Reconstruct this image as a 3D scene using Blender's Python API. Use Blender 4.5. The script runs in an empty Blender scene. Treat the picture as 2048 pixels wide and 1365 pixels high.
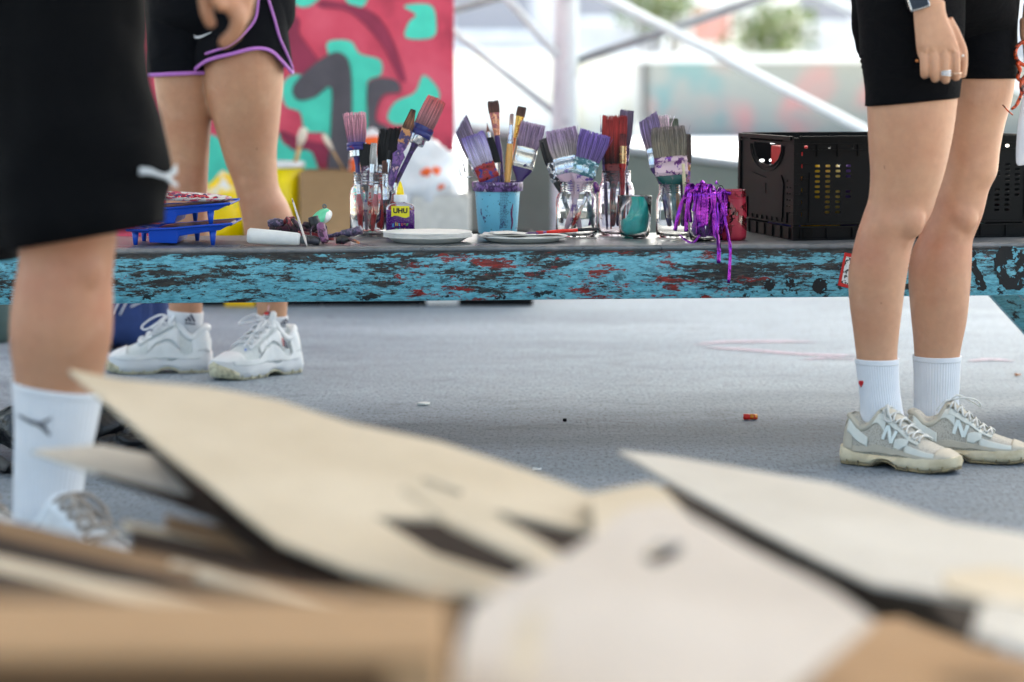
import bpy, bmesh, math, random
from math import sin, cos, pi, radians, sqrt
from mathutils import Vector, Matrix, noise as mnoise
random.seed(7)
scene = bpy.context.scene
COL = scene.collection
V = Vector

# ---------------------------------------------------------------- camera
FPX = 85.0 / 36.0 * 2048.0            # focal length in photo pixels
PITCH = math.atan((682.5 - 150.0) / FPX)
CAMZ = 0.784
CP = V((0, 0, CAMZ))
FW = V((0, cos(PITCH), -sin(PITCH)))
UP = V((0, sin(PITCH), cos(PITCH)))
RT = V((1, 0, 0))

def ray(px, py):
    return FW + RT * ((px - 1024.0) / FPX) + UP * ((682.5 - py) / FPX)
def W(px, py, t):                      # point at distance t in front of the lens
    return CP + ray(px, py) * t
def Wy(px, py, y):                     # point on the upright plane y
    r = ray(px, py); return CP + r * (y / r.y)
def Wz(px, py, z=0.0):                 # point on the level plane z
    r = ray(px, py); return CP + r * ((z - CAMZ) / r.z)

cam_d = bpy.data.cameras.new("camera")
cam = bpy.data.objects.new("camera", cam_d); COL.objects.link(cam)
cam.location = CP
cam.rotation_euler = (pi / 2 - PITCH, 0, 0)
cam_d.sensor_width = 36.0; cam_d.lens = 85.0
cam_d.clip_start = 0.05; cam_d.clip_end = 400
cam_d.dof.use_dof = True
cam_d.dof.focus_distance = 5.28
cam_d.dof.aperture_fstop = 2.3
scene.camera = cam

# ---------------------------------------------------------------- naming
def tag(o, label=None, cat=None, group=None, kind=None):
    if label: o['label'] = label
    if cat: o['category'] = cat
    if group: o['group'] = group
    if kind: o['kind'] = kind
    return o
def empty(name, loc, label=None, cat=None, group=None):
    o = bpy.data.objects.new(name, None); COL.objects.link(o)
    o.location = loc; o.empty_display_size = 0.05
    return tag(o, label, cat, group)
def wloc(o):
    v = V((0, 0, 0))
    while o is not None:
        v = v + V(o.location); o = o.parent
    return v

class MB:
    """collects geometry in world coordinates, links it as one mesh object"""
    def __init__(s): s.v = []; s.f = []; s.c = []; s.cur = None
    def add(s, vs, fs):
        b = len(s.v)
        s.v += [V(q) for q in vs]
        if s.cur is not None or s.c:
            while len(s.c) < b: s.c.append((1, 1, 1))
            s.c += [s.cur or (1, 1, 1)] * len(vs)
        s.f += [tuple(i + b for i in f) for f in fs]
        return b
    def loft(s, rings, caps=(True, True), closed=True):
        n = len(rings[0]); vs = [p for r in rings for p in r]; fs = []
        m = n if closed else n - 1
        for k in range(len(rings) - 1):
            for i in range(m):
                j = (i + 1) % n
                fs.append((k * n + i, k * n + j, (k + 1) * n + j, (k + 1) * n + i))
        if closed and caps[0]: fs.append(tuple(range(n - 1, -1, -1)))
        if closed and caps[1]:
            q = (len(rings) - 1) * n; fs.append(tuple(range(q, q + n)))
        s.add(vs, fs)
    def box(s, c, h, rot=None):
        c = V(c); vs = []
        for x in (-1, 1):
            for y in (-1, 1):
                for z in (-1, 1):
                    p = V((x * h[0], y * h[1], z * h[2]))
                    if rot is not None: p = rot @ p
                    vs.append(c + p)
        s.add(vs, [(0, 1, 3, 2), (4, 6, 7, 5), (0, 4, 5, 1), (2, 3, 7, 6), (0, 2, 6, 4), (1, 5, 7, 3)])
    def tube(s, pts, r, n=8, flat=1.0, caps=(True, True)):
        pts = [V(p) for p in pts]; rs = r if hasattr(r, '__len__') else [r] * len(pts)
        rings = []; side = None
        for i, p in enumerate(pts):
            a = pts[max(i - 1, 0)]; b = pts[min(i + 1, len(pts) - 1)]
            d = (b - a)
            if d.length < 1e-9: d = V((0, 0, 1))
            d.normalize()
            if side is None:
                side = d.cross(V((0, 0, 1)) if abs(d.z) < .9 else V((0, 1, 0)))
            side = side - d * side.dot(d)
            if side.length < 1e-6: side = d.orthogonal()
            side.normalize(); u = d.cross(side)
            rings.append([p + side * (cos(2 * pi * k / n) * rs[i]) + u * (sin(2 * pi * k / n) * rs[i] * flat) for k in range(n)])
        s.loft(rings, caps)
    def lathe(s, prof, c, n=32, axis=None, caps=(False, False)):
        """prof: (r, z) pairs; axis: 3x3 matrix"""
        c = V(c); rings = []
        for r, z in prof:
            ring = []
            for k in range(n):
                a = 2 * pi * k / n
                p = V((cos(a) * r, sin(a) * r, z))
                if axis is not None: p = axis @ p
                ring.append(c + p)
            rings.append(ring)
        s.loft(rings, caps)
    def ball(s, c, r, n=16, m=10, axis=None):
        c = V(c)
        rr = r if hasattr(r, '__len__') else (r, r, r)
        rings = []
        for j in range(m + 1):
            t = pi * (j + .02) / (m + .04) if 0 < j < m else (0.02 if j == 0 else pi - .02)
            ring = []
            for k in range(n):
                a = 2 * pi * k / n
                p = V((rr[0] * sin(t) * cos(a), rr[1] * sin(t) * sin(a), -rr[2] * cos(t)))
                if axis is not None: p = axis @ p
                ring.append(c + p)
            rings.append(ring)
        s.loft(rings, (True, True))
    def build(s, name, mat, parent=None, smooth=True, loc=None, label=None, cat=None, group=None, kind=None, auto=None):
        base = wloc(parent) if parent is not None else V((0, 0, 0))
        off = V(loc) if loc is not None else V((0, 0, 0))
        me = bpy.data.meshes.new(name)
        me.from_pydata([tuple(p - base - off) for p in s.v], [], s.f)
        me.update()
        bm = bmesh.new(); bm.from_mesh(me)
        bmesh.ops.recalc_face_normals(bm, faces=bm.faces); bm.to_mesh(me); bm.free()
        if s.c:
            ca = me.color_attributes.new("col", 'FLOAT_COLOR', 'POINT')
            for i, c in enumerate(s.c): ca.data[i].color = (c[0], c[1], c[2], 1)
        for p in me.polygons: p.use_smooth = smooth
        if auto is not None and smooth:
            try: me.set_sharp_from_angle(angle=radians(auto))
            except Exception: pass
        mats = mat if isinstance(mat, (list, tuple)) else [mat]
        for m in mats: me.materials.append(m)
        o = bpy.data.objects.new(name, me); COL.objects.link(o)
        o.location = off
        if parent is not None: o.parent = parent
        return tag(o, label, cat, group, kind)

def bevel(o, w, seg=2, ang=35):
    m = o.modifiers.new('bevel', 'BEVEL'); m.width = w; m.segments = seg
    m.limit_method = 'ANGLE'; m.angle_limit = radians(ang); m.harden_normals = False
    return o
def thicken(o, t, off=0):
    m = o.modifiers.new('thick', 'SOLIDIFY'); m.thickness = t; m.offset = off; return o

def lerp(a, b, t): return a + (b - a) * t
def interp(tab, x):
    """tab: sorted list of (x, v...) ; smooth-ish linear interpolation"""
    if x <= tab[0][0]: return tab[0][1:]
    for a, b in zip(tab, tab[1:]):
        if x <= b[0]:
            t = (x - a[0]) / (b[0] - a[0]) if b[0] > a[0] else 0
            return tuple(lerp(p, q, t) for p, q in zip(a[1:], b[1:]))
    return tab[-1][1:]
def cubic(tab, x):
    """Catmull-Rom through (x, v...) rows"""
    n = len(tab)
    if x <= tab[0][0]: return tab[0][1:]
    if x >= tab[-1][0]: return tab[-1][1:]
    for i in range(n - 1):
        if x <= tab[i + 1][0]:
            break
    p1, p2 = tab[i], tab[i + 1]; p0 = tab[max(i - 1, 0)]; p3 = tab[min(i + 2, n - 1)]
    h = p2[0] - p1[0]; t = (x - p1[0]) / h
    out = []
    for k in range(1, len(p1)):
        m1 = (p2[k] - p0[k]) / (p2[0] - p0[0]) * h if p2[0] != p0[0] else 0
        m2 = (p3[k] - p1[k]) / (p3[0] - p1[0]) * h if p3[0] != p1[0] else 0
        t2, t3 = t * t, t * t * t
        out.append((2 * t3 - 3 * t2 + 1) * p1[k] + (t3 - 2 * t2 + t) * m1 + (-2 * t3 + 3 * t2) * p2[k] + (t3 - t2) * m2)
    return tuple(out)
def spline(pts, n):
    """n points along a Catmull-Rom curve through pts"""
    pts = [V(p) for p in pts]; L = [0]
    for a, b in zip(pts, pts[1:]): L.append(L[-1] + max((b - a).length, 1e-6))
    tab = [(l, p.x, p.y, p.z) for l, p in zip(L, pts)]
    return [V(cubic(tab, L[-1] * i / (n - 1))) for i in range(n)]

def bake_curve(cu):
    o = bpy.data.objects.new('tmp', cu); COL.objects.link(o)
    dg = bpy.context.evaluated_depsgraph_get()
    me = bpy.data.meshes.new_from_object(o.evaluated_get(dg))
    vs = [v.co.copy() for v in me.vertices]; fs = [tuple(p.vertices) for p in me.polygons]
    bpy.data.objects.remove(o); bpy.data.curves.remove(cu); bpy.data.meshes.remove(me)
    return vs, fs
def plate(outline, holes, thick):
    """flat plate in the local xy plane with holes cut through; returns verts, faces (centred on z = 0)"""
    cu = bpy.data.curves.new('tmp', 'CURVE'); cu.dimensions = '2D'; cu.fill_mode = 'BOTH'; cu.extrude = thick / 2
    for poly in [outline] + list(holes):
        sp = cu.splines.new('POLY'); sp.points.add(len(poly) - 1)
        for i, (x, y) in enumerate(poly): sp.points[i].co = (x, y, 0, 1)
        sp.use_cyclic_u = True
    return bake_curve(cu)
def text_geo(s, size, extrude=0.0004, bold=0.0, space=1.0):
    cu = bpy.data.curves.new('tmp', 'FONT'); cu.body = s; cu.size = size; cu.extrude = extrude
    cu.offset = bold; cu.align_x = 'CENTER'; cu.align_y = 'CENTER'; cu.space_character = space
    return bake_curve(cu)
def rrect(cx, cy, w, h, r, n=4):
    pts = []
    for sx, sy, a0 in ((1, 1, 0), (-1, 1, 90), (-1, -1, 180), (1, -1, 270)):
        for k in range(n + 1):
            a = radians(a0 + 90 * k / n)
            pts.append((cx + sx * (w / 2 - r) + r * cos(a), cy + sy * (h / 2 - r) + r * sin(a)))
    return pts
def frame3(o, ux, uy, uz=None):
    ux = V(ux).normalized(); uy = (V(uy) - ux * V(uy).dot(ux)).normalized()
    uz = ux.cross(uy)
    return lambda p: V(o) + ux * p[0] + uy * p[1] + uz * p[2]

# ---------------------------------------------------------------- materials
def newmat(name):
    m = bpy.data.materials.new(name); m.use_nodes = True
    nt = m.node_tree; nt.nodes.clear()
    out = nt.nodes.new('ShaderNodeOutputMaterial')
    b = nt.nodes.new('ShaderNodeBsdfPrincipled')
    nt.links.new(b.outputs[0], out.inputs[0])
    return m, nt, b, out
def N(nt, t, **kw):
    n = nt.nodes.new('ShaderNode' + t)
    for k, v in kw.items(): setattr(n, k, v)
    return n
def setin(n, **kw):
    for k, v in kw.items():
        n.inputs[k.replace('_', ' ')].default_value = v
def col4(c): return (c[0], c[1], c[2], 1)
def srgb(r, g, b):
    def f(c):
        c /= 255.0
        return c / 12.92 if c <= .04045 else ((c + .055) / 1.055) ** 2.4
    return (f(r), f(g), f(b))
def coords(nt, scale=(1, 1, 1), kind='Object', rot=(0, 0, 0)):
    tc = N(nt, 'TexCoord'); mp = N(nt, 'Mapping')
    mp.inputs['Scale'].default_value = scale; mp.inputs['Rotation'].default_value = rot
    nt.links.new(tc.outputs[kind], mp.inputs[0]); return mp.outputs[0]
def noise(nt, vec, scale, detail=4, rough=.55, dist=0.0):
    n = N(nt, 'TexNoise'); n.inputs['Scale'].default_value = scale; n.inputs['Detail'].default_value = detail
    n.inputs['Roughness'].default_value = rough; n.inputs['Distortion'].default_value = dist
    nt.links.new(vec, n.inputs['Vector']); return n.outputs['Fac']
def ramp(nt, fac, stops, interp_='LINEAR'):
    r = N(nt, 'ValToRGB'); r.color_ramp.interpolation = interp_
    e = r.color_ramp.elements
    while len(e) < len(stops): e.new(.5)
    for i, (p, c) in enumerate(stops):
        e[i].position = p; e[i].color = col4(c) if hasattr(c, '__len__') else (c, c, c, 1)
    nt.links.new(fac, r.inputs[0]); return r.outputs[0]
def mix(nt, fac, a, b, mode='MIX'):
    m = N(nt, 'Mix'); m.data_type = 'RGBA'; m.blend_type = mode
    for s, x in ((m.inputs['Factor'], fac), (m.inputs[6], a), (m.inputs[7], b)):
        if hasattr(x, 'is_linked') or hasattr(x, 'links'): nt.links.new(x, s)
        elif hasattr(x, '__len__'): s.default_value = col4(x)
        else: s.default_value = x if s.type == 'VALUE' else (x, x, x, 1)
    return m.outputs[2]
def math_(nt, op, a, b=0.0, c=None):
    m = N(nt, 'Math', operation=op)
    for i, x in enumerate((a, b) if c is None else (a, b, c)):
        if hasattr(x, 'links'): nt.links.new(x, m.inputs[i])
        else: m.inputs[i].default_value = x
    return m.outputs[0]
def bump(nt, b, h, strength=.3, dist=.002):
    n = N(nt, 'Bump'); n.inputs['Strength'].default_value = strength; n.inputs['Distance'].default_value = dist
    nt.links.new(h, n.inputs['Height']); nt.links.new(n.outputs[0], b.inputs['Normal'])

def simple(name, c, rough=.5, metal=0, spec=.5, var=.12, scale=30, bmp=0.0, bscale=None, sheen=0, coat=0, trans=0, ior=1.45, sss=0):
    m, nt, b, out = newmat(name)
    b.inputs['Roughness'].default_value = rough; b.inputs['Metallic'].default_value = metal
    b.inputs['Specular IOR Level'].default_value = spec
    b.inputs['Coat Weight'].default_value = coat; b.inputs['IOR'].default_value = ior
    b.inputs['Transmission Weight'].default_value = trans
    if sss: b.inputs['Subsurface Weight'].default_value = sss; b.inputs['Subsurface Scale'].default_value = .003
    if sheen: b.inputs['Sheen Weight'].default_value = sheen; b.inputs['Sheen Roughness'].default_value = .5
    v = coords(nt)
    f = noise(nt, v, scale, 5)
    lo = tuple(x * (1 - var) for x in c); hi = tuple(min(1, x * (1 + var)) for x in c)
    nt.links.new(ramp(nt, f, [(.3, lo), (.7, hi)]), b.inputs['Base Color'])
    if bmp: bump(nt, b, noise(nt, v, bscale or scale * 8, 4), bmp)
    return m
def splotch(name, c1, c2, thr=.52, scale=60, rough1=.4, metal1=0, rough2=.4, c3=None, thr3=.6, stretch=(1, 1, 1), soft=.02, bmp=.3):
    """base c1 with patches of paint c2 (and c3)"""
    m, nt, b, out = newmat(name)
    v = coords(nt, stretch)
    f = noise(nt, v, scale, 6, .6)
    mask = ramp(nt, f, [(thr - soft, 0.0), (thr + soft, 1.0)])
    col = mix(nt, mask, c1, c2)
    if c3 is not None:
        g = noise(nt, v, scale * .8 + 13.7, 6, .62, .3)
        mk3 = ramp(nt, g, [(thr3 - soft, 0.0), (thr3 + soft, 1.0)])
        col = mix(nt, mk3, col, c3)
    nt.links.new(col, b.inputs['Base Color'])
    if metal1:
        inv = ramp(nt, f, [(thr - soft, metal1), (thr + soft, 0.0)])
        if c3 is not None: inv = mix(nt, mk3, inv, 0.0)
        nt.links.new(inv, b.inputs['Metallic'])
    nt.links.new(ramp(nt, f, [(thr - soft, rough1), (thr + soft, rough2)]), b.inputs['Roughness'])
    if bmp: bump(nt, b, f, bmp, .001)
    return m
_cache = {}
def M(key, fn):
    if key not in _cache: _cache[key] = fn()
    return _cache[key]
def vcol(name, rough=.6, jitter=.25, spec=.4, sheen=0):
    """reads the paint colour held on the mesh, each loose strand a little different"""
    m, nt, b, out = newmat(name)
    a = N(nt, 'Attribute'); a.attribute_name = 'col'
    g = N(nt, 'NewGeometry')
    r = ramp(nt, g.outputs['Random Per Island'], [(0, 1 - jitter), (1, 1 + jitter)])
    r.node.color_ramp.elements[1].color = (1 + jitter,) * 3 + (1,)
    nt.links.new(mix(nt, 1.0, a.outputs['Color'], r, 'MULTIPLY'), b.inputs['Base Color'])
    b.inputs['Roughness'].default_value = rough; b.inputs['Specular IOR Level'].default_value = spec
    if sheen: b.inputs['Sheen Weight'].default_value = sheen
    return m
def glassmat(name, tint=(1, 1, 1), rough=.0, smear=None, amount=.5):
    m, nt, b, out = newmat(name)
    b.inputs['Transmission Weight'].default_value = 1; b.inputs['IOR'].default_value = 1.45
    b.inputs['Base Color'].default_value = col4(tint); b.inputs['Roughness'].default_value = rough
    if smear is not None:
        v = coords(nt)
        f = noise(nt, v, 38, 6, .62, .6)
        d = N(nt, 'BsdfPrincipled'); d.inputs['Base Color'].default_value = col4(smear); d.inputs['Roughness'].default_value = .5
        mx = N(nt, 'MixShader')
        nt.links.new(ramp(nt, f, [(1 - amount, 0.0), (1 - amount + .03, .9)]), mx.inputs[0])
        nt.links.new(b.outputs[0], mx.inputs[1]); nt.links.new(d.outputs[0], mx.inputs[2])
        nt.links.new(mx.outputs[0], out.inputs[0])
    return m
# ---------------------------------------------------------------- light
SUN_EL, SUN_AZ = radians(52), radians(20)       # sun stands beyond the far end, a little to the right
world = bpy.data.worlds.new("World"); scene.world = world; world.use_nodes = True
wn = world.node_tree; bg = wn.nodes['Background']
sky = wn.nodes.new('ShaderNodeTexSky'); sky.sky_type = 'NISHITA'; sky.sun_disc = False
sky.sun_elevation = SUN_EL; sky.sun_rotation = SUN_AZ; sky.air_density = 1.0; sky.dust_density = 5.0; sky.ozone_density = 1.0
wn.links.new(sky.outputs[0], bg.inputs[0]); bg.inputs[1].default_value = 0.15
sd = bpy.data.lights.new("sun", 'SUN'); sd.energy = 3.2; sd.angle = radians(.5); sd.color = (1, .965, .92)
sun = bpy.data.objects.new("sun", sd); COL.objects.link(sun)
sdir = V((sin(SUN_AZ) * cos(SUN_EL), cos(SUN_AZ) * cos(SUN_EL), sin(SUN_EL)))
sun.rotation_euler = sdir.to_track_quat('Z', 'Y').to_euler()
scene.view_settings.view_transform = 'Standard'; scene.view_settings.look = 'None'
scene.view_settings.exposure = 2.2; scene.view_settings.gamma = 1
scene.view_settings.use_white_balance = True; scene.view_settings.white_balance_temperature = 7150; scene.view_settings.white_balance_tint = 3
scene.cycles.max_bounces = 14; scene.cycles.transmission_bounces = 14; scene.cycles.transparent_max_bounces = 16
scene.cycles.diffuse_bounces = 5; scene.cycles.glossy_bounces = 4
scene.cycles.use_denoising = True
scene.cycles.sample_clamp_indirect = 8

# ---------------------------------------------------------------- ground
def asphalt():
    m, nt, b, out = newmat('asphalt')
    v = coords(nt)
    big = noise(nt, coords(nt, (.5, 1.6, 1)), 1.3, 5, .6, .4)
    fine = noise(nt, coords(nt, (1, .3, 1)), 120, 6, .8)
    mid = noise(nt, coords(nt, (1, .5, 1)), 26, 7, .7)
    c = ramp(nt, big, [(.3, (.160, .194, .230)), (.5, (.205, .244, .286)), (.72, (.25, .292, .338))])
    c = mix(nt, .55, c, ramp(nt, mid, [(.3, .72), (.7, 1.15)]), 'MULTIPLY')
    c = mix(nt, .85, c, ramp(nt, fine, [(.36, .30), (.47, .95), (.6, 1.15), (.72, 1.7)]), 'MULTIPLY')
    st = noise(nt, coords(nt, (1, 1.8, 1)), 2.6, 7, .7, 1.5)
    c = mix(nt, .5, c, ramp(nt, st, [(.36, .62), (.46, 1.0), (.62, 1.0), (.66, 1.18)]), 'MULTIPLY')
    vo = N(nt, 'TexVoronoi'); vo.inputs['Scale'].default_value = 46; nt.links.new(v, vo.inputs['Vector'])
    c = mix(nt, .8, c, ramp(nt, vo.outputs['Distance'], [(.05, .45), (.12, 1.0)]), 'MULTIPLY')
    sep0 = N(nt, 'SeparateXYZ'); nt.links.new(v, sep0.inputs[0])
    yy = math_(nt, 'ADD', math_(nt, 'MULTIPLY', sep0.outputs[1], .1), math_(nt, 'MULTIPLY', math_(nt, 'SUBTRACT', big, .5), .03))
    c = mix(nt, 1.0, c, ramp(nt, yy, [(.470, .84), (.500, .74), (.517, .50), (.534, .62), (.56, 1.08), (.64, 1.28), (.75, 1.45)]), 'MULTIPLY')  # dark band painted where table shade falls, floor colour brightened with distance
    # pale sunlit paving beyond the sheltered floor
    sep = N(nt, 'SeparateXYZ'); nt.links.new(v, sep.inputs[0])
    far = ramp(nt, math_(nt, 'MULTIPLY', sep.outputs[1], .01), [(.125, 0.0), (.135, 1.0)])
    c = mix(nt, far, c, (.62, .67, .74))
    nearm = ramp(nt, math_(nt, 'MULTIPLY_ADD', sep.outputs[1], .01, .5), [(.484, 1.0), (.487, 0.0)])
    c = mix(nt, nearm, c, (.68, .65, .60))  # unseen ground behind the lens, made pale to bounce light forward
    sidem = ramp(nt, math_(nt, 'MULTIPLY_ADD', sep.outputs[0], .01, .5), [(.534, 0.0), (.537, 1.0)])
    c = mix(nt, sidem, c, (.66, .64, .60))  # ground out of view at both sides, also made pale for bounce
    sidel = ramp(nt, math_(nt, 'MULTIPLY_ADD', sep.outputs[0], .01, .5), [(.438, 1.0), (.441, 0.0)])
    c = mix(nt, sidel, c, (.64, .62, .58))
    nt.links.new(c, b.inputs['Base Color'])
    nt.links.new(ramp(nt, mid, [(.3, .68), (.7, .85)]), b.inputs['Roughness'])
    b.inputs['Specular IOR Level'].default_value = .35
    h = math_(nt, 'ADD', math_(nt, 'MULTIPLY', fine, .7), math_(nt, 'MULTIPLY', mid, .6))
    bump(nt, b, h, .55, .003)
    return m
g = MB(); xs = [-150, -20, -6, -3, 0, 3, 6, 20, 150]; ys = [-40, -5, 0, 3, 6, 9, 14, 30, 60, 220]
vs = [(x, y, 0) for y in ys for x in xs]; nx = len(xs)
g.add(vs, [(j * nx + i, j * nx + i + 1, (j + 1) * nx + i + 1, (j + 1) * nx + i) for j in range(len(ys) - 1) for i in range(nx - 1)])
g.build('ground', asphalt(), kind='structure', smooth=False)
# ---------------------------------------------------------------- canopy: steel bracing, with an unseen slab added on top for shade
steel = simple('painted_steel', (.74, .77, .80), .45, .25, var=.15, scale=5)
steel_d = simple('dull_steel', (.36, .40, .42), .5, .3, var=.2, scale=5)
CY = 10.6
postx = Wy(1130, 200, CY).x
can = empty('canopy', (postx, CY, 0), 'steel framed canopy, its unseen top added for shade, with white post and crossing diagonal tubes behind the table', 'canopy')
m = MB()
m.tube([(postx, CY, 0), (postx, CY, 4.6)], .056, 20)
pm = splotch('post_paint', (.80, .85, .88), (.5, .53, .56), .60, 11, .5, 0, .6, c3=(.6, .42, .5), thr3=.68, soft=.06, bmp=0)
m.build('post', pm, can)
for dx in (-5.6, 3.1):
    m = MB(); m.tube([(postx + dx, CY, 0), (postx + dx, CY, 4.6)], .056, 16); m.build('post', pm, can)
def brace(p, q, fix, r, mat, dy=0):
    a = Wy(p[0], p[1], CY + dy); b = Wy(q[0], q[1], CY + dy)
    d = (b - a).normalized()
    def run(o, d):                      # on to the floor, the roof or the next post
        ts = []
        if d.x: ts += [(postx - 5.6 - o.x) / d.x, (postx + 3.1 - o.x) / d.x]
        ts += [(.03 - o.z) / d.z, (4.58 - o.z) / d.z]
        return o + d * min([t for t in ts if t > .05] or [0])
    if fix in (0, 2): a = run(b, -d)
    if fix in (0, 1): b = run(a if fix == 1 else lerp(a, b, .5), d)
    m = MB(); m.tube([a, b], r, 12); m.build('brace', mat, can)
def ext(p, q, ka, kb):       # fix: 1 keeps the first end on the post, 2 the second, 0 runs on both ways
    return (p, q, 2 if kb == 0 else 1 if ka == 0 else 0)
for p, q, fx, r, mt, dy in (
        (*ext((905, 62), (1112, 226), 2.2, 0), .019, steel, .05),
        (*ext((1015, 0), (1114, 112), 6, 0), .019, steel, -.05),
        (*ext((905, 22), (1010, -8), .5, 8), .019, steel_d, .12),
        (*ext((1112, 136), (1530, -5), 0, 4), .020, steel_d, .05),
        (*ext((1205, -8), (1725, 258), 2.5, .5), .0215, steel, -.08),
        (*ext((1650, -5), (1712, 24), 7, 6), .022, steel, .15)):
    brace(p, q, fx, r, mt, dy)
m = MB(); m.box((-1.1, 7.4, 4.75), (4.6, 7.4, .15)); m.build('shade_roof', simple('shade_roof_boards', (.42, .41, .40), .8), can, smooth=False)  # out of view, edges set to shade the scene and let side light in
for dy in (0, -7):
    m = MB(); m.box((-1.1, CY + dy, 4.5), (4.5, .06, .1)); m.build('beam', steel_d, can, smooth=False)

# ---------------------------------------------------------------- painted board wall (mural)
def mural_mat():
    m, nt, b, out = newmat('mural_base')
    v = coords(nt)
    f = noise(nt, v, 3.5, 5, .6, .4)
    c = ramp(nt, f, [(.3, srgb(160, 42, 68)), (.5, srgb(216, 74, 100)), (.75, srgb(232, 100, 124))])
    nt.links.new(c, b.inputs['Base Color']); b.inputs['Roughness'].default_value = .7
    bump(nt, b, noise(nt, v, 60, 3), .2)
    return m
MY = 8.75
mur = empty('mural_wall', V((Wy(660, 300, MY).x, MY, 0)), 'tall board painted crimson with turquoise and grey graffiti', 'mural')
mm = simple('mural_teal', srgb(76, 214, 190), .7, var=.12, scale=9)
mg = simple('mural_grey', srgb(88, 84, 92), .7, var=.18, scale=9)
ml = simple('mural_dark_red', srgb(150, 50, 80), .7, var=.18, scale=9)
x0 = Wy(-260, 300, MY).x; x1 = Wy(908, 300, MY).x
m = MB(); m.box(((x0 + x1) / 2, MY + .02, 1.0), ((x1 - x0) / 2, .02, 1.0)); m.build('board', mural_mat(), mur, smooth=False)
def blob(px, mat, layer, name, soft=5):
    """flat painted patch on the board from its outline, edges wobbling like spray paint"""
    pts = [Wy(p[0], p[1], MY - .001 * layer) for p in px]
    sm = []
    n = len(pts)
    for i in range(n):
        p0, p1, p2, p3 = pts[i - 1], pts[i], pts[(i + 1) % n], pts[(i + 2) % n]
        for k in range(4):
            t = k / 4
            sm.append(.5 * ((2 * p1) + (p2 - p0) * t + (2 * p0 - 5 * p1 + 4 * p2 - p3) * t * t + (3 * p1 - p0 - 3 * p2 + p3) * t ** 3))
    vs, fs = plate([(p.x, p.z) for p in sm], [], .001)
    mb = MB(); mb.add([(q.x, MY - .003 * layer + q.z, q.y) for q in vs], fs)
    mb.build(name, mat, mur, smooth=False)
T = 'paint_patch'
blob([(655, 85), (700, 82), (720, 108), (760, 120), (762, 150), (735, 165), (738, 225), (728, 330), (655, 320), (655, 270), (612, 262), (600, 225), (572, 212), (565, 175), (585, 150), (640, 150), (658, 120)], mm, 1, T)
blob([(808, 12), (860, 10), (872, 40), (866, 75), (812, 76), (818, 45), (832, 30)], mm, 1, T)
blob([(848, 150), (880, 190), (850, 235), (800, 250), (775, 238), (790, 205), (830, 185)], mm, 1, T)
blob([(588, -40), (660, -40), (625, 10), (590, 8)], mm, 1, T)
blob([(680, -40), (740, -40), (728, 12), (695, 5)], mm, 1, T)
blob([(418, 270), (470, 290), (545, 255), (570, 290), (625, 305), (640, 340), (700, 350), (690, 420), (560, 470), (405, 470), (400, 330)], mm, 1, T)
blob([(560, 262), (610, 280), (690, 300), (640, 330), (620, 300), (585, 300)], ml, 2, T)
blob([(835, 255), (862, 270), (858, 310), (840, 305)], mm, 1, T)
blob([(640, 120), (680, 105), (702, 140), (705, 250), (712, 330), (705, 420), (655, 400), (662, 250), (662, 175), (630, 195), (595, 200), (588, 170)], mg, 3, T)
blob([(738, 165), (790, 160), (800, 185), (765, 192), (752, 240), (780, 260), (775, 330), (735, 400), (735, 250)], mg, 3, T)
blob([(735, 20), (775, 60), (810, 150), (800, 160), (760, 85), (700, 25), (640, 15), (650, 0)], ml, 2, T)
blob([(585, 30), (600, 70), (640, 130), (600, 150), (560, 110), (500, 140), (420, 110), (430, 20)], ml, 2, T)
blob([(860, 300), (900, 320), (903, 470), (870, 470), (840, 400)], mg, 3, T)

# ---------------------------------------------------------------- skate ramp and far walls
cm = splotch('weathered_concrete', (.19, .235, .205), (.12, .155, .135), .5, 2.2, .8, 0, .85, soft=.2, bmp=.2)
RY = 10.9
rp = empty('concrete_ramp', V((1.3, RY, 0)), 'low grey green concrete ledge sloping down to the right behind the jars', 'ramp')
a = Wy(930, 262, RY); b = Wy(1900, 388, RY)
m = MB()
def prism(m, pts, y0, y1):
    n = len(pts)
    vs = [(p[0], y0, p[1]) for p in pts] + [(p[0], y1, p[1]) for p in pts]
    m.add(vs, [tuple(range(n - 1, -1, -1)), tuple(range(n, 2 * n))] + [(i, (i + 1) % n, n + (i + 1) % n, n + i) for i in range(n)])
prism(m, [(a.x, 0), (b.x, 0), (b.x, b.z), (a.x, a.z)], RY, RY + .5)
bevel(m.build('block', cm, rp, smooth=False), .015)
m = MB(); prism(m, [(a.x - .01, a.z), (b.x + .01, b.z), (b.x + .01, b.z + .03), (a.x - .01, a.z + .03)], RY - .03, RY + .02)
m.build('coping', steel_d, rp, smooth=False)

def graf_mat():
    m, nt, b, out = newmat('graffiti_wall')
    v = coords(nt)
    f = noise(nt, v, .9, 3, .5, .8); g = noise(nt, v, 1.3, 3, .5, 1.4)
    h = noise(nt, coords(nt, (1, 1, 1), rot=(.4, .3, 1)), .8, 3, .5, 1.0)
    c = mix(nt, ramp(nt, f, [(.50, 0.0), (.66, 1.0)]), (.25, .26, .235), (.46, .20, .19))
    c = mix(nt, ramp(nt, g, [(.58, 0.0), (.66, 1.0)]), c, (.16, .25, .24))
    c = mix(nt, ramp(nt, h, [(.62, 0.0), (.70, 1.0)]), c, (.5, .5, .48))
    nt.links.new(c, b.inputs['Base Color']); b.inputs['Roughness'].default_value = .8
    return m
GY = 30
p0 = Wy(1298, 272, GY)
gw = empty('graffiti_wall', (p0.x + 6, GY, 0), 'low far concrete wall sprayed with faded red and green graffiti, right half', 'wall')
m = MB(); m.box((p0.x + 9, GY + 1, .47), (9, 1, .47)); m.build('wall', graf_mat(), gw, smooth=False)
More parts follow.
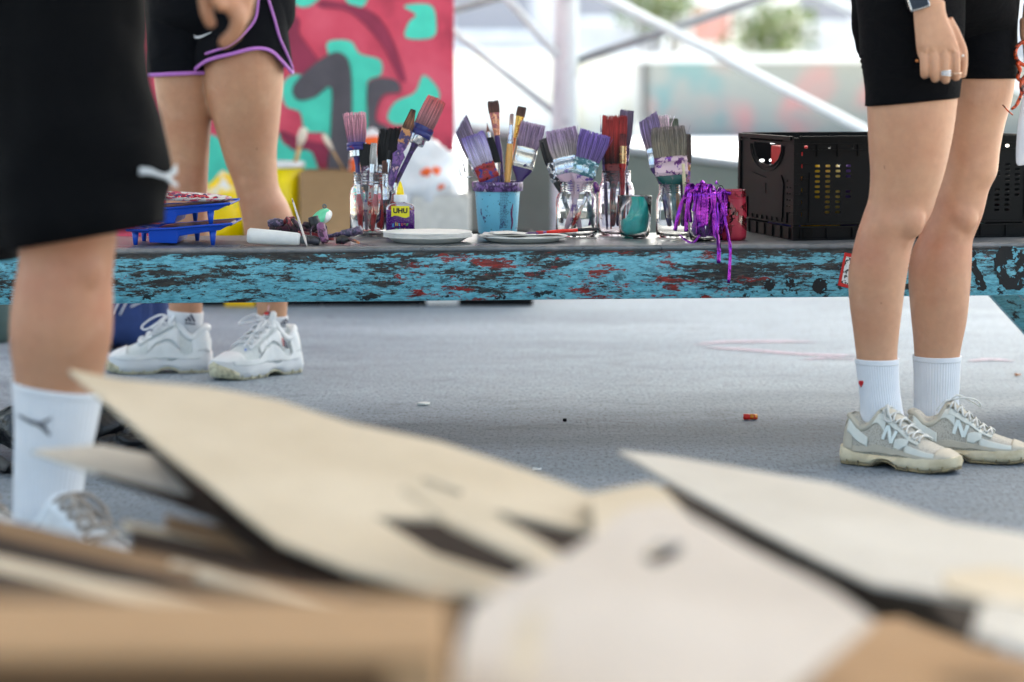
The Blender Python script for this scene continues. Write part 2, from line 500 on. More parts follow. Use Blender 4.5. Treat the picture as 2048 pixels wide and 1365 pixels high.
m = MB(); m.box((p0.x + 8.9, GY + 1, .99), (9.1, 1.08, .045)); m.build('cap', simple('pale_cap', (.7, .7, .68), .8), gw, smooth=False)
pw = empty('pale_wall', (p0.x - 8, GY + .6, 0), 'low far cream wall beyond the canopy post, left of the graffiti wall', 'wall')
m = MB(); m.box((p0.x - 8.1, GY + 1.6, .5), (8.0, 1, .5)); m.build('wall', splotch('cream_wall', (.78, .74, .66), (.6, .52, .34), .6, 1.2, .8, 0, .8, soft=.1, bmp=0), pw, smooth=False)
m = MB(); m.box((p0.x - 8.1, GY + 1.6, 1.04), (8.02, 1.08, .035)); m.build('cap', simple('pale_cap2', (.7, .7, .68), .8), pw, smooth=False)
# bank of grey seating / building behind
BY = 46
fb = empty('building', (0, BY, 0), 'long pale grey building with dark recesses far behind the walls', 'building')
m = MB(); m.box((0, BY + 3, 3), (26, 3, 3)); m.build('wall', simple('grey_render', (.60, .60, .62), .8, var=.2, scale=.5), fb, smooth=False)
for px0, px1, py0, py1 in ((1155, 1290, -120, 42), (905, 1060, -90, 70), (1600, 1700, -120, 50)):
    a = Wy(px0, py0, BY); b = Wy(px1, py1, BY)
    m = MB(); m.box(((a.x + b.x) / 2, BY - .02, (a.z + b.z) / 2), (abs(b.x - a.x) / 2, .03, abs(a.z - b.z) / 2))
    f = m.build('window', simple('dark_recess', (.30, .30, .33), .5), fb, smooth=False)
    m = MB(); m.box(((a.x + b.x) / 2, BY - .06, min(a.z, b.z)), (abs(b.x - a.x) / 2 + .1, .05, .06)); m.build('sill', steel, f, smooth=False)
a = Wy(1340, 90, 40); b = Wy(1600, -40, 40)
kb = empty('kiosk', ((a.x + b.x) / 2, 40, 0), 'small white kiosk with a pink panel beyond the graffiti wall', 'kiosk')
m = MB(); m.box(((a.x + b.x) / 2, 41, 1.5), ((b.x - a.x) / 2, 1, 1.5)); m.build('wall', simple('white_render', (.8, .79, .77), .8), kb, smooth=False)
a2 = Wy(1385, 85, 40); b2 = Wy(1460, 20, 40)
m = MB(); m.box(((a2.x + b2.x) / 2, 39.98, (a2.z + b2.z) / 2), ((b2.x - a2.x) / 2, .03, (b2.z - a2.z) / 2)); m.build('panel', simple('pink_panel', (.6, .3, .26), .8), kb, smooth=False)
# bushes
leafm = simple('leaf_green', (.075, .12, .03), .6, var=.5, scale=3)
def bush(px, py, y, w, h, label, n=900):
    c = Wy(px, py, y)
    root = empty('bush', (c.x, y, 0), label, 'bush')
    m = MB()
    rnd = random.Random(int(px))
    zc = c.z
    for i in range(n):
        u = V((rnd.gauss(0, .42), rnd.gauss(0, .42), rnd.gauss(0, .42)))
        if u.length > 1.1: continue
        p = V((c.x + u.x * w, y + u.y * w, zc + u.z * h))
        if p.z < .02: continue
        d = V((rnd.uniform(-1, 1), rnd.uniform(-1, 1), rnd.uniform(-1, 1))).normalized(); e = d.orthogonal().normalized()
        s = rnd.uniform(.04, .10)
        m.add([p - d * s, p + e * s * .5, p + d * s, p - e * s * .5], [(0, 1, 2, 3)])
    m.build('leaves', leafm, root, smooth=False)
    m = MB()
    for i in range(7):
        a = i * 2 * pi / 7
        m.tube([(c.x, y, 0), (c.x + cos(a) * w * .3, y + sin(a) * w * .3, zc * .5), (c.x + cos(a) * w * .6, y + sin(a) * w * .6, zc + h * .4)], [.05, .03, .01], 6)
    m.build('stems', simple('bark', (.12, .09, .06), .8), root)
bush(1540, 60, 37.6, .8, .55, 'green bush beside the white kiosk, right of the crossing tubes')
bush(1320, 10, 38.5, .75, .6, 'yellowish bush by the left corner of the white kiosk', 700)
# ---------------------------------------------------------------- table
TZ = .415; TSL = .10                      # top height, how far the right end swings away
def ty(x): return 5.235 + TSL * x         # front edge of the table
TU = V((1, TSL, 0)).normalized(); TV = V((-TSL, 1, 0)).normalized()
TO = V((0, 5.235, 0))
def TP(a, b, z): return TO + TU * a + TV * b + V((0, 0, z))
def apron_mat():
    m, nt, b, out = newmat('peeling_blue_paint')
    v = coords(nt)
    vs = coords(nt, (1, 1, 4.2))
    f1 = noise(nt, coords(nt, (.75, 1, 5.2)), 15, 12, .78, .15)
    f2 = noise(nt, coords(nt, (1, 1, 3.0), rot=(0, .22, 0)), 62, 9, .72, .3)
    f0 = noise(nt, coords(nt, (1, 1, 3.5)), 4.5, 4, .55, .6)
    tot = math_(nt, 'ADD', math_(nt, 'ADD', math_(nt, 'MULTIPLY', f1, .50), math_(nt, 'MULTIPLY', f2, .25)), math_(nt, 'MULTIPLY', f0, .25))
    sep = N(nt, 'SeparateXYZ'); nt.links.new(v, sep.inputs[0])
    e2 = math_(nt, 'SUBTRACT', ramp(nt, math_(nt, 'MULTIPLY', sep.outputs[2], 2.0), [(.605, .12), (.63, .05), (.67, .045), (.72, .02), (.775, .05), (.79, .01), (.803, 0)]), .032)
    tot2 = math_(nt, 'ADD', tot, e2)
    cyan = ramp(nt, noise(nt, vs, 40, 6, .65), [(.3, srgb(56, 122, 140)), (.5, srgb(98, 174, 192)), (.62, srgb(112, 188, 204)), (.8, srgb(150, 208, 218))])
    dark = ramp(nt, noise(nt, vs, 34, 7, .7), [(.3, srgb(10, 12, 15)), (.5, srgb(36, 32, 29)), (.7, srgb(84, 76, 70))])
    mask = ramp(nt, tot2, [(.492, 0.0), (.502, 1.0)])
    c = mix(nt, mask, dark, cyan)
    scr = noise(nt, coords(nt, (1, 1, 5), rot=(0, .12, 0)), 75, 6, .72, .5)
    c = mix(nt, math_(nt, 'MULTIPLY', ramp(nt, scr, [(.55, 0.0), (.585, 1.0)]), .7), c, srgb(56, 74, 78))
    fr = noise(nt, coords(nt, (1, 1, 3.4)), 12, 11, .76, .2)
    rgn = ramp(nt, math_(nt, 'MULTIPLY_ADD', sep.outputs[0], .25, .5), [(.43, 0.0), (.45, .09), (.60, .10), (.70, 0.0)])
    fr2 = math_(nt, 'ADD', fr, rgn)
    red = ramp(nt, noise(nt, vs, 40, 5), [(.3, srgb(70, 20, 16)), (.65, srgb(150, 34, 26))])
    c = mix(nt, ramp(nt, fr2, [(.648, 0.0), (.656, 1.0)]), c, red)
    fb = noise(nt, coords(nt, (1, 1, 1.7)), 22, 11, .72, .3)
    low = ramp(nt, math_(nt, 'MULTIPLY', sep.outputs[2], 2.0), [(.62, 1.0), (.70, .6), (.74, 0.0)])
    c = mix(nt, math_(nt, 'MULTIPLY', ramp(nt, fb, [(.575, 0.0), (.583, 1.0)]), low), c, srgb(14, 17, 22))
    nt.links.new(c, b.inputs['Base Color'])
    nt.links.new(ramp(nt, tot2, [(.48, .62), (.51, .38)]), b.inputs['Roughness'])
    bump(nt, b, math_(nt, 'ADD', mask, math_(nt, 'MULTIPLY', f2, .6)), .5, .0012)
    return m
def top_mat():
    m, nt, b, out = newmat('worn_metal_top')
    v = coords(nt, (1, 2.4, 1))
    f = noise(nt, v, 6, 7, .62, .5); g = noise(nt, v, 42, 5, .6)
    c = ramp(nt, f, [(.3, (.10, .115, .125)), (.5, (.17, .18, .19)), (.66, (.27, .26, .26)), (.8, (.2, .17, .2))])
    c = mix(nt, .5, c, ramp(nt, g, [(.3, .6), (.7, 1.3)]), 'MULTIPLY')
    nt.links.new(c, b.inputs['Base Color']); b.inputs['Metallic'].default_value = .25
    nt.links.new(ramp(nt, f, [(.3, .22), (.7, .45)]), b.inputs['Roughness'])
    return m
AM = apron_mat(); TM = top_mat()
table = empty('table', TP(0, .2, 0), 'long low metal table with peeling light blue paint on its apron', 'table')
HW = 1.62; DEP = .41
# top plate with a rounded front lip
sec = [(0.004, -.012)]
for k in range(7):
    a = radians(-90 + 180 * k / 6)
    sec.append((.006 - .0065 * cos(a), -.0065 + .0065 * sin(a)))
sec += [(DEP - .006, 0), (DEP, -.006), (DEP, -.013), (.004, -.013)]
m = MB(); rings = []
for a in (-HW, -1, -.5, 0, .5, 1, HW): rings.append([TP(a, y, TZ + z) for y, z in sec])
m.loft(rings); m.build('table_top', TM, table, auto=40)
# apron: C-section rail
AZ1 = TZ - .0125; AZ0 = AZ1 - .106
m = MB(); rings = []
sec = [(.035, AZ1), (.003, AZ1), (.0015, AZ1 - .003), (.0015, AZ0 + .006), (.004, AZ0 + .001), (.009, AZ0), (.045, AZ0), (.045, AZ0 + .003), (.011, AZ0 + .003), (.0065, AZ0 + .008), (.0065, AZ1 - .006), (.035, AZ1 - .006)]
na = 40
for k in range(na + 1):
    a = -HW + .004 + (2 * HW - .008) * k / na
    rings.append([TP(a, y + mnoise.noise(V((a * 6, z * 12, 0))) * .0011, z + mnoise.noise(V((a * 4, 3, 0))) * .0006) for y, z in sec])
m.loft(rings); m.build('apron', AM, table, auto=40)
m = MB(); rings = []
for a in (-HW + .004, HW - .004): rings.append([TP(a, DEP - y, z) for y, z in sec])
m.loft(rings); m.build('rear_apron', AM, table, auto=40, label='plain rear rail of the same blue paint')
# slanting legs
for s in (-1, 1):
    for b in (.03, DEP - .06):
        m = MB()
        x0 = s * 1.185; x1 = s * 1.455
        m.loft([[TP(x0 - .045, b, AZ0 + .004), TP(x0 + .045, b, AZ0 + .004), TP(x0 + .045, b + .035, AZ0 + .004), TP(x0 - .045, b + .035, AZ0 + .004)],
                [TP(x1 - .03, b, .0), TP(x1 + .03, b, .0), TP(x1 + .03, b + .035, .0), TP(x1 - .03, b + .035, .0)]])
        lg = m.build('leg', AM, table, smooth=False); bevel(lg, .003)
    # cross rail joining the two legs of this end
    m = MB(); x = s * 1.345
    m.loft([[TP(x + dx, .066, .17 + dz) for dx, dz in ((-.015, -.015), (.015, -.015), (.015, .015), (-.015, .015))],
            [TP(x + dx, DEP - .061, .17 + dz) for dx, dz in ((-.015, -.015), (.015, -.015), (.015, .015), (-.015, .015))]])
    m.build('cross_rail', AM, table, smooth=False)
def on_apron(px, py, off=.0006):
    """point on the apron face"""
    r = ray(px, py); # plane through TP(0,.0015,0) with normal -TV
    n = TV; o = TP(0, .0015, 0)
    t = (o - CP).dot(n) / r.dot(n)
    return CP + r * t - TV * off
# black spray letters and dots, rough-edged
blk = simple('black_spray', (.003, .0034, .0045), .7, spec=.1, var=.3, scale=80)
blkc = splotch('chipped_black', (.003, .0034, .0045), srgb(90, 165, 185), .60, 75, .7, 0, .5, soft=.008, bmp=.1)
def apron_blob(pts, name='spray_mark', off=.0012, holes=()):
    def rough(pp, k):
        out = []
        n = len(pp)
        for i in range(n):
            a, b = V(pp[i]).to_2d() if False else pp[i], pp[(i + 1) % n]
            for j in range(6):
                t = j / 6
                x, y = lerp(a[0], b[0], t), lerp(a[1], b[1], t)
                q = mnoise.noise(V((x * .35, y * .35, k))) * 5.0 + mnoise.noise(V((x * 1.1, y * 1.1, k))) * 4.0
                out.append((x + q, y + mnoise.noise(V((x * .4, y * .4, k + 9))) * 5 + mnoise.noise(V((x * 1.3, y * 1.3, k + 9))) * 3))
        return out
    o2 = [on_apron(x, y, 0) for x, y in rough(pts, 1)]
    def loc2(p): return ((p - TP(0, 0, 0)).dot(TU), p.z)
    hh = [[loc2(on_apron(x, y, 0)) for x, y in rough(h, 2)] for h in holes]
    vs, fs = plate([loc2(p) for p in o2], hh, .0006)
    m = MB(); m.add([TP(q.x, .0015 - off + q.z, q.y) for q in vs], fs)
    return m.build(name, blkc, table, smooth=False)
apron_blob([(2000, 492), (2030, 494), (2052, 512), (2055, 560), (2040, 580), (2010, 580), (1995, 560), (1986, 520)], holes=[[(2016, 516), (2030, 522), (2032, 550), (2018, 556), (2010, 536)]])
apron_blob([(1930, 492), (1948, 500), (1958, 540), (1972, 566), (1970, 582), (1955, 580), (1948, 556), (1934, 520)])
apron_blob([(1826, 568), (1830, 540), (1836, 545), (1834, 582), (1824, 582)])
for cx, cy, rr in ((1538, 571, 11), (1580, 567, 10), (1640, 572, 16)):
    apron_blob([(cx + rr * cos(a), cy + rr * sin(a)) for a in [k * pi / 4 for k in range(8)]])
# sticker, partly behind the leg
def quad_on_apron(m, pts, off):
    m.add([on_apron(x, y, off) for x, y in pts] + [on_apron(x, y, off - .0003) for x, y in pts], [(0, 1, 2, 3), (7, 6, 5, 4), (0, 4, 5, 1), (1, 5, 6, 2), (2, 6, 7, 3), (3, 7, 4, 0)])
st = empty('sticker', on_apron(1695, 540), 'torn red and white sticker on the blue apron beside the bare leg', 'sticker')
m = MB(); quad_on_apron(m, [(1689, 505), (1722, 512), (1708, 580), (1675, 571)], .0016)
m.build('backing', simple('sticker_red', srgb(196, 34, 34), .4), st, smooth=False)
m = MB(); quad_on_apron(m, [(1692, 513), (1716, 518), (1705, 572), (1682, 566)], .0022)
m.build('print', splotch('sticker_print', (.75, .75, .74), (.03, .03, .03), .53, 110, soft=.01, bmp=0), st, smooth=False)
# ---------------------------------------------------------------- paint brushes
HAIR = vcol('bristle_paint', .55, .38, .35, .3)
chrome = splotch('worn_tin', (.62, .63, .66), (.25, .16, .30), .64, 70, .22, .9, .45, soft=.03, bmp=.15)
def tin(key, paint, thr=.55, base=(.6, .61, .64), scale=70, paint2=None):
    return M(('tin', key), lambda: splotch('tin_' + key, base, paint, thr, scale, .25, .85, .45, c3=paint2, thr3=.56, soft=.02, bmp=.5))
def painted(key, c1, c2, thr=.55, scale=60, c3=None, thr3=.6):
    return M(('pt', key), lambda: splotch('handle_' + key, c1, c2, thr, scale, .35, 0, .4, c3=c3, thr3=thr3, soft=.02, bmp=.4))
PURPLE = srgb(70, 32, 120); DPURPLE = srgb(42, 24, 70); LILAC = srgb(158, 128, 172); PINKISH = srgb(205, 170, 190)
NAVY = srgb(40, 40, 100); RED = srgb(190, 30, 30); CYANP = srgb(120, 195, 220)

def cstop(stops, t):
    if stops[0][1][0] > .02: stops = [(a, tuple(min(.75, (x * .72 + .28 * sum(c) / 3) * 1.45) for x in c)) for a, c in stops]
    if t <= stops[0][0]: return stops[0][1]
    for (a, ca), (b, cb) in zip(stops, stops[1:]):
        if t <= b:
            k = (t - a) / (b - a); return tuple(lerp(p, q, k) for p, q in zip(ca, cb))
    return stops[-1][1]

def clq(u, v, seed): return mnoise.noise(V((u * 9, v * 3, seed * 2.3)))
def bristles(T, z0, z1, wb, wt, tb, tt, stops, parent, n=420, seed=1, rounded=False, slant=0.0, messy=1.0, point=False, split=0):
    """T local->world; strands fill the block between ferrule (z0) and tip (z1)"""
    rnd = random.Random(seed)
    m = MB(); L = z1 - z0
    def place(u, v, k, jl=1.0):      # u,v in [-1,1]
        bul = 1 + .10 * sin(pi * k)
        w = lerp(wb, wt, k) * bul / 2; t_ = lerp(tb, tt, k) * bul / 2
        if point: w *= (1 - k ** 2.2) + .04; t_ *= (1 - k ** 2.2) + .04
        x = u * w; y = v * t_
        if split and abs(u) < .5: x += (0.0009 * split) * k * (1 if u > .05 else -1)
        return V((x, y, z0 + L * k * jl + slant * u * k * wb * .5))
    # solid core
    rings = []
    for k in (0, .3, .6, .9):
        ring = []
        for i in range(14):
            a = 2 * pi * i / 14
            if rounded or point: u, v = cos(a), sin(a)
            else:
                u = abs(cos(a)) ** .35 * (1 if cos(a) > 0 else -1); v = abs(sin(a)) ** .6 * (1 if sin(a) > 0 else -1)
            ring.append(T(place(u * .90, v * .86, k)))
        rings.append(ring)
    c = cstop(stops, .4); m.cur = tuple(x * .5 for x in c)
    m.loft(rings)
    for i in range(n):
        if rounded or point:
            a = rnd.uniform(0, 2 * pi); r = sqrt(rnd.uniform(.55, 1)); u, v = cos(a) * r, sin(a) * r
        else:
            u = rnd.uniform(-1, 1); v = rnd.choice((-1, 1, -1, 1, 0)) * rnd.uniform(.8, 1.0)
            if abs(u) > .93 or v == 0: v = rnd.uniform(-1, 1); u = rnd.choice((-1, 1)) * rnd.uniform(.85, 1) if rnd.random() < .6 else u
        jl = 1 - abs(rnd.gauss(0, .028)) * messy + .01
        if rnd.random() < .03: jl -= rnd.uniform(.05, .2)
        fly = rnd.gauss(0, .075) * messy
        if rnd.random() < .045 * messy: fly *= 4
        width = rnd.uniform(.00028, .00055)
        ph = rnd.uniform(0, 6); am = rnd.uniform(0, .0006) * messy
        bri = rnd.choice((rnd.uniform(.45, .8), rnd.uniform(.85, 1.2), rnd.uniform(1.0, 1.4))) * (1 + .5 * clq(u, v, seed)); cs = rnd.gauss(0, .10)
        clx = mnoise.noise(V((u * 5.5, v * 1.5, seed * 1.7))); cly = mnoise.noise(V((u * 5.5, v * 2.0, seed * 1.7 + 40)))
        jl += .035 * messy * mnoise.noise(V((u * 8, v * 3, seed + 9.0)))
        pts = []
        for k in (0, .35, .7, 1.0):
            p = place(u, v, k, jl)
            p.x += am * sin(ph + 3 * k) + fly * k * k * wb * .35
            p.y += am * cos(ph + 3 * k) + .0022 * messy * cly * k * k
            p.x += .0034 * messy * clx * k * k
            pts.append((p, k))
        vs = []; prev = len(m.v)
        ang = rnd.uniform(-.7, .7); dx = V((cos(ang), sin(ang), 0))
        for p, k in pts:
            wd = width * (1 if k < .9 else .5)
            vs += [T(p - dx * wd), T(p + dx * wd)]
        m.cur = (1, 1, 1)
        b = m.add(vs, [(0, 1, 3, 2), (2, 3, 5, 4), (4, 5, 7, 6)])
        for q, (p, k) in enumerate(pts):
            cc = cstop(stops, min(1, max(0, k + cs))); cc = tuple(x * bri for x in cc)
            m.c[b + 2 * q] = cc; m.c[b + 2 * q + 1] = cc
    o = m.build('bristles', HAIR, parent)
    return o

def rsec(T, w, t, z, n=20, e=.45):
    out = []
    for i in range(n):
        a = 2 * pi * i / n
        out.append(T(V((abs(cos(a)) ** e * (1 if cos(a) > 0 else -1) * w / 2, abs(sin(a)) ** e * (1 if sin(a) > 0 else -1) * t / 2, z))))
    return out

_bn = [0]
def brush(label, tip, base, t, kind, w, bl, fl, stops, fmat, hmat, tipw=None, th=.34, twist=0, dt=0, group='paint brushes standing in jars',
          seed=None, neck=.010, grip=.012, number=None, slant=0, bandmat=None, n=None, ts=1.0, cat='paint brush', split=0, messy=1.0, belly=.0042, fw=None, hl=None):
    """tip/base in photo pixels; w, bl, fl lengths in photo pixels; dt: how much nearer (-) or farther (+) the foot of the handle is"""
    _bn[0] += 1; seed = seed or _bn[0]
    P1 = W(tip[0], tip[1], t); P0 = W(base[0], base[1], t + dt)
    z = (P1 - P0); L = z.length; z.normalize()
    x = (RT - z * RT.dot(z)).normalized(); y = z.cross(x)
    a = radians(twist); x, y = x * cos(a) + y * sin(a), y * cos(a) - x * sin(a)
    root = empty('paintbrush', P0, label, cat, group)
    T = lambda p: P0 + x * p[0] + y * p[1] + z * p[2]
    k = t / FPX
    w *= k; bl *= k; fl *= k; tw = (tipw * k) if tipw else w * 1.04
    tb = w * th
    zb = L - bl; zf = zb - fl
    if kind == 'flat':
        bristles(T, zb - .002, L, w * .96, tw, tb, tb * .7, stops, root, n or 460, seed, slant=slant, split=split, messy=messy)
        m = MB(); rings = []
        for q, s in ((0, .97), (.02, 1.0), (.12, 1.0), (.14, 1.03), (.18, 1.03), (.20, 1), (.72, 1), (.74, 1.03), (.79, 1.03), (.81, 1), (.97, 1.0), (1, 1.02)):
            rings.append(rsec(T, w * s, tb * (1 + (s - 1) * 2) * (1.0), lerp(zf, zb, q)))
        m.loft(rings)
        for qx in (-.32, .32):
            for sy in (-.52, .52): m.ball(T(V((w * qx, tb * sy, zf + fl * .1))), .0008, 8, 6)
        f = m.build('ferrule', fmat, root, auto=50)
        if number:
            vs, fs = text_geo(number, fl * .42, .0002, 0)
            m = MB(); m.add([T(V((q.x, -tb / 2 - .0003 - q.z, zf + fl * .47 + q.y))) for q in vs], fs)
            m.build('number', M('numink', lambda: simple('number_ink', (.45, .47, .52), .4, metal=.3)), f, smooth=False)
        m = MB(); hb = zf + .003
        prof = [(hb, w * .95, tb * .92), (hb - .006, w * .94, tb * .92), (hb - .014, w * .80, tb * .85), (hb - .022, w * .55, tb * .8), (hb - .032, max(neck * 1.5, w * .34), min(tb, .012)), (hb - .045, neck * 1.1, .010), (hb - .06, neck, .009)]
        zr = hb - .06
        if zr > .03:
            prof += [(zr * .6, grip, .0105), (zr * .3, grip * 1.12, .011), (.012, grip, .010), (.003, grip * .8, .008), (0, grip * .35, .004)]
        else:
            prof = [p for p in prof if p[0] > .004] + [(0, neck * .6, .005)]
        prof = [(a_, b_, c_) for a_, b_, c_ in prof]
        m.loft([rsec(T, b_, c_, a_, e=.7) for a_, b_, c_ in prof]); m.build('handle', hmat, root)
    elif kind == 'artist':       # slim brush; flat or round head
        bristles(T, zb - .001, L, w, tw, w * th, w * th * .5, stops, root, n or 150, seed, rounded=th > .8, point=(tipw == 0.5), slant=slant, messy=messy * .5)
        r1 = (fw * k / 2) if fw else min(belly, .0035)
        m = MB()
        m.loft([rsec(T, lerp(r1 * 2, w, q), lerp(r1 * 2, w * max(th, .5), q), lerp(zf, zb, q), 16, .9) for q in (0, .03, .06, .3, .5, .8, 1)])
        f = m.build('ferrule', fmat, root, auto=50)
        m = MB()
        for q in (.12, .18): m.lathe([(r1 * 1.02, 0), (r1 * 1.14, .0004), (r1 * 1.14, .0012), (r1 * 1.02, .0016)], T(V((0, 0, zf + fl * q))), 16, Matrix((x, y, z)).transposed())
        m.build('crimp', fmat, f)
        m = MB()
        m.lathe([(r1 * .9, zf + .002), (r1 * 1.0, zf - .004), (belly, zf - .02), (belly * 1.1, zf - .04), (belly * .8, zf * .45), (belly * .55, .012), (belly * .4, .002), (.0006, 0)], P0, 14, Matrix((x, y, z)).transposed())
        m.build('handle', hmat, root)
    elif kind == 'round':
        bristles(T, zb - .002, L, w * .9, tw, w * .9, tw, stops, root, n or 520, seed, rounded=True, slant=slant, messy=messy)
        A = Matrix((x, y, z)).transposed()
        m = MB(); m.lathe([(w * .40, zb - fl * .55), (w * .50, zb - fl * .55), (w * .53, zb - fl * .5), (w * .53, zb - fl * .3), (w * .5, zb - fl * .27), (w * .53, zb - fl * .2), (w * .52, zb), (w * .42, zb)], P0, 28, A)
        f = m.build('binding', bandmat, root, auto=50)
        m = MB(); m.lathe([(w * .12, zf), (w * .36, zf), (w * .39, zf + fl * .03), (w * .39, zb - fl * .5)], P0, 28, A)
        m.build('ferrule', fmat, root, auto=50)
        m = MB(); m.lathe([(.0095, zf + .002), (.0075, zf - .008), (.006, zf - .02), (.0055, zf * .6), (.0065, zf * .3), (.005, .006), (.001, 0)], P0, 16, A)
        m.build('handle', hmat, root)
    return root

# ---------------------------------------------------------------- jars
GLASS = glassmat('clear_glass')
def jar_prof(h, R, rn, neck_h, wall=.0025, base=.005, threads=True):
    sh = h - neck_h
    out = [(0.001, .0015), (R * .75, .001), (R * .86, 0), (R * .96, .004), (R, .011), (R, sh * .45), (R, sh - .022), (R * .985, sh - .014), (lerp(R, rn, .45), sh - .005), (rn + .0008, sh), (rn, sh + .002)]
    if threads:
        for k in range(3):
            z = sh + neck_h * (.22 + .2 * k)
            out += [(rn, z - .001), (rn + .0014, z + .0003), (rn + .0014, z + .0012), (rn, z + .0024)]
    out += [(rn, h - .003), (rn + .0006, h - .0015), (rn, h - .0002)]
    inn = [(rn - wall * .6, h), (rn - wall, h - .001), (rn - wall, sh + .001), (lerp(R, rn, .45) - wall, sh - .007), (R - wall * 1.1, sh - .016), (R - wall, sh * .45), (R - wall, .014), (R * .9 - wall, base + .002), (R * .6, base), (0.001, base + .001)]
    return out + inn
def tumbler_prof(h, R0, R1, wall=.0025):
    out = [(.001, .001), (R0 * .70, 0), (R0 * .86, .003), (R0 * .97, .010), (R0 * 1.03, .020), (lerp(R0, R1, .5), h * .5), (R1, h - .001)]
    inn = [(R1 - wall * .5, h), (R1 - wall, h - .001), (lerp(R0, R1, .5) - wall, h * .5), (R0 - wall, .020), (R0 * .85, .010), (R0 * .6, .007), (.001, .0065)]
    return out + inn
def on_table(px, py):
    return Wz(px, py, TZ)
def tdist(p):                       # lens distance of a world point
    return (V(p) - CP).dot(FW)
G1 = 'brushes in the large left jar'; G2 = 'brushes in the blue bucket'; G3 = 'brushes in the short middle jar'; G4 = 'brushes in the tall middle jar'; G5 = 'brushes in the jar beside the purple ribbon'
def S(*a):
    n = len(a); return [(i / (n - 1), srgb(*c)) for i, c in enumerate(a)]
# ---- jar 1
c1 = on_table(748, 472); t1 = tdist(c1)
m = MB(); m.lathe(jar_prof(.147, .056, .047, .03), c1, 48)
tag(m.build('glass_jar', GLASS, loc=c1), 'large clear glass jar left of the glue bottle, full of red handled brushes', 'jar')
bk = painted('black', (.012, .012, .014), (.02, .02, .025))
redh = painted('red', srgb(176, 26, 24), srgb(40, 14, 20), .6, c3=srgb(20, 80, 60), thr3=.66)
blh = painted('blueish', srgb(48, 44, 110), srgb(100, 24, 60), .58)
purh = painted('purple', srgb(62, 30, 100), srgb(40, 18, 60), .55)
pinkh = painted('pinkish', srgb(188, 160, 176), srgb(84, 44, 130), .56, 45)
woodh = painted('wood', srgb(226, 168, 92), srgb(60, 36, 40), .70, 60)
brush('round brush with pink bristles and blue band, upright in left jar', (710, 226), (722, 462), t1, 'round', 38, 60, 28, S((96, 70, 130), (170, 96, 118), (196, 120, 140), (214, 130, 150)), chrome, blh, tipw=42, group=G1, bandmat=painted('band', srgb(48, 44, 120), srgb(150, 24, 40), .6), messy=1.1)
brush('big round brush with red wet tip leaning far right out of left jar', (874, 199), (752, 448), t1, 'round', 44, 62, 38, S((120, 70, 74), (164, 96, 104), (180, 88, 92), (196, 40, 44)), tin('rd', srgb(110, 50, 90), .55), purh, tipw=38, group=G1, bandmat=M('band2', lambda: painted('band_navy', srgb(38, 44, 110), srgb(90, 30, 70), .62)), dt=-.02, messy=.8)
brush('broad black bristled flat brush in the middle of left jar', (786, 256), (757, 460), t1, 'flat', 40, 76, 26, S((12, 12, 14), (20, 20, 22), (16, 16, 18)), chrome, redh, tipw=50, group=G1, slant=.3, n=600, messy=1.3)
brush('small black flat brush with paint crusted ferrule in left jar', (733, 288), (742, 462), t1 - .012, 'flat', 28, 44, 36, S((14, 14, 16), (22, 22, 24)), tin('crust', srgb(90, 50, 80), .42, paint2=srgb(30, 28, 34)), bk, tipw=28, group=G1, slant=-.2)
brush('small brush with grey white bristles in left jar', (748, 287), (738, 456), t1 - .018, 'artist', 13, 42, 40, S((120, 120, 122), (170, 168, 164), (150, 148, 144)), chrome, painted('redwhite', srgb(190, 178, 176), srgb(180, 28, 30), .5), th=.9, tipw=11, group=G1, belly=.0065, fw=12)
brush('slim brush with bare tin ferrule between the black brushes in left jar', (780, 300), (762, 462), t1 - .03, 'artist', 9, 20, 48, S((20, 18, 20), (30, 26, 28)), chrome, redh, th=.9, tipw=8, group=G1, belly=.0065, fw=11)
brush('short brush with brown tip and tin ferrule low in left jar', (769, 322), (774, 462), t1 - .045, 'artist', 12, 26, 52, S((60, 30, 24), (96, 50, 34)), chrome, painted('blk', srgb(30, 24, 50), srgb(120, 20, 24), .55), th=.6, tipw=8, group=G1, belly=.0065, fw=14)
brush('long wooden brush smeared purple with amber tip leaning right in left jar', (827, 220), (776, 380), t1 - .035, 'flat', 24, 40, 30, S((60, 34, 30), (150, 84, 34), (40, 24, 20)), painted('woodpurple', srgb(196, 138, 90), srgb(60, 52, 100), .5, 45), painted('purpleclot', srgb(108, 70, 140), srgb(60, 40, 100), .5, 50, c3=srgb(196, 160, 170), thr3=.6), tipw=7, th=.25, group=G1, twist=30, grip=.02, neck=.022)
for i, (bx, tx, mt) in enumerate(((722, 716, redh), (733, 735, pinkh), (745, 755, redh), (765, 768, bk), (783, 790, redh))):
    brush(['red and green handled', 'pinkish handled', 'scarlet handled', 'black handled', 'dark red handled'][i] + ' brush pushed deep inside left jar', (tx, 352), (bx, 466), t1 + (.01 if i % 2 else -.03), 'artist', 10, 14, 22, S((60, 24, 34), (90, 40, 50)), chrome, mt, th=.9, tipw=9, group=G1, belly=.0085, fw=9, n=70)

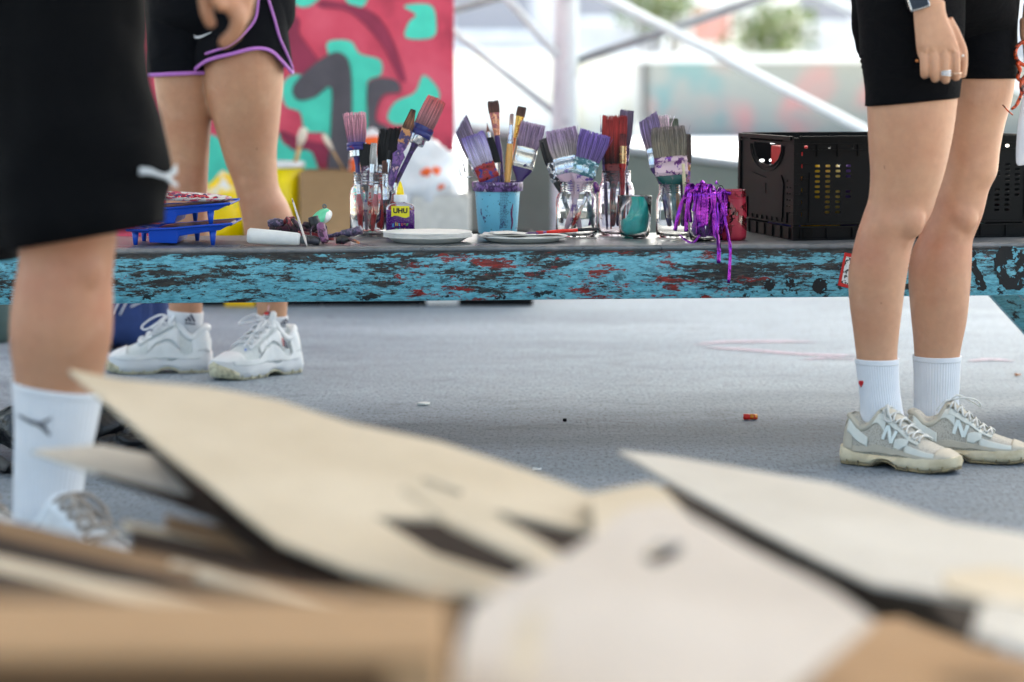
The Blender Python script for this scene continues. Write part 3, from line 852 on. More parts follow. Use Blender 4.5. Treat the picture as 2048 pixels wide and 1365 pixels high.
# ---- blue bucket
c2 = on_table(995, 467); t2 = tdist(c2); k2 = t2 / FPX
bucket = empty('paint_bucket', c2, 'light blue plastic pot with purple smeared rim holding brushes', 'pot')
def bucket_mat():
    m, nt, b, out = newmat('blue_pot')
    v = coords(nt)
    f = noise(nt, coords(nt, (1, 1, .6)), 55, 6, .6); g = noise(nt, v, 150, 3, .6)
    c = mix(nt, ramp(nt, f, [(.60, 0.0), (.62, 1.0)]), srgb(112, 192, 220), srgb(70, 80, 130))
    c = mix(nt, ramp(nt, g, [(.655, 0.0), (.665, 1.0)]), c, srgb(26, 32, 60))
    nt.links.new(c, b.inputs['Base Color']); b.inputs['Roughness'].default_value = .35
    return m
BM_ = bucket_mat()
m = MB(); R1, R0, H = .0535, .0455, .108
m.lathe([(.001, .001), (R0 - .003, 0), (R0, .003), (R1, H), (R1, H + .006), (R1 - .002, H + .006), (R1 - .002, H), (R0 - .002, .005), (.001, .004)], c2, 48)
m.build('pail', BM_, bucket)
m = MB(); m.lathe([(R1 - .0015, H + .012), (R1 + .002, H + .0135), (R1 + .0055, H + .012), (R1 + .0065, H + .009), (R1 + .0055, H - .008), (R1 + .004, H - .009), (R1 + .003, H - .008), (R1 - .0015, H - .004)], c2, 48)
m.build('rim', painted('rim', srgb(120, 90, 150), srgb(58, 34, 84), .48, 75, c3=srgb(190, 180, 205), thr3=.62), bucket)
# printed small lines of instructions
m = MB(); rnd = random.Random(4)
for r_ in range(24):
    z_ = H * (.93 - .034 * r_)
    if z_ < .01: break
    for (aa, ab) in ((-84, -58),):
        a = aa + rnd.uniform(0, 2)
        while a < ab - rnd.uniform(0, 9):
            wl = rnd.uniform(1.2, 4); rr = lerp(R0, R1, z_ / H) + .0005
            P = lambda an, zz: c2 + V((cos(radians(an)) * rr, sin(radians(an)) * rr, zz))
            m.add([P(a, z_), P(a + wl, z_), P(a + wl, z_ + .0013), P(a, z_ + .0013)], [(0, 1, 2, 3)])
            a += wl + 1.0
m.build('fine_print', simple('print_ink', srgb(40, 60, 100), .5), bucket, smooth=False)
m = MB(); 
pts = []
for q in range(9):
    z_ = lerp(.012, .072, q / 8); rr = lerp(R0, R1, z_ / H) + .0008
    an = radians(-47 + 2.5 * sin(q * .9)); pts.append(c2 + V((cos(an) * rr, sin(an) * rr, z_)))
m.tube(pts, [.001, .002, .0022, .0026, .002, .0028, .0022, .0016, .0005], 8, .4)
m.build('paint_drip', simple('drip', srgb(110, 40, 90), .35), bucket)
brush('lilac smeared flat brush leaning left at front of bucket', (944, 270), (1006, 428), t2 - .03, 'flat', 42, 62, 34, S((150, 140, 160), (168, 160, 196), (150, 140, 190), (96, 66, 160)), tin('redblue', srgb(150, 30, 30), .4, base=srgb(110, 60, 60), paint2=srgb(40, 44, 130)), painted('blueflat', srgb(42, 44, 130), srgb(80, 40, 80), .55), tipw=43, group=G2)
brush('grey purple flat brush behind the lilac one, turned on edge in bucket', (922, 248), (998, 440), t2 + .01, 'flat', 30, 66, 34, S((110, 90, 110), (130, 110, 135), (96, 80, 120)), chrome, pinkh, tipw=34, group=G2, twist=25, slant=.9)
brush('black bristled brush with tin ferrule in bucket', (978, 276), (1012, 440), t2 - .02, 'artist', 26, 52, 26, S((12, 12, 14), (16, 16, 20)), chrome, purh, th=.7, tipw=14, group=G2, belly=.005, fw=12, n=300)
brush('tiny pointed brush with long tin ferrule in bucket', (974, 247), (1002, 440), t2 + .015, 'artist', 7, 17, 40, S((120, 70, 50), (150, 110, 100)), chrome, purh, th=1, tipw=.5, group=G2, belly=.003, fw=6)
brush('brown tipped flat artist brush with copper ferrule and purple handle, tallest in bucket', (986, 202), (1012, 430), t2, 'artist', 21, 24, 46, S((90, 46, 34), (84, 44, 30), (60, 28, 22)), tin('copper', srgb(160, 90, 96), .56, base=srgb(206, 140, 110)), purh, th=.3, tipw=20, group=G2, belly=.0078, fw=11)
brush('brown tipped flat artist brush with gold ferrule leaning right in bucket', (1045, 214), (990, 440), t2 + .02, 'artist', 17, 20, 44, S((110, 66, 40), (84, 46, 30), (56, 28, 20)), tin('gold', srgb(190, 120, 60), .62, base=srgb(212, 166, 84)), painted('orange', srgb(206, 110, 40), srgb(80, 30, 70), .55), th=.3, tipw=16, group=G2, belly=.0055, fw=7)
brush('small filbert brush with bare wooden handle in bucket', (1024, 228), (1010, 440), t2 - .01, 'artist', 8, 22, 38, S((190, 150, 120), (150, 110, 110)), chrome, woodh, th=.7, tipw=6, group=G2, belly=.0078, fw=12)
brush('wide purple handled flat brush leaning right in bucket', (1067, 247), (1020, 438), t2 - .01, 'flat', 43, 50, 42, S((112, 84, 110), (140, 112, 140), (120, 84, 130), (160, 130, 160)), tin('clean', srgb(60, 50, 90), .66, base=(.72, .71, .66)), painted('deep', srgb(52, 28, 96), srgb(40, 60, 60), .66), tipw=48, group=G2)
# wire hook clipped on the rim
m = MB(); hk = [W(924, 318, t2), W(921, 322, t2), W(921, 350, t2), W(928, 354, t2), W(945, 354, t2)]
m.tube(spline(hk, 14), .0013, 8); m.tube([W(924, 318, t2), W(930, 345, t2)], .0016, 8)
tag(m.build('wire_hook', chrome, loc=hk[0]), 'small bent wire hook hanging at left rim of the blue pot', 'hook')

# ---- jar 2 (short, clear)
c3 = on_table(1153, 474); t3 = tdist(c3)
m = MB(); m.lathe(jar_prof(.127, .0475, .0375, .024), c3, 48)
tag(m.build('glass_jar', GLASS, loc=c3), 'short clear jar holding two broad numbered brushes with lilac handles', 'jar')
lil = tin('lil', srgb(96, 60, 150), .66, base=(.60, .66, .74))
brush('broad upright brush numbered 00 with grey lilac bristles', (1121, 258), (1160, 462), t3 - .006, 'flat', 54, 56, 34, S((150, 136, 128), (140, 124, 130), (128, 100, 136), (150, 120, 160)), lil, pinkh, tipw=60, group=G3, number='00', n=620)
brush('broad brush numbered 02 with purple bristles leaning right', (1192, 266), (1132, 462), t3 - .022, 'flat', 50, 56, 34, S((84, 60, 120), (96, 66, 140), (90, 56, 150), (110, 70, 170)), tin('grn', srgb(60, 110, 120), .5, base=(.42, .55, .60)), pinkh, tipw=58, group=G3, number='02', n=620)
brush('dark brush seen edge on behind the brush numbered 00', (1088, 278), (1150, 460), t3 + .022, 'flat', 30, 50, 40, S((40, 40, 44), (60, 58, 60), (50, 48, 56)), tin('drk', srgb(40, 40, 50), .5), painted('dkgreen', srgb(50, 54, 52), srgb(150, 150, 160), .62), tipw=20, th=.5, twist=50, group=G3)
brush('thin brush with cream handle and red end inside short jar', (1176, 385), (1140, 466), t3 - .02, 'artist', 8, 10, 16, S((60, 24, 34), (90, 40, 50)), chrome, painted('creamred', srgb(200, 180, 160), srgb(190, 30, 30), .52, 30), th=.9, tipw=7, group=G3, belly=.005, n=60)
brush('grey handled brush slanting inside short jar', (1172, 375), (1190, 466), t3 + .02, 'artist', 8, 10, 16, S((70, 70, 80), (90, 90, 100)), chrome, painted('greyh', srgb(110, 120, 130), srgb(80, 90, 100), .55), th=.9, tipw=7, group=G3, belly=.0075, n=60)
m = MB(); q = W(1192, 374, t3 + .03); m.lathe([(.001, -.006), (.009, -.005), (.0125, -.001), (.0125, .003), (.009, .006), (.001, .007)], q, 24, Matrix.Rotation(radians(70), 3, 'Y'))
m.tube([q + V((0, 0, -.004)), W(1180, 455, t3 + .03)], .0035, 10)
tag(m.build('palette_knife', painted('knifeh', srgb(120, 60, 150), srgb(200, 130, 170), .55), loc=W(1180, 455, t3 + .03)), 'purple round knobbed tool standing at back of short jar', 'tool')

# ---- jar 3 (tall, lilac tinted)
c4 = on_table(1232, 471); t4 = tdist(c4)
GL2 = glassmat('lilac_stained_glass', (.97, .93, .98), 0, srgb(176, 160, 184), .30)
m = MB(); m.lathe(jar_prof(.150, .0415, .0335, .026), c4, 48)
tag(m.build('glass_jar', GL2, loc=c4), 'tall lilac stained jar behind the turquoise cup with red brush', 'jar')
brush('red flat brush with blackened base standing in tall jar', (1229, 232), (1226, 455), t4 - .008, 'flat', 42, 96, 20, S((24, 16, 16), (70, 30, 26), (170, 50, 44), (190, 60, 56), (160, 40, 40)), tin('rust', srgb(120, 30, 30), .42, base=srgb(60, 30, 34)), painted('darkred', srgb(110, 24, 30), srgb(40, 20, 30), .5), tipw=46, th=.4, group=G4, n=640)
brush('tall thin flat brush with dull purple bristles, tallest in tall jar', (1254, 221), (1236, 455), t4 + .012, 'flat', 22, 66, 44, S((90, 64, 84), (110, 86, 110), (96, 74, 110)), tin('dp', srgb(60, 36, 70), .5, base=srgb(120, 100, 130)), purh, tipw=26, th=.5, group=G4, twist=20)
brush('slim brush with gold ferrule and red handle in tall jar', (1246, 268), (1244, 452), t4 - .018, 'artist', 14, 24, 36, S((150, 30, 30), (90, 20, 24)), tin('gold2', srgb(190, 130, 90), .64, base=srgb(214, 170, 120)), painted('redblk', srgb(170, 26, 26), srgb(40, 16, 24), .6), th=.8, tipw=10, group=G4, belly=.006, fw=14)
brush('needle thin brush at left of tall jar', (1201, 250), (1216, 455), t4 - .02, 'artist', 3, 14, 30, S((120, 100, 120), (150, 130, 150)), chrome, painted('inky', srgb(50, 34, 80), srgb(90, 70, 120), .5), th=1, tipw=.5, group=G4, belly=.0028, fw=3, n=30)
for i, (bx, tx) in enumerate(((1214, 1210), (1222, 1224), (1252, 1258))):
    brush(['dark purple', 'ink blue', 'dull brown'][i] + ' brush handle sunk inside tall jar', (tx, 340), (bx, 462), t4 + .01 * i, 'artist', 8, 12, 16, S((60, 24, 64), (90, 40, 90)), chrome, [painted('inky', None, None), painted('redblk', None, None), painted('brn', srgb(120, 84, 80), srgb(80, 60, 110), .5)][i], th=.9, tipw=7, group=G4, belly=.0045, n=50)

# ---- turquoise cup
c5 = on_table(1269, 477); t5 = tdist(c5)
cup = empty('drinking_glass', c5, 'stemless glass coated inside with thick turquoise paint', 'glass')
m = MB(); m.lathe(tumbler_prof(.097, .0345, .0395), c5, 48)
m.build('glass_bowl', glassmat('spattered_glass', (1, 1, 1), 0, srgb(40, 30, 50), .24), cup)
m = MB(); rings = []
for z_, r_, ox in ((.008, .016, .004), (.012, .026, .003), (.022, .0305, .001), (.045, .0318, .002), (.055, .0305, .006), (.062, .026, .014), (.064, .019, .022), (.058, .009, .022)):
    ring = []
    for i in range(40):
        a = 2 * pi * i / 40
        rr = r_ + mnoise.noise(V((cos(a) * 2, sin(a) * 2, z_ * 60))) * .0022
        zz = z_ + (.019 * cos(a - .2) if z_ > .05 else .004 * cos(a)) + mnoise.noise(V((cos(a) * 3, sin(a) * 3, 7))) * .012 * (z_ > .04)
        ring.append(c5 + V((cos(a) * rr + ox * .4, sin(a) * rr, zz)))
    rings.append(ring)
m.loft(rings, (True, True)); m.build('paint', simple('turquoise_paint', srgb(30, 176, 172), .35, var=.2, scale=40, bmp=.4, bscale=90), cup)

# ---- jar 4
c6 = on_table(1349, 475); t6 = tdist(c6)
m = MB(); m.lathe(jar_prof(.122, .0425, .036, .022), c6, 48)
tag(m.build('glass_jar', GLASS, loc=c6), 'clear jar left of the purple ribbon with broad grey brown brush', 'jar')
grn = painted('teal_h', srgb(20, 84, 80), srgb(196, 160, 176), .6, 50)
brush('broad grey brown brush with thick pink purple crust on its ferrule, front of jar', (1336, 254), (1352, 455), t6 - .010, 'flat', 66, 60, 38, S((120, 108, 88), (122, 112, 92), (106, 96, 80), (116, 100, 96)), tin('pinkcrust', srgb(214, 186, 196), .40, base=srgb(120, 70, 140), paint2=srgb(96, 40, 110), scale=55), grn, tipw=62, group=G5, n=760, split=1)
brush('lilac bristled flat brush leaning left behind the broad grey one', (1296, 234), (1340, 455), t6 + .008, 'flat', 34, 62, 40, S((150, 120, 130), (124, 96, 130), (120, 92, 150), (110, 86, 130)), lil, purh, tipw=38, group=G5, slant=.45)
brush('pale pink ragged flat brush behind the broad grey one', (1323, 232), (1338, 455), t6 + .022, 'flat', 26, 60, 30, S((150, 110, 120), (190, 150, 160), (206, 170, 180)), chrome, pinkh, tipw=24, group=G5, messy=2)
brush('small grey green flat brush at back right of jar', (1347, 238), (1356, 455), t6 + .03, 'flat', 15, 46, 24, S((90, 100, 86), (110, 120, 100), (70, 80, 60)), chrome, woodh, tipw=16, th=.5, group=G5)
brush('dark brown narrow brush with purple clotted handle at right of jar', (1372, 269), (1366, 455), t6 + .012, 'flat', 22, 56, 42, S((70, 50, 40), (90, 70, 60), (70, 54, 50)), tin('clot', srgb(150, 100, 160), .45, base=srgb(200, 150, 110), paint2=srgb(84, 50, 150)), purh, tipw=18, th=.6, group=G5, twist=15)
m = MB(); m.tube([W(1366, 328, t6 - .02), W(1372, 420, t6 - .02)], .0042, 10); tag(m.build('wooden_stick', simple('cream_stick', srgb(206, 196, 160), .6), loc=W(1372, 420, t6 - .02)), 'cream round stick leaning in the jar beside the purple ribbon', 'stick')

# ---- red jar
c7 = on_table(1462, 480); t7 = tdist(c7)
m = MB(); m.lathe(jar_prof(.113, .0345, .0315, .022), c7, 48)
tag(m.build('glass_jar', glassmat('red_stained_glass', (.95, .55, .62), .05, srgb(176, 34, 62), .52), loc=c7), 'jar stained crimson inside and out between ribbon and black crate', 'jar')
m = MB(); m.lathe([(.001, .008), (.029, .008), (.031, .014), (.031, .03), (.026, .034), (.001, .033)], c7, 32)
tag(m.build('paint_pool', simple('red_pool', srgb(150, 22, 44), .3), loc=c7), 'crimson paint left in the bottom of the red jar', 'paint')
m = MB(); rnd = random.Random(2)
def jarp(px, py, off=.0006):       # point on the front of the red jar
    p = W(px, py, t7 - .034); a = math.atan2(-sqrt(max(0, .0351 ** 2 - (p.x - c7.x) ** 2)), p.x - c7.x)
    return c7 + V((cos(a) * (.0345 + off), sin(a) * (.0345 + off), p.z - c7.z))
for pts, wd in ((((1457, 403), (1458, 415), (1452, 420)), 3), (((1449, 412), (1462, 417)), 3.5), (((1455, 420), (1457, 428)), 2.5), (((1468, 424), (1462, 432), (1465, 440), (1459, 446)), 3.2), (((1458, 433), (1468, 428)), 2.6), (((1459, 440), (1470, 436)), 2.2)):
    for (ax, ay), (bx, by) in zip(pts, pts[1:]):
        m.tube([jarp(lerp(ax, bx, q / 4), lerp(ay, by, q / 4)) for q in range(5)], wd * .5 * t7 / FPX, 6, 1)
tag(m.build('black_scrawl', blk, loc=c7), 'black brush scrawl on the front of the red jar', 'mark')
# ---------------------------------------------------------------- glitter glue bottle
c = on_table(801, 476.5); tg = tdist(c); kg = tg / FPX
gb = empty('glue_bottle', c, 'squeeze bottle of purple glitter glue with yellow nozzle and yellow label', 'glue bottle')
hw, hd = .0325, .0125
def bsec(z, w, d, e=.55): return [c + V((abs(cos(a)) ** e * (1 if cos(a) > 0 else -1) * w, abs(sin(a)) ** e * (1 if sin(a) > 0 else -1) * d, z)) for a in [2 * pi * i / 32 for i in range(32)]]
bodyp = [(0, hw * .9, hd * .8), (.002, hw, hd), (.064, hw, hd), (.071, hw * .97, hd), (.076, hw * .85, hd * .9), (.079, hw * .6, hd * .8), (.080, .011, .0095), (.083, .0105, .0095)]
m = MB(); m.loft([bsec(*q) for q in bodyp]); m.build('bottle_body', glassmat('clear_plastic', (.93, .88, .97), .08), gb)
def glit():
    mm_, nt, b, out = newmat('glitter_glue'); v = coords(nt)
    vo = N(nt, 'TexVoronoi'); vo.inputs['Scale'].default_value = 420; nt.links.new(v, vo.inputs['Vector'])
    mask = ramp(nt, vo.outputs['Distance'], [(.16, 1.0), (.24, 0.0)])
    h = N(nt, 'HueSaturation'); h.inputs['Color'].default_value = col4(srgb(200, 110, 220)); h.inputs['Value'].default_value = 1
    nt.links.new(vo.outputs['Color'], h.inputs['Hue']) if False else None
    fl = mix(nt, .6, vo.outputs['Color'], srgb(230, 170, 250))
    nt.links.new(mix(nt, mask, srgb(104, 30, 150), fl), b.inputs['Base Color']); b.inputs['Roughness'].default_value = .25
    return mm_
m = MB(); m.loft([bsec(z, w - .0012, d - .0012) for z, w, d in [(.0015, hw * .9, hd * .8), (.003, hw, hd), (.060, hw, hd), (.064, hw * .97, hd)]])
m.build('glue', glit(), gb)
m = MB(); m.lathe([(.0005, .082), (.0142, .082), (.0150, .083), (.0150, .0965), (.0142, .0985), (.0005, .099)], c, 32); capo = m.build('cap', simple('white_plastic', (.78, .79, .82), .4), gb, auto=40)
m = MB(); m.lathe([(.0005, .098), (.0088, .098), (.0082, .104), (.0064, .114), (.0038, .123), (.0018, .128), (.0005, .129)], c, 24); m.build('nozzle', simple('yellow_plastic', srgb(250, 214, 20), .35), gb)
def front(px, py, off=0): 
    p = W(px, py, tg - hd); return V((p.x, c.y - hd - .0006 - off, p.z))
lab = [(783, 412), (819, 412), (819, 433), (812, 436), (805, 435), (797, 432), (789, 431), (783, 434)]
vs, fs = plate([(front(*p).x, front(*p).z) for p in lab], [], .0004)
m = MB(); m.add([(q.x, c.y - hd - .0008 + q.z, q.y) for q in vs], fs); lb = m.build('label_sheet', simple('label_yellow', srgb(220, 208, 40), .5, var=.03), gb, smooth=False)
vs, fs = text_geo('UHU', .0152, .0001, .0007, 1.02); q0 = front(801, 422)
m = MB(); m.add([(q0.x + q.x, c.y - hd - .0014 - q.z, q0.z + q.y) for q in vs], fs); m.build('lettering', simple('ink_black', (.01, .01, .01), .5), lb, smooth=False)
lc = [(80, 150, 230), (240, 150, 60), (120, 190, 230), (240, 220, 90), (120, 200, 120), (230, 90, 110), (250, 170, 60)]
x = 786.0
for word, py, x in (('glitter', 449, 786.5), ('glue', 459, 793)):
    for i, ch in enumerate(word):
        vs, fs = text_geo(ch, .0108, .0001, .0003); q0 = front(x, py); wd = 3.0 if ch in 'il' else 5.0
        m = MB(); m.add([(q0.x + q.x, c.y - hd - .0014 - q.z, q0.z + q.y) for q in vs], fs)
        m.build('letter', simple('letter_ink', srgb(*lc[(i * 3 + len(word)) % 7]), .5, var=.02), gb, smooth=False)
        x += wd + (1.2 if word == 'glue' else .4)
# ---------------------------------------------------------------- paper plates
paper = simple('white_card', (.72, .71, .68), .7, var=.06, scale=60, bmp=.1)
platew = simple('plate_white', (.70, .73, .72), .45, var=.05, scale=30)
def plate_prof(z0, R): return [(.001, z0 + .0035), (R * .72, z0 + .0035), (R * .80, z0 + .006), (R * .95, z0 + .0125), (R, z0 + .0130), (R * 1.005, z0 + .0118), (R * .96, z0 + .0105), (R * .82, z0 + .003), (R * .74, z0), (.001, z0)]
pc = on_table(856, 484.6); pt = tdist(pc)
m = MB(); m.lathe(plate_prof(.0005, .094), pc, 64)
tag(m.build('plate', platew, loc=pc), 'glossy white plate lying under the round card discs', 'plate')
for i in range(5):
    m = MB(); rings = []
    z = .0130 + i * .0022; R = .0985 - .0008 * (i % 2)
    off = V((random.uniform(-.0012, .0012), random.uniform(-.001, .001), 0))
    for r_, dz in ((.001, 0), (R * .5, 0), (R, 0), (R + .0006, .0010), (R, .0019), (R * .5, .0019), (.001, .0019)):
        ring = []
        for k in range(72):
            a = 2 * pi * k / 72; rr = r_ * (1 + (.006 * mnoise.noise(V((cos(a) * 3, sin(a) * 3, i * 3.1))) if r_ > .09 else 0))
            ring.append(pc + off + V((cos(a) * rr, sin(a) * rr, z + dz + (.0009 * mnoise.noise(V((cos(a) * 2, sin(a) * 2, i * 1.7))) if r_ > .04 else 0))))
        rings.append(ring)
    m.loft(rings, (True, True))
    tag(m.build('card_disc', paper, loc=pc), ['lowest', 'second', 'middle', 'fourth', 'top'][i] + ' round white card disc in the stack on the plate', 'card disc', 'round card discs stacked on the plate')
# second plate with sheets
pc2 = on_table(1046, 483)
m = MB(); m.lathe([(r * (1.08 if r > .05 else 1), z) for r, z in plate_prof(.0005, .092)], pc2, 64)
tag(m.build('plate', platew, loc=pc2), 'white plate in front of the blue pot with curled paper sheets on it', 'plate')
for i, (lift, yaw, w_, ox) in enumerate(((.004, .05, .088, .006), (.0075, -.06, .086, -.004), (.0105, .12, .080, .010))):
    m = MB(); rings = []
    for u in range(17):
        s = u / 16 * 2 - 1; ring = []
        for v_ in range(5):
            q = v_ / 4 * 2 - 1
            z = .0075 + lift + .006 * max(0, -s - .25) * (1 + i * .4) - .005 * s * s + .0015 * sin(s * 6 + i * 2) + .0035 * max(0, s - .6)
            p = V((s * w_ + ox, q * .045, z)); p.rotate(Matrix.Rotation(yaw, 3, 'Z').to_euler())
            ring.append(pc2 + p)
        rings.append(ring)
    m.loft(rings, closed=False)
    o = m.build('paper_sheet', paper, loc=pc2); thicken(o, .0008)
    tag(o, ['lowest', 'middle', 'uppermost'][i] + ' curled white paper sheet on the plate before the blue pot', 'paper', 'paper sheets on the right plate')
# brush lying across
a = W(1058, 467, 5.30); b = W(1200, 452, 5.34); a.z = TZ + .024; b.z = TZ + .031
br = empty('paintbrush', a, 'red and black handled brush lying on the right hand plate', 'paint brush', 'brushes lying on the table')
d = (b - a)
P = lambda k: a + d * k
m = MB(); m.tube([P(.24), P(.3), P(.45), P(.68)], [.0028, .0036, .0042, .0038], 12); m.build('handle', simple('glossy_red', srgb(220, 36, 24), .25), br)
m = MB(); m.tube([P(.68), P(.8), P(.93), P(.99), P(1.0)], [.0038, .0040, .0038, .003, .001], 12); m.build('handle_end', simple('glossy_black', (.015, .015, .02), .25), br, label='black dipped end')
m = MB(); m.tube([P(.10), P(.24)], [.0042, .003], 12); m.build('ferrule', painted('rimk', srgb(120, 80, 140), srgb(180, 40, 50), .5), br)
m = MB(); m.tube([P(-.05), P(0), P(.10)], [.0008, .0036, .0042], 12, .6); m.build('bristles', simple('wetbr', srgb(90, 70, 110), .5), br)
# ---------------------------------------------------------------- blue roller trays
bp = simple('blue_plastic', srgb(14, 74, 186), .28, var=.05, scale=8)
wetp = painted('wetpaint', srgb(60, 20, 40), srgb(20, 14, 20), .5, 40, c3=srgb(120, 20, 60), thr3=.62)
def tray(dz, dx, label, white):
    # local: x right, shallow ramp rising to the right; deep well at left
    ty0 = 5.245
    xs = [Wy(px, 440, ty0).x for px in (252, 300, 335, 345, 358, 400, 440, 466)]
    root = empty('paint_tray', (xs[3] + dx, ty0 + .07, TZ + dz), label, 'paint tray', 'blue paint trays stacked at the left')
    y0, y1 = ty0 - .005, ty0 + .17
    zt = [.034, .037, .040, .041, .042, .045, .047, .048]          # rim height
    zb = [.026, .024, .006, .004, .020, .028, .034, .042]          # underside
    m = MB(); 
    def ring(i, inset, z): return [V((xs[i] + dx, y0 + inset, TZ + dz + z)), V((xs[i] + dx, y1 - inset, TZ + dz + z))]
    prof = [(252, .036, .030), (296, .036, .026), (298, .038, .006), (352, .040, .004), (358, .041, .020), (400, .045, .027), (440, .048, .033), (452, .049, .040), (466, .050, .045)]
    rings = []
    for px, zr, zu in prof:
        X = Wy(px, 440, ty0).x + dx; Z = TZ + dz
        rings.append([V((X, y0 - .006, Z + zr)), V((X, y0 - .006, Z + zr - .004)), V((X, y0, Z + zr - .005)), V((X, y0 + .006, Z + zu)), V((X, y1 - .006, Z + zu)), V((X, y1, Z + zr - .005)), V((X, y1 + .006, Z + zr - .004)), V((X, y1 + .006, Z + zr)),
                      V((X, y1 - .002, Z + zr)), V((X, y1 - .009, Z + zu + .0025)), V((X, y0 + .009, Z + zu + .0025)), V((X, y0 + .002, Z + zr))])
    m.loft(rings); o = m.build('basin', bp, root, smooth=False); bevel(o, .0012)
    for px, yy in ((268, y0 + .02), (268, y1 - .03), (424, y0 + .016), (376, y1 - .02)):
        X = Wy(px, 440, ty0).x + dx
        m = MB(); m.tube([(X, yy, TZ + dz), (X, yy, TZ + dz + .034)], [.0045, .0085], 14); m.build('foot', bp, root)
    m = MB()
    X0 = Wy(300, 440, ty0).x + dx; X1 = Wy(462, 440, ty0).x + dx
    n = 14; rg = []
    for i in range(n):
        X = lerp(X0, X1, i / (n - 1)); zz = TZ + dz + lerp(.034, .0475, i / (n - 1)) - (.004 if i in (0, n - 1) else 0)
        rg.append([V((X, lerp(y0 + .004, y1 - .004, j / 6), zz + .0015 * mnoise.noise(V((X * 60, j, dz * 9))))) for j in range(7)])
    m.loft(rg, closed=False); o = m.build('paint_layer', wetp, root); thicken(o, .002)
    return root
tray(.0005, 0, 'lower blue plastic roller tray with dried dark paint inside', False)
tray(.0445, -.004, 'upper blue plastic roller tray carrying a paint smeared white plate', True)
# smeared plate on top of the upper tray
q0 = W(350, 404, 5.27); q0.z = TZ + .102
A = Matrix.Rotation(radians(-4), 3, 'Y').inverted()
pm_ = splotch('smeared_plate', (.7, .68, .66), srgb(190, 60, 90), .54, 45, .45, 0, .3, c3=srgb(90, 30, 110), thr3=.62)
m = MB(); R = .118; tilt = Matrix.Rotation(radians(3.2), 3, 'Y')
m.lathe([(.001, 0), (R * .8, 0), (R * .86, .002), (R, .007), (R * 1.01, .0064), (R * .88, -.001), (.001, -.002)], q0 + V((0, .04, -.001)), 64, tilt)
tag(m.build('plate', pm_, loc=q0), 'white plate smeared with red and purple paint, on top of the blue trays', 'plate')
m = MB(); rnd = random.Random(5)
for i in range(26):
    a = rnd.uniform(0, 2 * pi); r_ = rnd.uniform(0, .085); p = V((cos(a) * r_, sin(a) * r_ * .8, .002)); p.rotate(tilt.to_euler())
    m.ball(q0 + V((.012, .035, .0015)) + p, (rnd.uniform(.004, .011), rnd.uniform(.004, .01), rnd.uniform(.002, .0045)), 10, 6)
tag(m.build('paint_blobs', splotch('blobs', srgb(190, 16, 40), srgb(60, 20, 80), .5, 60, .2, 0, .2), loc=q0), 'red and violet blobs of wet paint on the smeared plate', 'paint', kind='stuff')
# ---------------------------------------------------------------- white foam roller
tr = 5.23
a = W(505, 464, tr); b = W(594, 474, tr)
a.z = TZ + .0225; b.z = TZ + .0155
ro = empty('paint_roller_sleeve', a, 'clean white foam roller sleeve lying at front of the table', 'roller sleeve')
d = (b - a).normalized(); Lr = (b - a).length
m = MB(); m.tube([a - d * .012, a - d * .011, a - d * .006, lerp(a, b, .5), b, b + d * .006, b + d * .007], [.004, .013, .0168, .0160, .0140, .0125, .008], 28)
m.build('foam', simple('white_foam', (.74, .75, .74), .9, var=.05, scale=60, bmp=.5, bscale=500), ro)
m = MB(); m.tube([b + d * .005, b + d * .012, b + d * .020], [.006, .010, .009], 16); m.build('end_cap', simple('grey_cap', (.08, .10, .11), .4), ro)
m = MB(); m.tube([W(512, 474, tr), W(513, 478, tr), W(513, 489, tr)], .0007, 6); m.build('wire', chrome, ro)
# ---------------------------------------------------------------- heap of used rollers and brushes
clot = painted('clot', srgb(72, 30, 56), srgb(22, 16, 24), .5, 70, c3=srgb(150, 110, 150), thr3=.62)
clot2 = painted('clot2', srgb(60, 60, 84), srgb(120, 100, 130), .5, 90, c3=srgb(30, 20, 34), thr3=.56)
clotr = painted('clotr', srgb(140, 50, 56), srgb(40, 20, 40), .52, 70, c3=srgb(200, 130, 120), thr3=.63)
def lump(name, label, pts, rad, mat, t, cat='roller', flat=1.0, extra=None, seed=0, amp=.0016):
    P = [W(x, y, t + dz) for x, y, dz in pts]
    root = empty(name, (P[0].x, P[0].y, TZ), label, cat, 'used rollers and brushes heaped on the table')
    C = spline(P, 16); R = [max(.0008, cubic([(i / (len(rad) - 1), r) for i, r in enumerate(rad)], j / 15)[0]) for j in range(16)]
    m = MB(); m.tube(C, R, 14, flat)
    m.v = [p + V((mnoise.noise(p * 160 + V((seed, 0, 0))), mnoise.noise(p * 160 + V((0, seed, 5))), mnoise.noise(p * 160 + V((9, 0, seed))))) * amp for p in m.v]
    m.build('sleeve' if cat == 'roller' else 'handle', mat, root)
    if extra: extra(root, C)
    return root
def wire(pts, t, r=.0016):
    def f(root, C):
        m = MB(); m.tube(spline([W(x, y, t) for x, y in pts], 18), r, 8); m.build('wire_frame', tin('wf', srgb(60, 30, 60), .5), root)
    return f
th_ = 5.33
lump('paint_roller', 'dark purple crusted mini roller lying behind the white sleeve', [(540, 462, .03), (580, 460, .03), (630, 464, .02)], [.010, .0135, .0135, .012], clot, th_, extra=wire([(630, 464), (650, 470), (652, 452), (640, 446)], th_))
lump('paint_roller', 'black crusted roller head standing on end under the green handle', [(626, 434, 0), (630, 450, 0), (632, 462, 0)], [.011, .0125, .010], painted('blackcl', (.012, .012, .014), srgb(60, 40, 60), .6), th_ - .02, seed=3)
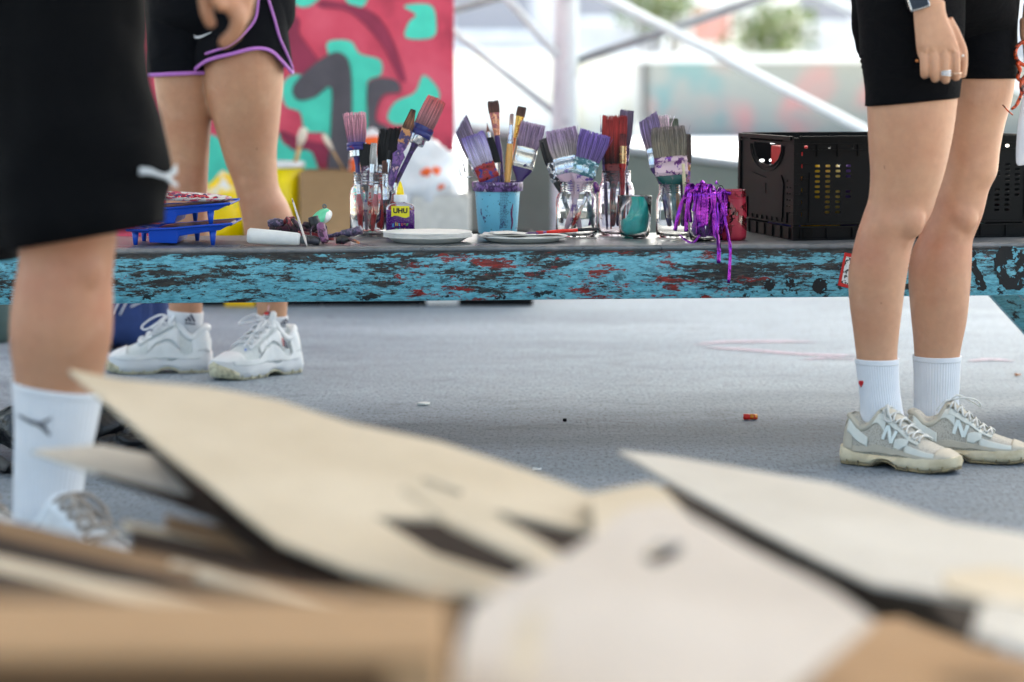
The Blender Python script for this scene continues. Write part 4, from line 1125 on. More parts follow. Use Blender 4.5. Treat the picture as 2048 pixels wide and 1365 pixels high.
lump('paint_roller', 'mini roller with mauve paint drips beside the crusted black one', [(641, 450, 0), (645, 465, -.01), (650, 484, -.02)], [.009, .0105, .008], painted('mauve', srgb(130, 80, 120), srgb(60, 20, 50), .55), th_ - .06, seed=5, extra=wire([(628, 452), (622, 460), (624, 482), (632, 487), (640, 470), (640, 455)], th_ - .07))
lump('paintbrush', 'stub brush with reddish wood tip in the heap', [(560, 452, 0), (575, 440, 0), (590, 436, 0)], [.004, .006, .0035], clotr, th_, 'paint brush', seed=7)
lump('paintbrush', 'stub brush with dusty grey blue bristles at the left of the heap', [(536, 448, 0), (548, 446, 0), (566, 444, 0)], [.007, .010, .006], clot2, th_ - .01, 'paint brush', seed=8)
lump('paintbrush', 'short dark red brush standing up in the heap', [(572, 434, 0), (578, 444, 0), (582, 458, 0)], [.003, .0055, .004], clotr, th_ - .02, 'paint brush', seed=9)
lump('paintbrush', 'purple brush end poking up left of the thin stick', [(584, 438, 0), (592, 448, 0), (600, 460, 0)], [.004, .006, .005], clot, th_ - .02, 'paint brush', seed=10)
lump('paintbrush', 'dark plum brush between thin stick and green handle', [(606, 448, 0), (618, 452, 0), (632, 460, 0)], [.006, .008, .007], clot, th_ - .01, 'paint brush', seed=11)
lump('paintbrush', 'brush with frayed grey violet bristles pointing right before the left jar', [(640, 478, 0), (672, 470, 0), (700, 466, -.01), (722, 460, -.02)], [.0025, .0045, .0085, .0095], clot2, th_ - .04, 'paint brush', seed=12, amp=.003)
lump('paintbrush', 'short black blob headed brush end on the table right of the heap', [(672, 481, 0), (684, 480, 0), (700, 478, 0)], [.007, .010, .005], painted('blackcl', None, None), th_ - .06, 'paint brush', seed=13)
lump('paintbrush', 'brown tipped brush end lying flat below the left jar', [(694, 476, 0), (706, 481, -.01), (718, 486, -.02)], [.0025, .0035, .0028], painted('brtip', srgb(80, 60, 70), srgb(190, 120, 80), .6, 50), th_ - .06, 'paint brush', seed=14, amp=.0004)
lump('paintbrush', 'red brush sunk in the middle of the heap', [(596, 470, 0), (640, 474, 0), (668, 476, 0)], [.009, .008, .006], clotr, th_, 'paint brush', seed=15)
lump('paint_roller', 'dark roller end behind the thin leaning stick', [(604, 478, 0), (622, 480, 0), (640, 484, 0)], [.009, .010, .008], painted('greycl', srgb(40, 46, 50), srgb(70, 70, 80), .5), th_ - .07, seed=16)
# green and white roller handle
gh = W(640, 430, th_)
root = empty('roller_handle', (gh.x, gh.y, TZ), 'green and white plastic roller handle pointing up right out of the heap', 'roller handle')
P0 = W(626, 447, th_); P1 = W(656, 421, th_ + .05)
C = spline([P0, lerp(P0, P1, .5), P1], 12)
m = MB(); m.tube(C, [.008, .012, .0135, .0145, .015, .0155, .0155, .015, .0145, .013, .010, .004], 20, .8); m.build('grip', simple('mint_plastic', srgb(90, 205, 160), .3), root)
m = MB(); m.tube([p + V((.003, .002, -.003)) for p in C[4:]], [.014, .0162, .0172, .0172, .016, .014, .011, .004], 20, .8); m.build('grip_shell', simple('white_shell', (.75, .77, .77), .3), root)
m = MB(); q = W(649, 413, th_ + .02); m.lathe([(.0028, -.001), (.0055, -.001), (.0055, .001), (.0028, .001)], q, 20, Matrix.Rotation(radians(60), 3, 'X') @ Matrix.Rotation(radians(30), 3, 'Y')); m.build('hang_hole', simple('dark_ring', (.1, .12, .12), .5), root)
# thin leaning stick
a = W(584, 397, 5.27); b = W(614, 489, 5.205); b.z = TZ + .0025
m = MB(); m.tube([a, lerp(a, b, .08), lerp(a, b, .5), lerp(a, b, .9), b], [.0006, .0018, .0026, .0026, .0012], 10)
tag(m.build('wooden_stick', painted('specks', srgb(206, 196, 190), srgb(60, 40, 90), .62, 80), loc=b), 'thin pale stick spotted with paint leaning on the heap', 'stick')
# ---------------------------------------------------------------- ribbon in tumbler
rc = on_table(1409, 483); rt_ = tdist(rc)
m = MB(); m.lathe(tumbler_prof(.100, .0355, .0395), rc, 48)
tag(m.build('drinking_glass', GLASS, loc=rc), 'clear tumbler stuffed with shiny purple ribbon', 'glass')
def foil():
    mm_, nt, b, out = newmat('purple_foil'); v = coords(nt)
    f = noise(nt, v, 30, 3)
    nt.links.new(ramp(nt, f, [(.3, srgb(76, 12, 120)), (.7, srgb(176, 66, 204))]), b.inputs['Base Color'])
    b.inputs['Metallic'].default_value = .9; b.inputs['Roughness'].default_value = .13
    bump(nt, b, noise(nt, v, 160, 3), .35, .002)
    return mm_
FO = foil()
def strip(m, pts, w, n=26, twist=0.0, ph=0.0, crinkle=0.0):
    C = spline(pts, n); rings = []
    for i, p in enumerate(C):
        d = (C[min(i + 1, n - 1)] - C[max(i - 1, 0)]).normalized()
        s = V((1, 0, 0)) - d * d.x
        if s.length < .2: s = V((0, 0, 1)) - d * d.z
        s.normalize(); u = d.cross(s); a = ph + twist * i / n
        s2 = s * cos(a) + u * sin(a)
        p = p + u * crinkle * (1 if i % 2 else -1)
        rings.append([p - s2 * w / 2, p + s2 * w / 2])
    m.loft(rings, closed=False)
rb = empty('gift_ribbon', rc, 'crumpled metallic purple gift ribbon spilling out of the tumbler over the table edge', 'ribbon')
rnd = random.Random(11)
def RP(px, py, dz=0): return W(px, py, rt_ + dz)
def onep(pts, w, **k):
    m = MB(); strip(m, pts, w, **k); o = m.build('ribbon_strand', FO, rb); thicken(o, .0002); return o
# strands bunched inside
for i in range(28):
    a = rnd.uniform(0, 2 * pi); r_ = rnd.uniform(.010, .030)
    if i % 3: a = rnd.uniform(-pi, 0)
    pts = [rc + V((cos(a + .25 * k * rnd.uniform(-1, 1)) * r_ * (.75 if k == 0 else 1), sin(a) * r_ * (.8 if k == 0 else 1), .010 + .020 * k)) for k in range(5)]
    onep(pts, rnd.uniform(.008, .012), n=30, twist=rnd.uniform(-3, 3), ph=rnd.uniform(0, 3), crinkle=rnd.uniform(.0004, .0016))
# loops above the rim
for i in range(26):
    x = rnd.uniform(1376, 1440); h = rnd.uniform(364, 386); dx = rnd.uniform(8, 22) * rnd.choice((-1, 1))
    dz = rnd.uniform(-.035, .03)
    onep([RP(x, 402, dz), RP(x + dx * .1, h + 6, dz), RP(x + dx * .6, h, dz - .006), RP(x + dx, h + 10, dz - .01), RP(x + dx * 1.1, 408, dz)], rnd.uniform(.0075, .0125), n=24, twist=rnd.uniform(-2, 2), ph=rnd.uniform(0, 3))
for pts, w, kw in (
        ([RP(1432, 400, -.03), RP(1428, 420, -.046), RP(1434, 460, -.05), RP(1438, 500, -.112), RP(1437, 527, -.112)], .0085, dict(crinkle=.0006)),
        ([RP(1438, 396, -.02), RP(1444, 408, -.046), RP(1452, 450, -.05), RP(1460, 490, -.112), RP(1460, 520, -.114), RP(1457, 567, -.110)], .0068, dict(ph=.15)),
        ([RP(1386, 392, -.02), RP(1368, 398, -.035), RP(1358, 425, -.045), RP(1350, 462, -.04)], .0085, dict(crinkle=.0005)),
        ([RP(1360, 470, -.03), RP(1368, 478, -.045), RP(1385, 486, -.05), RP(1400, 470, -.045)], .005, {}),
        ([RP(1432, 394, -.03), RP(1447, 386, -.035), RP(1462, 388, -.035)], .0085, {}),
        ([RP(1420, 410, -.04), RP(1426, 440, -.041), RP(1430, 474, -.040)], .0075, dict(crinkle=.0006)),
        ([RP(1434, 404, -.04), RP(1436, 440, -.043), RP(1432, 478, -.043)], .006, {})):
    onep(pts, w, n=30, **kw)
for i in range(16):
    a = radians(rnd.uniform(195, 345)); x1 = cos(a); y1 = sin(a); L_ = rnd.uniform(.03, .085)
    pts = [rc + V((x1 * .028, y1 * .028, .104)), rc + V((x1 * .040, y1 * .040, .110)), rc + V((x1 * .0425, y1 * .0425, .100)), rc + V((x1 * .042 + rnd.uniform(-.006, .006), y1 * .042, .100 - L_ * .5)), rc + V((x1 * .0415 + rnd.uniform(-.008, .008), y1 * .0415, .100 - L_))]
    onep(pts, rnd.uniform(.007, .011), n=26, twist=rnd.uniform(-1.2, 1.2), ph=rnd.uniform(-.5, .5), crinkle=rnd.uniform(.0003, .0012))
m = MB(); m.tube(spline([RP(1370, 366, -.01), RP(1385, 370, -.01), RP(1398, 382, -.01)], 12), .0011, 8); m.build('wire_end', blk, rb)
m = MB(); m.tube(spline([RP(1430, 386, -.01), RP(1436, 374, -.01), RP(1444, 372, -.01), RP(1447, 382, -.01), RP(1446, 394, -.01)], 16), .0009, 8); m.build('wire_loop', blk, rb)

# ---------------------------------------------------------------- black folding crate
crb = Wz(1586, 482, TZ)
phi = radians(13.5)
XU = V((cos(phi), sin(phi), 0)); YU = V((-sin(phi), cos(phi), 0)); ZU = V((0, 0, 1))
CW, CD, CH = .60, .385, .232
blkp = simple('black_plastic', (.0024, .0027, .0036), .5, spec=.16, var=.2, scale=30, bmp=.06)
crate = empty('folding_crate', crb, 'black plastic folding crate with slotted sides standing on the table', 'crate')
def CPt(x, y, z): return crb + XU * x + YU * y + ZU * (z + .001)
def cbox(m, x0, x1, y0, y1, z0, z1):
    vs = [CPt(x, y, z) for x in (x0, x1) for y in (y0, y1) for z in (z0, z1)]
    m.add(vs, [(0, 1, 3, 2), (4, 6, 7, 5), (0, 4, 5, 1), (2, 3, 7, 6), (0, 2, 6, 4), (1, 5, 7, 3)])
# base tray
m = MB(); cbox(m, 0, CW, 0, CD, 0, .004)
for y0, y1 in ((0, .006), (CD - .006, CD)): cbox(m, 0, CW, y0, y1, .004, .028)
for x0, x1 in ((0, .006), (CW - .006, CW)): cbox(m, x0, x1, .0062, CD - .0062, .004, .028)
for k in range(10): cbox(m, .016 + k * .062, .019 + k * .062, -.004, -.0002, .002, .030)
cbox(m, -.003, CW + .003, -.006, -.0002, .027, .031); cbox(m, -.003, CW + .003, -.006, -.0002, -.0005, .003)
for k in range(7): cbox(m, -.004, -.0002, .02 + k * .055, .022 + k * .055, .002, .028)
for k in range(7): cbox(m, .022, .046, -.0045, -.0003, .0055 + k * .003, .0069 + k * .003)
m.build('base', blkp, crate, smooth=False)
# long side panels with oval slots
def longside(y, fr):
    holes = []
    pat = [(0, 4), (0, 4), (0, 4), (0, 2), (0, 2), (0, 4), (0, 4), (1, 3), (1, 3), (1, 3)]
    for row, (a_, b_) in enumerate(pat):
        for sx in (0, 1):
            for k in range(a_, b_):
                x = .058 + .0245 * k; x = x if sx == 0 else CW - x
                holes.append(rrect(x, .165 - row * .0115, .0125, .0058, .0027))
    for k in range(11): holes.append(rrect(.030 + k * .054, .2075, .010 if fr else .014, .0065, .0028))
    for k in range(6):
        holes.append(rrect(.021, .192 - .027 * k, .004, .009, .0018)); holes.append(rrect(CW - .021, .192 - .027 * k, .004, .009, .0018))
    holes.append(rrect(CW / 2, .168, .11, .030, .012))
    vs, fs = plate([(.014, .033), (CW - .014, .033), (CW - .014, .226), (.014, .226)], holes, .0025)
    m = MB(); m.add([CPt(q.x, y + q.z, q.y) for q in vs], fs)
    s = -1 if fr else 1
    def rb_(x0, x1, z0, z1, d=.006): cbox(m, x0, x1, min(y + s * .0014, y + s * d), max(y + s * .0014, y + s * d), z0, z1)
    rb_(.012, CW - .012, .226, .232, .010); rb_(.014, CW - .014, .213, .2155); rb_(.014, CW - .014, .199, .2012, .007)
    for k in range(11): rb_(.055 + k * .0488, .0565 + k * .0488, .186, .213, .005)
    for k in range(4):
        rb_(.016, .042, .170 - .034 * k, .1715 - .034 * k, .005); rb_(CW - .042, CW - .016, .170 - .034 * k, .1715 - .034 * k, .005)
    for xx in (.038, CW - .041): rb_(xx, xx + .0015, .040, .150, .004)
    rb_(.030, CW - .030, .034, .037, .006)
    return m.build('side_panel', blkp, crate, smooth=False)
longside(.006, True); longside(CD - .006, False)
def endside(x, s):
    # plate in the (y, z) plane with the scooped hand hole
    hole = [(.100, .212), (.285, .212), (.283, .198), (.268, .178), (.245, .166), (.20, .162), (.15, .165), (.120, .176), (.102, .196)]
    h2 = [rrect(.19, .108, .006, .022, .002)]
    for k in range(5): h2.append(rrect(.055 + .0, .130 - k * .014, .007, .005, .002)); h2.append(rrect(.036, .116 - k * .014, .006, .004, .0018))
    vs, fs = plate([(.016, .033), (CD - .016, .033), (CD - .016, .226), (.016, .226)], [hole] + h2, .0025)
    m = MB(); m.add([CPt(x + q.z, q.x, q.y) for q in vs], fs)
    def rb_(y0, y1, z0, z1, d=.007): cbox(m, min(x + s * .0014, x + s * d), max(x + s * .0014, x + s * d), y0, y1, z0, z1)
    rb_(.014, CD - .014, .222, .231, .011); rb_(.014, CD - .014, .2145, .217, .006)
    for k in range(20): rb_(.09 + k * .011, .0915 + k * .011, .2172, .2218, .006)
    for k in range(9): rb_(.05 + k * .034, .052 + k * .034, .0345, .06 + .012 * (k % 3), .0045)
    rb_(.014, CD - .014, .033, .036, .006)
    def P(yz, d): return CPt(x + s * d, yz[0], yz[1])
    for off in (.006, .016):
        arc = [(.092 - off * .3, .214)] + [(.19 + (.098 + off) * cos(a), .208 - (.044 + off) * sin(a)) for a in [pi * k / 12 for k in range(12, -1, -1)]]
        m.tube([P(q, .003) for q in arc[1:]], .0016, 6)
    # raised panel
    vs, fs = plate([(.08, .045), (.30, .045), (.305, .125), (.290, .142), (.25, .138), (.19, .132), (.13, .138), (.09, .142), (.075, .125)], [rrect(.19, .108, .008, .024, .002)], .003)
    m.add([CPt(x + s * .003 + q.z, q.x, q.y) for q in vs], fs)
    return m.build('end_panel', blkp, crate, smooth=False)
endside(.006, -1); endside(CW - .006, 1)
for cx in (.0, CW - .014):
    for cy in (.0, CD - .014):
        m = MB(); cbox(m, cx, cx + .014, cy, cy + .014, .0285, .228)
        for k in range(9): cbox(m, cx - .002, cx + .016, cy - .002, cy + .016, .034 + k * .0225, .0352 + k * .0225)
        m.build('corner_post', blkp, crate, smooth=False)
# contents of the crate: paint tubes and boxes
def tubeb(x, y, h, r, c, capc, label):
    p = CPt(x, y, .004); root = empty('paint_bottle', p, label, 'paint bottle', 'paint bottles inside the black crate')
    m = MB(); m.lathe([(.001, 0), (r, .002), (r, h * .72), (r * .8, h * .80), (r * .35, h * .84), (r * .35, h * .88), (.001, h * .88)], p, 24); m.build('bottle_body', simple('bottle_' + label[:4], c, .3), root)
    m = MB(); m.lathe([(.001, h * .86), (r * .42, h * .86), (r * .36, h), (.001, h)], p, 16); m.build('cap', simple('capc', capc, .4), root)
tubeb(.062, .045, .205, .026, srgb(240, 190, 40), (.8, .8, .8), 'yellow paint bottle at the left end inside the black crate')
tubeb(.108, .050, .200, .022, srgb(246, 214, 120), (.8, .8, .8), 'pale yellow paint bottle next to the left one in the black crate')
tubeb(.150, .046, .195, .018, srgb(90, 60, 150), srgb(200, 40, 50), 'violet paint bottle with red cap in the black crate')
tubeb(.220, .06, .17, .026, srgb(30, 110, 170), (.8, .8, .8), 'blue paint bottle in the middle of the black crate')
tubeb(.430, .06, .16, .026, srgb(40, 140, 190), (.8, .8, .8), 'bright blue paint bottle towards the right in the black crate')
tubeb(.480, .10, .205, .026, srgb(150, 200, 200), (.8, .8, .8), 'pale aqua paint bottle at the right inside the black crate')
tubeb(.330, .06, .18, .026, srgb(170, 160, 60), (.8, .8, .8), 'olive yellow paint bottle near the centre of the black crate')
m = MB(); vs = None
cbox(m, .030, .110, .16, .24, .120, .205); o = m.build('paint_box', simple('red_card', srgb(200, 30, 34), .5), smooth=False, loc=CPt(.07, .2, .004)); bevel(o, .004)
tag(o, 'red box seen through the crate hand hole', 'box')
m = MB(); cbox(m, .028, .118, .15, .25, .0045, .1195); o = m.build('paint_box', simple('navy_card', srgb(30, 40, 130), .5), smooth=False, loc=CPt(.07, .2, .004)); bevel(o, .003)
tag(o, 'dark blue box under the red one inside the crate', 'box')
# ---------------------------------------------------------------- things behind the table
BYC = 8.2
def bcrate(px0, px1, h, d, label, y=BYC):
    a = Wz(px0, 614, 0); a.y = y; x0 = Wy(px0, 500, y).x; x1 = Wy(px1, 500, y).x
    root = empty('folding_crate', ((x0 + x1) / 2, y, 0), label, 'crate', 'black crates on the floor behind the table')
    def bx(m, X0, X1, Y0, Y1, Z0, Z1): m.box(((X0 + X1) / 2, (Y0 + Y1) / 2, (Z0 + Z1) / 2), ((X1 - X0) / 2, (Y1 - Y0) / 2, (Z1 - Z0) / 2))
    m = MB(); bx(m, x0, x1, y, y + d, .002, .03); m.build('base', blkp, root, smooth=False)
    for yy in (y, y + d - .012):
        n = int((x1 - x0) / .06)
        holes = [rrect(x0 + .05 + (x1 - x0 - .1) * k / max(1, n - 1), .08 + r_ * .05, .035, .012, .005) for k in range(n) for r_ in range(2)]
        vs, fs = plate([(x0, .031), (x1, .031), (x1, h), (x0, h)], holes, .004)
        m = MB(); m.add([(q.x, yy + .006 + q.z, q.y) for q in vs], fs)
        for k in range(n + 1):
            X = x0 + (x1 - x0) * k / n; m.box((X, yy + .001, h / 2 + .015), (.003, .0025, h / 2 - .016))
        m.build('side_panel', blkp, root, smooth=False)
    for xx in (x0, x1 - .012):
        m = MB(); bx(m, xx + .001, xx + .011, y + .0125, y + d - .0125, .031, h); m.build('end_panel', blkp, root, smooth=False)
    return root, x0, x1
r1_, xa, xb = bcrate(400, 640, .22, .36, 'black crate on the floor behind the standing person')
r2_, xc, xd = bcrate(646, 840, .22, .36, 'black crate on the floor behind the left jar')
r3_, xe, xf = bcrate(846, 1066, .235, .36, 'black crate with a white label on the floor behind the blue pot')
q = Wy(885, 606, BYC - .006)
m = MB(); m.box((q.x, BYC - .006, q.z + .03), (.055, .002, .036)); m.build('white_label', paper, r3_, smooth=False)
m = MB(); m.box((Wy(820, 606, BYC).x, BYC - .01, .075), (.05, .006, .03)); 
q = Wy(480, 604, BYC - .03)
m = MB(); m.box((q.x, BYC - .03, .052), (.05, .02, .05)); o = m.build('yellow_box', simple('yellow_card', srgb(236, 186, 20), .5), smooth=False, loc=(q.x, BYC - .03, 0)); bevel(o, .004)
tag(o, 'small yellow box on the floor against the black crate, between the standing legs', 'box')
def jumble(m, c, r, seed, amp=.35, n=28, mm2=18, freq=2.2):
    c = V(c); rings = []
    for j in range(mm2 + 1):
        t = pi * (j / mm2 * .98 + .01); ring = []
        for k in range(n):
            a = 2 * pi * k / n
            u = V((sin(t) * cos(a), sin(t) * sin(a), -cos(t)))
            s = 1 + amp * mnoise.noise(u * freq + V((seed, seed * .7, 0))) + amp * .35 * abs(mnoise.noise(u * freq * 3 + V((0, seed, 2))))
            ring.append(c + V((u.x * r[0], u.y * r[1], u.z * r[2])) * s)
        rings.append(ring)
    m.loft(rings)
# cardboard drum / box
x0 = Wy(598, 400, BYC).x; x1 = Wy(712, 400, BYC).x; zt = Wy(650, 344, BYC).z
def open_box(name, x0, x1, y0, y1, z0, z1, mat, label, cat='box', group=None, flap=True):
    root = empty(name, ((x0 + x1) / 2, (y0 + y1) / 2, z0), label, cat, group)
    t = .004
    m = MB(); m.box(((x0 + x1) / 2, (y0 + y1) / 2, z0 + t), ((x1 - x0) / 2 - t, (y1 - y0) / 2 - t, t)); m.build('bottom', mat, root, smooth=False)
    for yy in (y0, y1):
        m = MB(); m.box(((x0 + x1) / 2, yy, (z0 + z1) / 2), ((x1 - x0) / 2, t / 2, (z1 - z0) / 2)); m.build('side', mat, root, smooth=False)
    for xx in (x0 + t, x1 - t):
        m = MB(); m.box((xx, (y0 + y1) / 2, (z0 + z1) / 2), (t / 2, (y1 - y0) / 2 - t * .6, (z1 - z0) / 2)); m.build('side', mat, root, smooth=False)
    if flap:
        m = MB(); a = V((x0, y0 - .001, z1)); m.add([(x0, y0 - .001, z1), (x1, y0 - .001, z1), (x1 - .01, y0 - .05, z1 + .05), (x0 + .01, y0 - .05, z1 + .05)], [(0, 1, 2, 3)]); thicken(m.build('flap', mat, root, smooth=False), t)
    return root
def cardboard(name, c1, c2, sc=2.0):
    m, nt, b, out = newmat(name)
    v = coords(nt)
    f = noise(nt, coords(nt, (1, 1, 1)), sc, 5, .6); g = noise(nt, coords(nt, (1, 9, 9)), 26, 4)
    c = ramp(nt, f, [(.3, c1), (.7, c2)])
    c = mix(nt, .25, c, ramp(nt, g, [(.3, .7), (.7, 1.2)]), 'MULTIPLY')
    nt.links.new(c, b.inputs['Base Color']); b.inputs['Roughness'].default_value = .8; b.inputs['Specular IOR Level'].default_value = .15
    bump(nt, b, g, .12)
    return m
CB = cardboard('cardboard_brown', srgb(158, 124, 90), srgb(184, 148, 110))
open_box('cardboard_box', x0, x1, BYC + .02, BYC + .25, .2355, zt, CB, 'brown cardboard box standing on the crates left of the jars', flap=False)
x0 = Wy(826, 400, BYC).x; x1 = Wy(938, 400, BYC).x
open_box('cardboard_box', x0, x1, BYC + .02, BYC + .3, .2365, Wy(880, 394, BYC).z, simple('pale_box', (.62, .60, .56), .7), 'pale whitish box on the crate left of the blue pot', flap=False)
whitep = simple('white_plastic_bag', (.78, .79, .82), .35, var=.05, scale=6, bmp=.1, bscale=20)
def bag(px, py, rx, rz, y, seed, mat, label, cat='plastic bag', name='plastic_bag', amp=.35, sub=None):
    c = Wy(px, py, y); m = MB(); jumble(m, c, (rx, min(rx, .12), rz), seed, amp)
    root = empty(name, c, label, cat); m.build('bag_body', mat, root)
    if sub:
        for (qx, qy, r2x, r2z, m2) in sub:
            c2 = Wy(qx, qy, y - min(rx, .12) * .8); mb = MB(); jumble(mb, c2, (r2x, .03, r2z), seed + 3, .3); mb.build('printed_patch', m2, root)
orng = simple('orange_print', srgb(240, 100, 40), .4)
bag(850, 360, .12, .13, BYC + .14, 2, whitep, 'white carrier bag with orange print heaped behind the glue bottle', sub=[(862, 345, .035, .022, orng), (880, 372, .02, .015, orng)])
bag(745, 330, .075, .10, BYC + .14, 5, whitep, 'white bag with orange handle part behind the left jar', sub=[(745, 292, .05, .03, orng), (712, 340, .022, .045, orng)])
bag(800, 415, .13, .11, BYC + .16, 8, whitep, 'crumpled white carrier bag low behind the glue bottle')
# yellow bucket with white rim and stirring sticks
yc = Wy(556, 400, 8.3); yc.z = .0
st0 = Wy(560, 470, 7.55)
yel = simple('yellow_pail', srgb(246, 216, 20), .35)
root = empty('yellow_bucket', (yc.x, 8.3, .22), 'yellow bucket with white rim and two paint stirrers behind the standing leg', 'bucket')
zt = Wy(560, 342, 7.7).z
m = MB(); m.lathe([(.001, .2375), (.075, .2375), (.088, zt - .01), (.085, zt - .01), (.072, .242), (.001, .242)], (yc.x, 7.7 + .6, 0), 32)
m.v = [p + V((0, 0, 0)) for p in m.v]; m.build('pail', yel, root)
m = MB(); m.lathe([(.088, zt - .012), (.094, zt - .010), (.094, zt + .006), (.088, zt + .008), (.084, zt)], (yc.x, 8.3, 0), 32); m.build('rim', simple('white_rim', (.8, .8, .8), .4), root)
def stirrer(p, q, y, label):
    a = Wy(*p, y); b = Wy(*q, y); root = empty('paint_stirrer', a, label, 'stirrer', 'stirrers behind the table')
    m = MB(); m.tube([a, b], .008, 8, .5); m.build('stick', simple('pine_stick', srgb(200, 160, 110), .6), root)
    d = (b - a).normalized(); m = MB(); m.tube([b - d * .005, b + d * .03, b + d * .06], [.010, .017, .012], 10, .6); m.build('paddle', simple('pale_paddle', srgb(230, 214, 196), .6), root)
stirrer((585, 350), (600, 290), 8.3, 'wooden stirrer with pale tip leaning right out of the yellow bucket')
stirrer((690, 345), (664, 300), 8.35, 'wooden stirrer with pale tip leaning left out of the cardboard box')
pr = splotch('printed_bag', (.80, .80, .82), srgb(250, 210, 10), .46, 5, .4, 0, .4, c3=srgb(90, 180, 60), thr3=.62, soft=.03, bmp=0)
bag(448, 425, .075, .12, 8.28, 12, pr, 'white and yellow printed bag on the crate between the standing legs', amp=.25)
# blue sports bag
navy = simple('navy_nylon', srgb(46, 68, 122), .6, var=.25, scale=12, bmp=.25, bscale=14)
by_ = Wz(280, 703, 0).y + .12
root = empty('sports_bag', (Wy(270, 650, by_).x, by_, 0), 'dark blue sports bag with white stripes on the floor behind the white sneaker', 'bag')
x0 = Wy(150, 650, by_).x; x1 = Wy(336, 650, by_).x
m = MB(); rings = []
for k in range(13):
    s = k / 12 * 2 - 1; X = lerp(x0, x1, k / 12); f = (1 - abs(s) ** 4) ** .5 if abs(s) < 1 else 0.05
    f = max(f, .72)
    rings.append([V((X, by_ + .13 * f * (abs(cos(a)) ** .6) * (1 if cos(a) > 0 else -1), .004 + .125 * (1 + (abs(sin(a)) ** .6) * (1 if sin(a) > 0 else -1) * (1 if sin(a) < 0 else 1 + .2 * mnoise.noise(V((X * 9, 0, 0))))) + .006 * mnoise.noise(V((X * 20, a * 2, 0))))) for a in [2 * pi * i / 24 for i in range(24)]])
m.loft(rings); bb = m.build('bag_body', navy, root)
wst = simple('white_stripe', (.8, .8, .82), .5)
for (ax, ay, bx, by2) in ((226, 628, 240, 600), (240, 630, 256, 598), (262, 614, 292, 600)):
    m = MB(); p = Wy(ax, ay, by_ - .136); q = Wy(bx, by2, by_ - .134); m.tube([p, lerp(p, q, .5), q], .009, 8, .3); m.build('stripe', wst, root)
m = MB(); p = Wy(302, 595, by_ - .13); m.tube([p, Wy(303, 690, by_ - .12)], .0025, 6); m.build('piping', navy, root)
# grey-green bin at far left
gx = Wy(-28, 640, 7.0); 
root = empty('rubbish_bin', (gx.x, 7.1, 0), 'grey green round bin at the far left edge behind the table', 'bin')
m = MB(); m.lathe([(.001, .0), (.045, .0), (.060, .02), (.064, .06), (.07, .30), (.065, .30), (.055, .02), (.001, .02)], (gx.x, 7.1, 0), 32); m.build('pail', simple('grey_green', srgb(96, 116, 110), .5), root)
m = MB(); m.lathe([(.069, .29), (.076, .295), (.076, .31), (.068, .315)], (gx.x, 7.1, 0), 32); m.build('rim', simple('pale_rim', (.5, .5, .5), .5), root)
# ---------------------------------------------------------------- black sack and strap on the ground
def sackm():
    mm_, nt, b, out = newmat('black_foil_bag'); v = coords(nt)
    b.inputs['Base Color'].default_value = (.004, .0045, .006, 1); b.inputs['Roughness'].default_value = .34; b.inputs['Specular IOR Level'].default_value = .35
    bump(nt, b, noise(nt, v, 14, 4, .55, 1.0), .6, .02); return mm_
sy = Wz(190, 925, 0).y
root = empty('black_sack', (Wy(180, 900, sy).x, sy, 0), 'crumpled shiny black sack on the ground behind the front person', 'sack')
m = MB(); c = Wy(150, 872, sy + .08); c.z = .06; jumble(m, c, (.17, .12, .066), 4, .16, 44, 24, 2); 
m.v = [V((p.x, p.y, max(p.z, .003))) for p in m.v]; m.build('sack_body', sackm(), root)
m = MB(); c = Wy(285, 905, sy); c.z = .035; jumble(m, c, (.085, .06, .04), 9, .4, 48, 28, 3)
m.v = [V((p.x, p.y, max(p.z, .003))) for p in m.v]; m.build('sack_neck', sackm(), root)
m = MB(); strip(m, [Wz(-40, 905, .012), Wz(-5, 920, .015), Wz(20, 936, .02), Wz(60, 934, .01)], .022, n=16, ph=.9); strip(m, [Wz(-60, 950, .004), Wz(0, 942, .006), Wz(40, 938, .01)], .018, n=12)
o = m.build('strap', simple('strap_black', (.02, .02, .022), .7), root); thicken(o, .002)
# ---------------------------------------------------------------- litter on the floor
def scrap(px, py, w, h, mat, label, cat, name, seed=1, thick=.003):
    c = Wz(px, py, 0); rnd = random.Random(seed); n = 9
    pts = [(c.x + cos(2 * pi * k / n) * w / 2 * rnd.uniform(.7, 1.1), c.y + sin(2 * pi * k / n) * h / 2 * rnd.uniform(.7, 1.1)) for k in range(n)]
    m = MB(); vs = [(x, y, .001 + rnd.uniform(0, thick * .5)) for x, y in pts] + [(x, y, .001 + thick * rnd.uniform(.6, 1.4)) for x, y in pts]
    m.add(vs, [tuple(range(n - 1, -1, -1)), tuple(range(n, 2 * n))] + [(i, (i + 1) % n, n + (i + 1) % n, n + i) for i in range(n)])
    tag(m.build(name, mat, smooth=False, loc=c), label, cat)
scrap(848, 811, .037, .03, paper, 'white paper scrap on the bare floor under the table', 'litter', 'paper_scrap', 1, .006)
scrap(1073, 942, .018, .012, paper, 'tiny white chip on the floor above the cardboard pile', 'litter', 'plaster_chip', 2, .005)
scrap(1130, 845, .010, .01, blk, 'tiny black pebble on the floor right of the paper scrap', 'litter', 'pebble', 3, .006)
scrap(880, 901, .012, .01, paper, 'white speck on the floor next to the big cardboard flap', 'litter', 'plaster_chip', 4)
scrap(436, 790, .022, .014, simple('pinkc', srgb(230, 200, 205), .7), 'pinkish chip on the floor in front of the white sneakers', 'litter', 'paper_scrap', 5, .002)
scrap(2035, 753, .018, .016, simple('orangec', srgb(190, 130, 90), .7), 'orange brown crumb on the floor at the far right', 'litter', 'crumb', 6, .006)
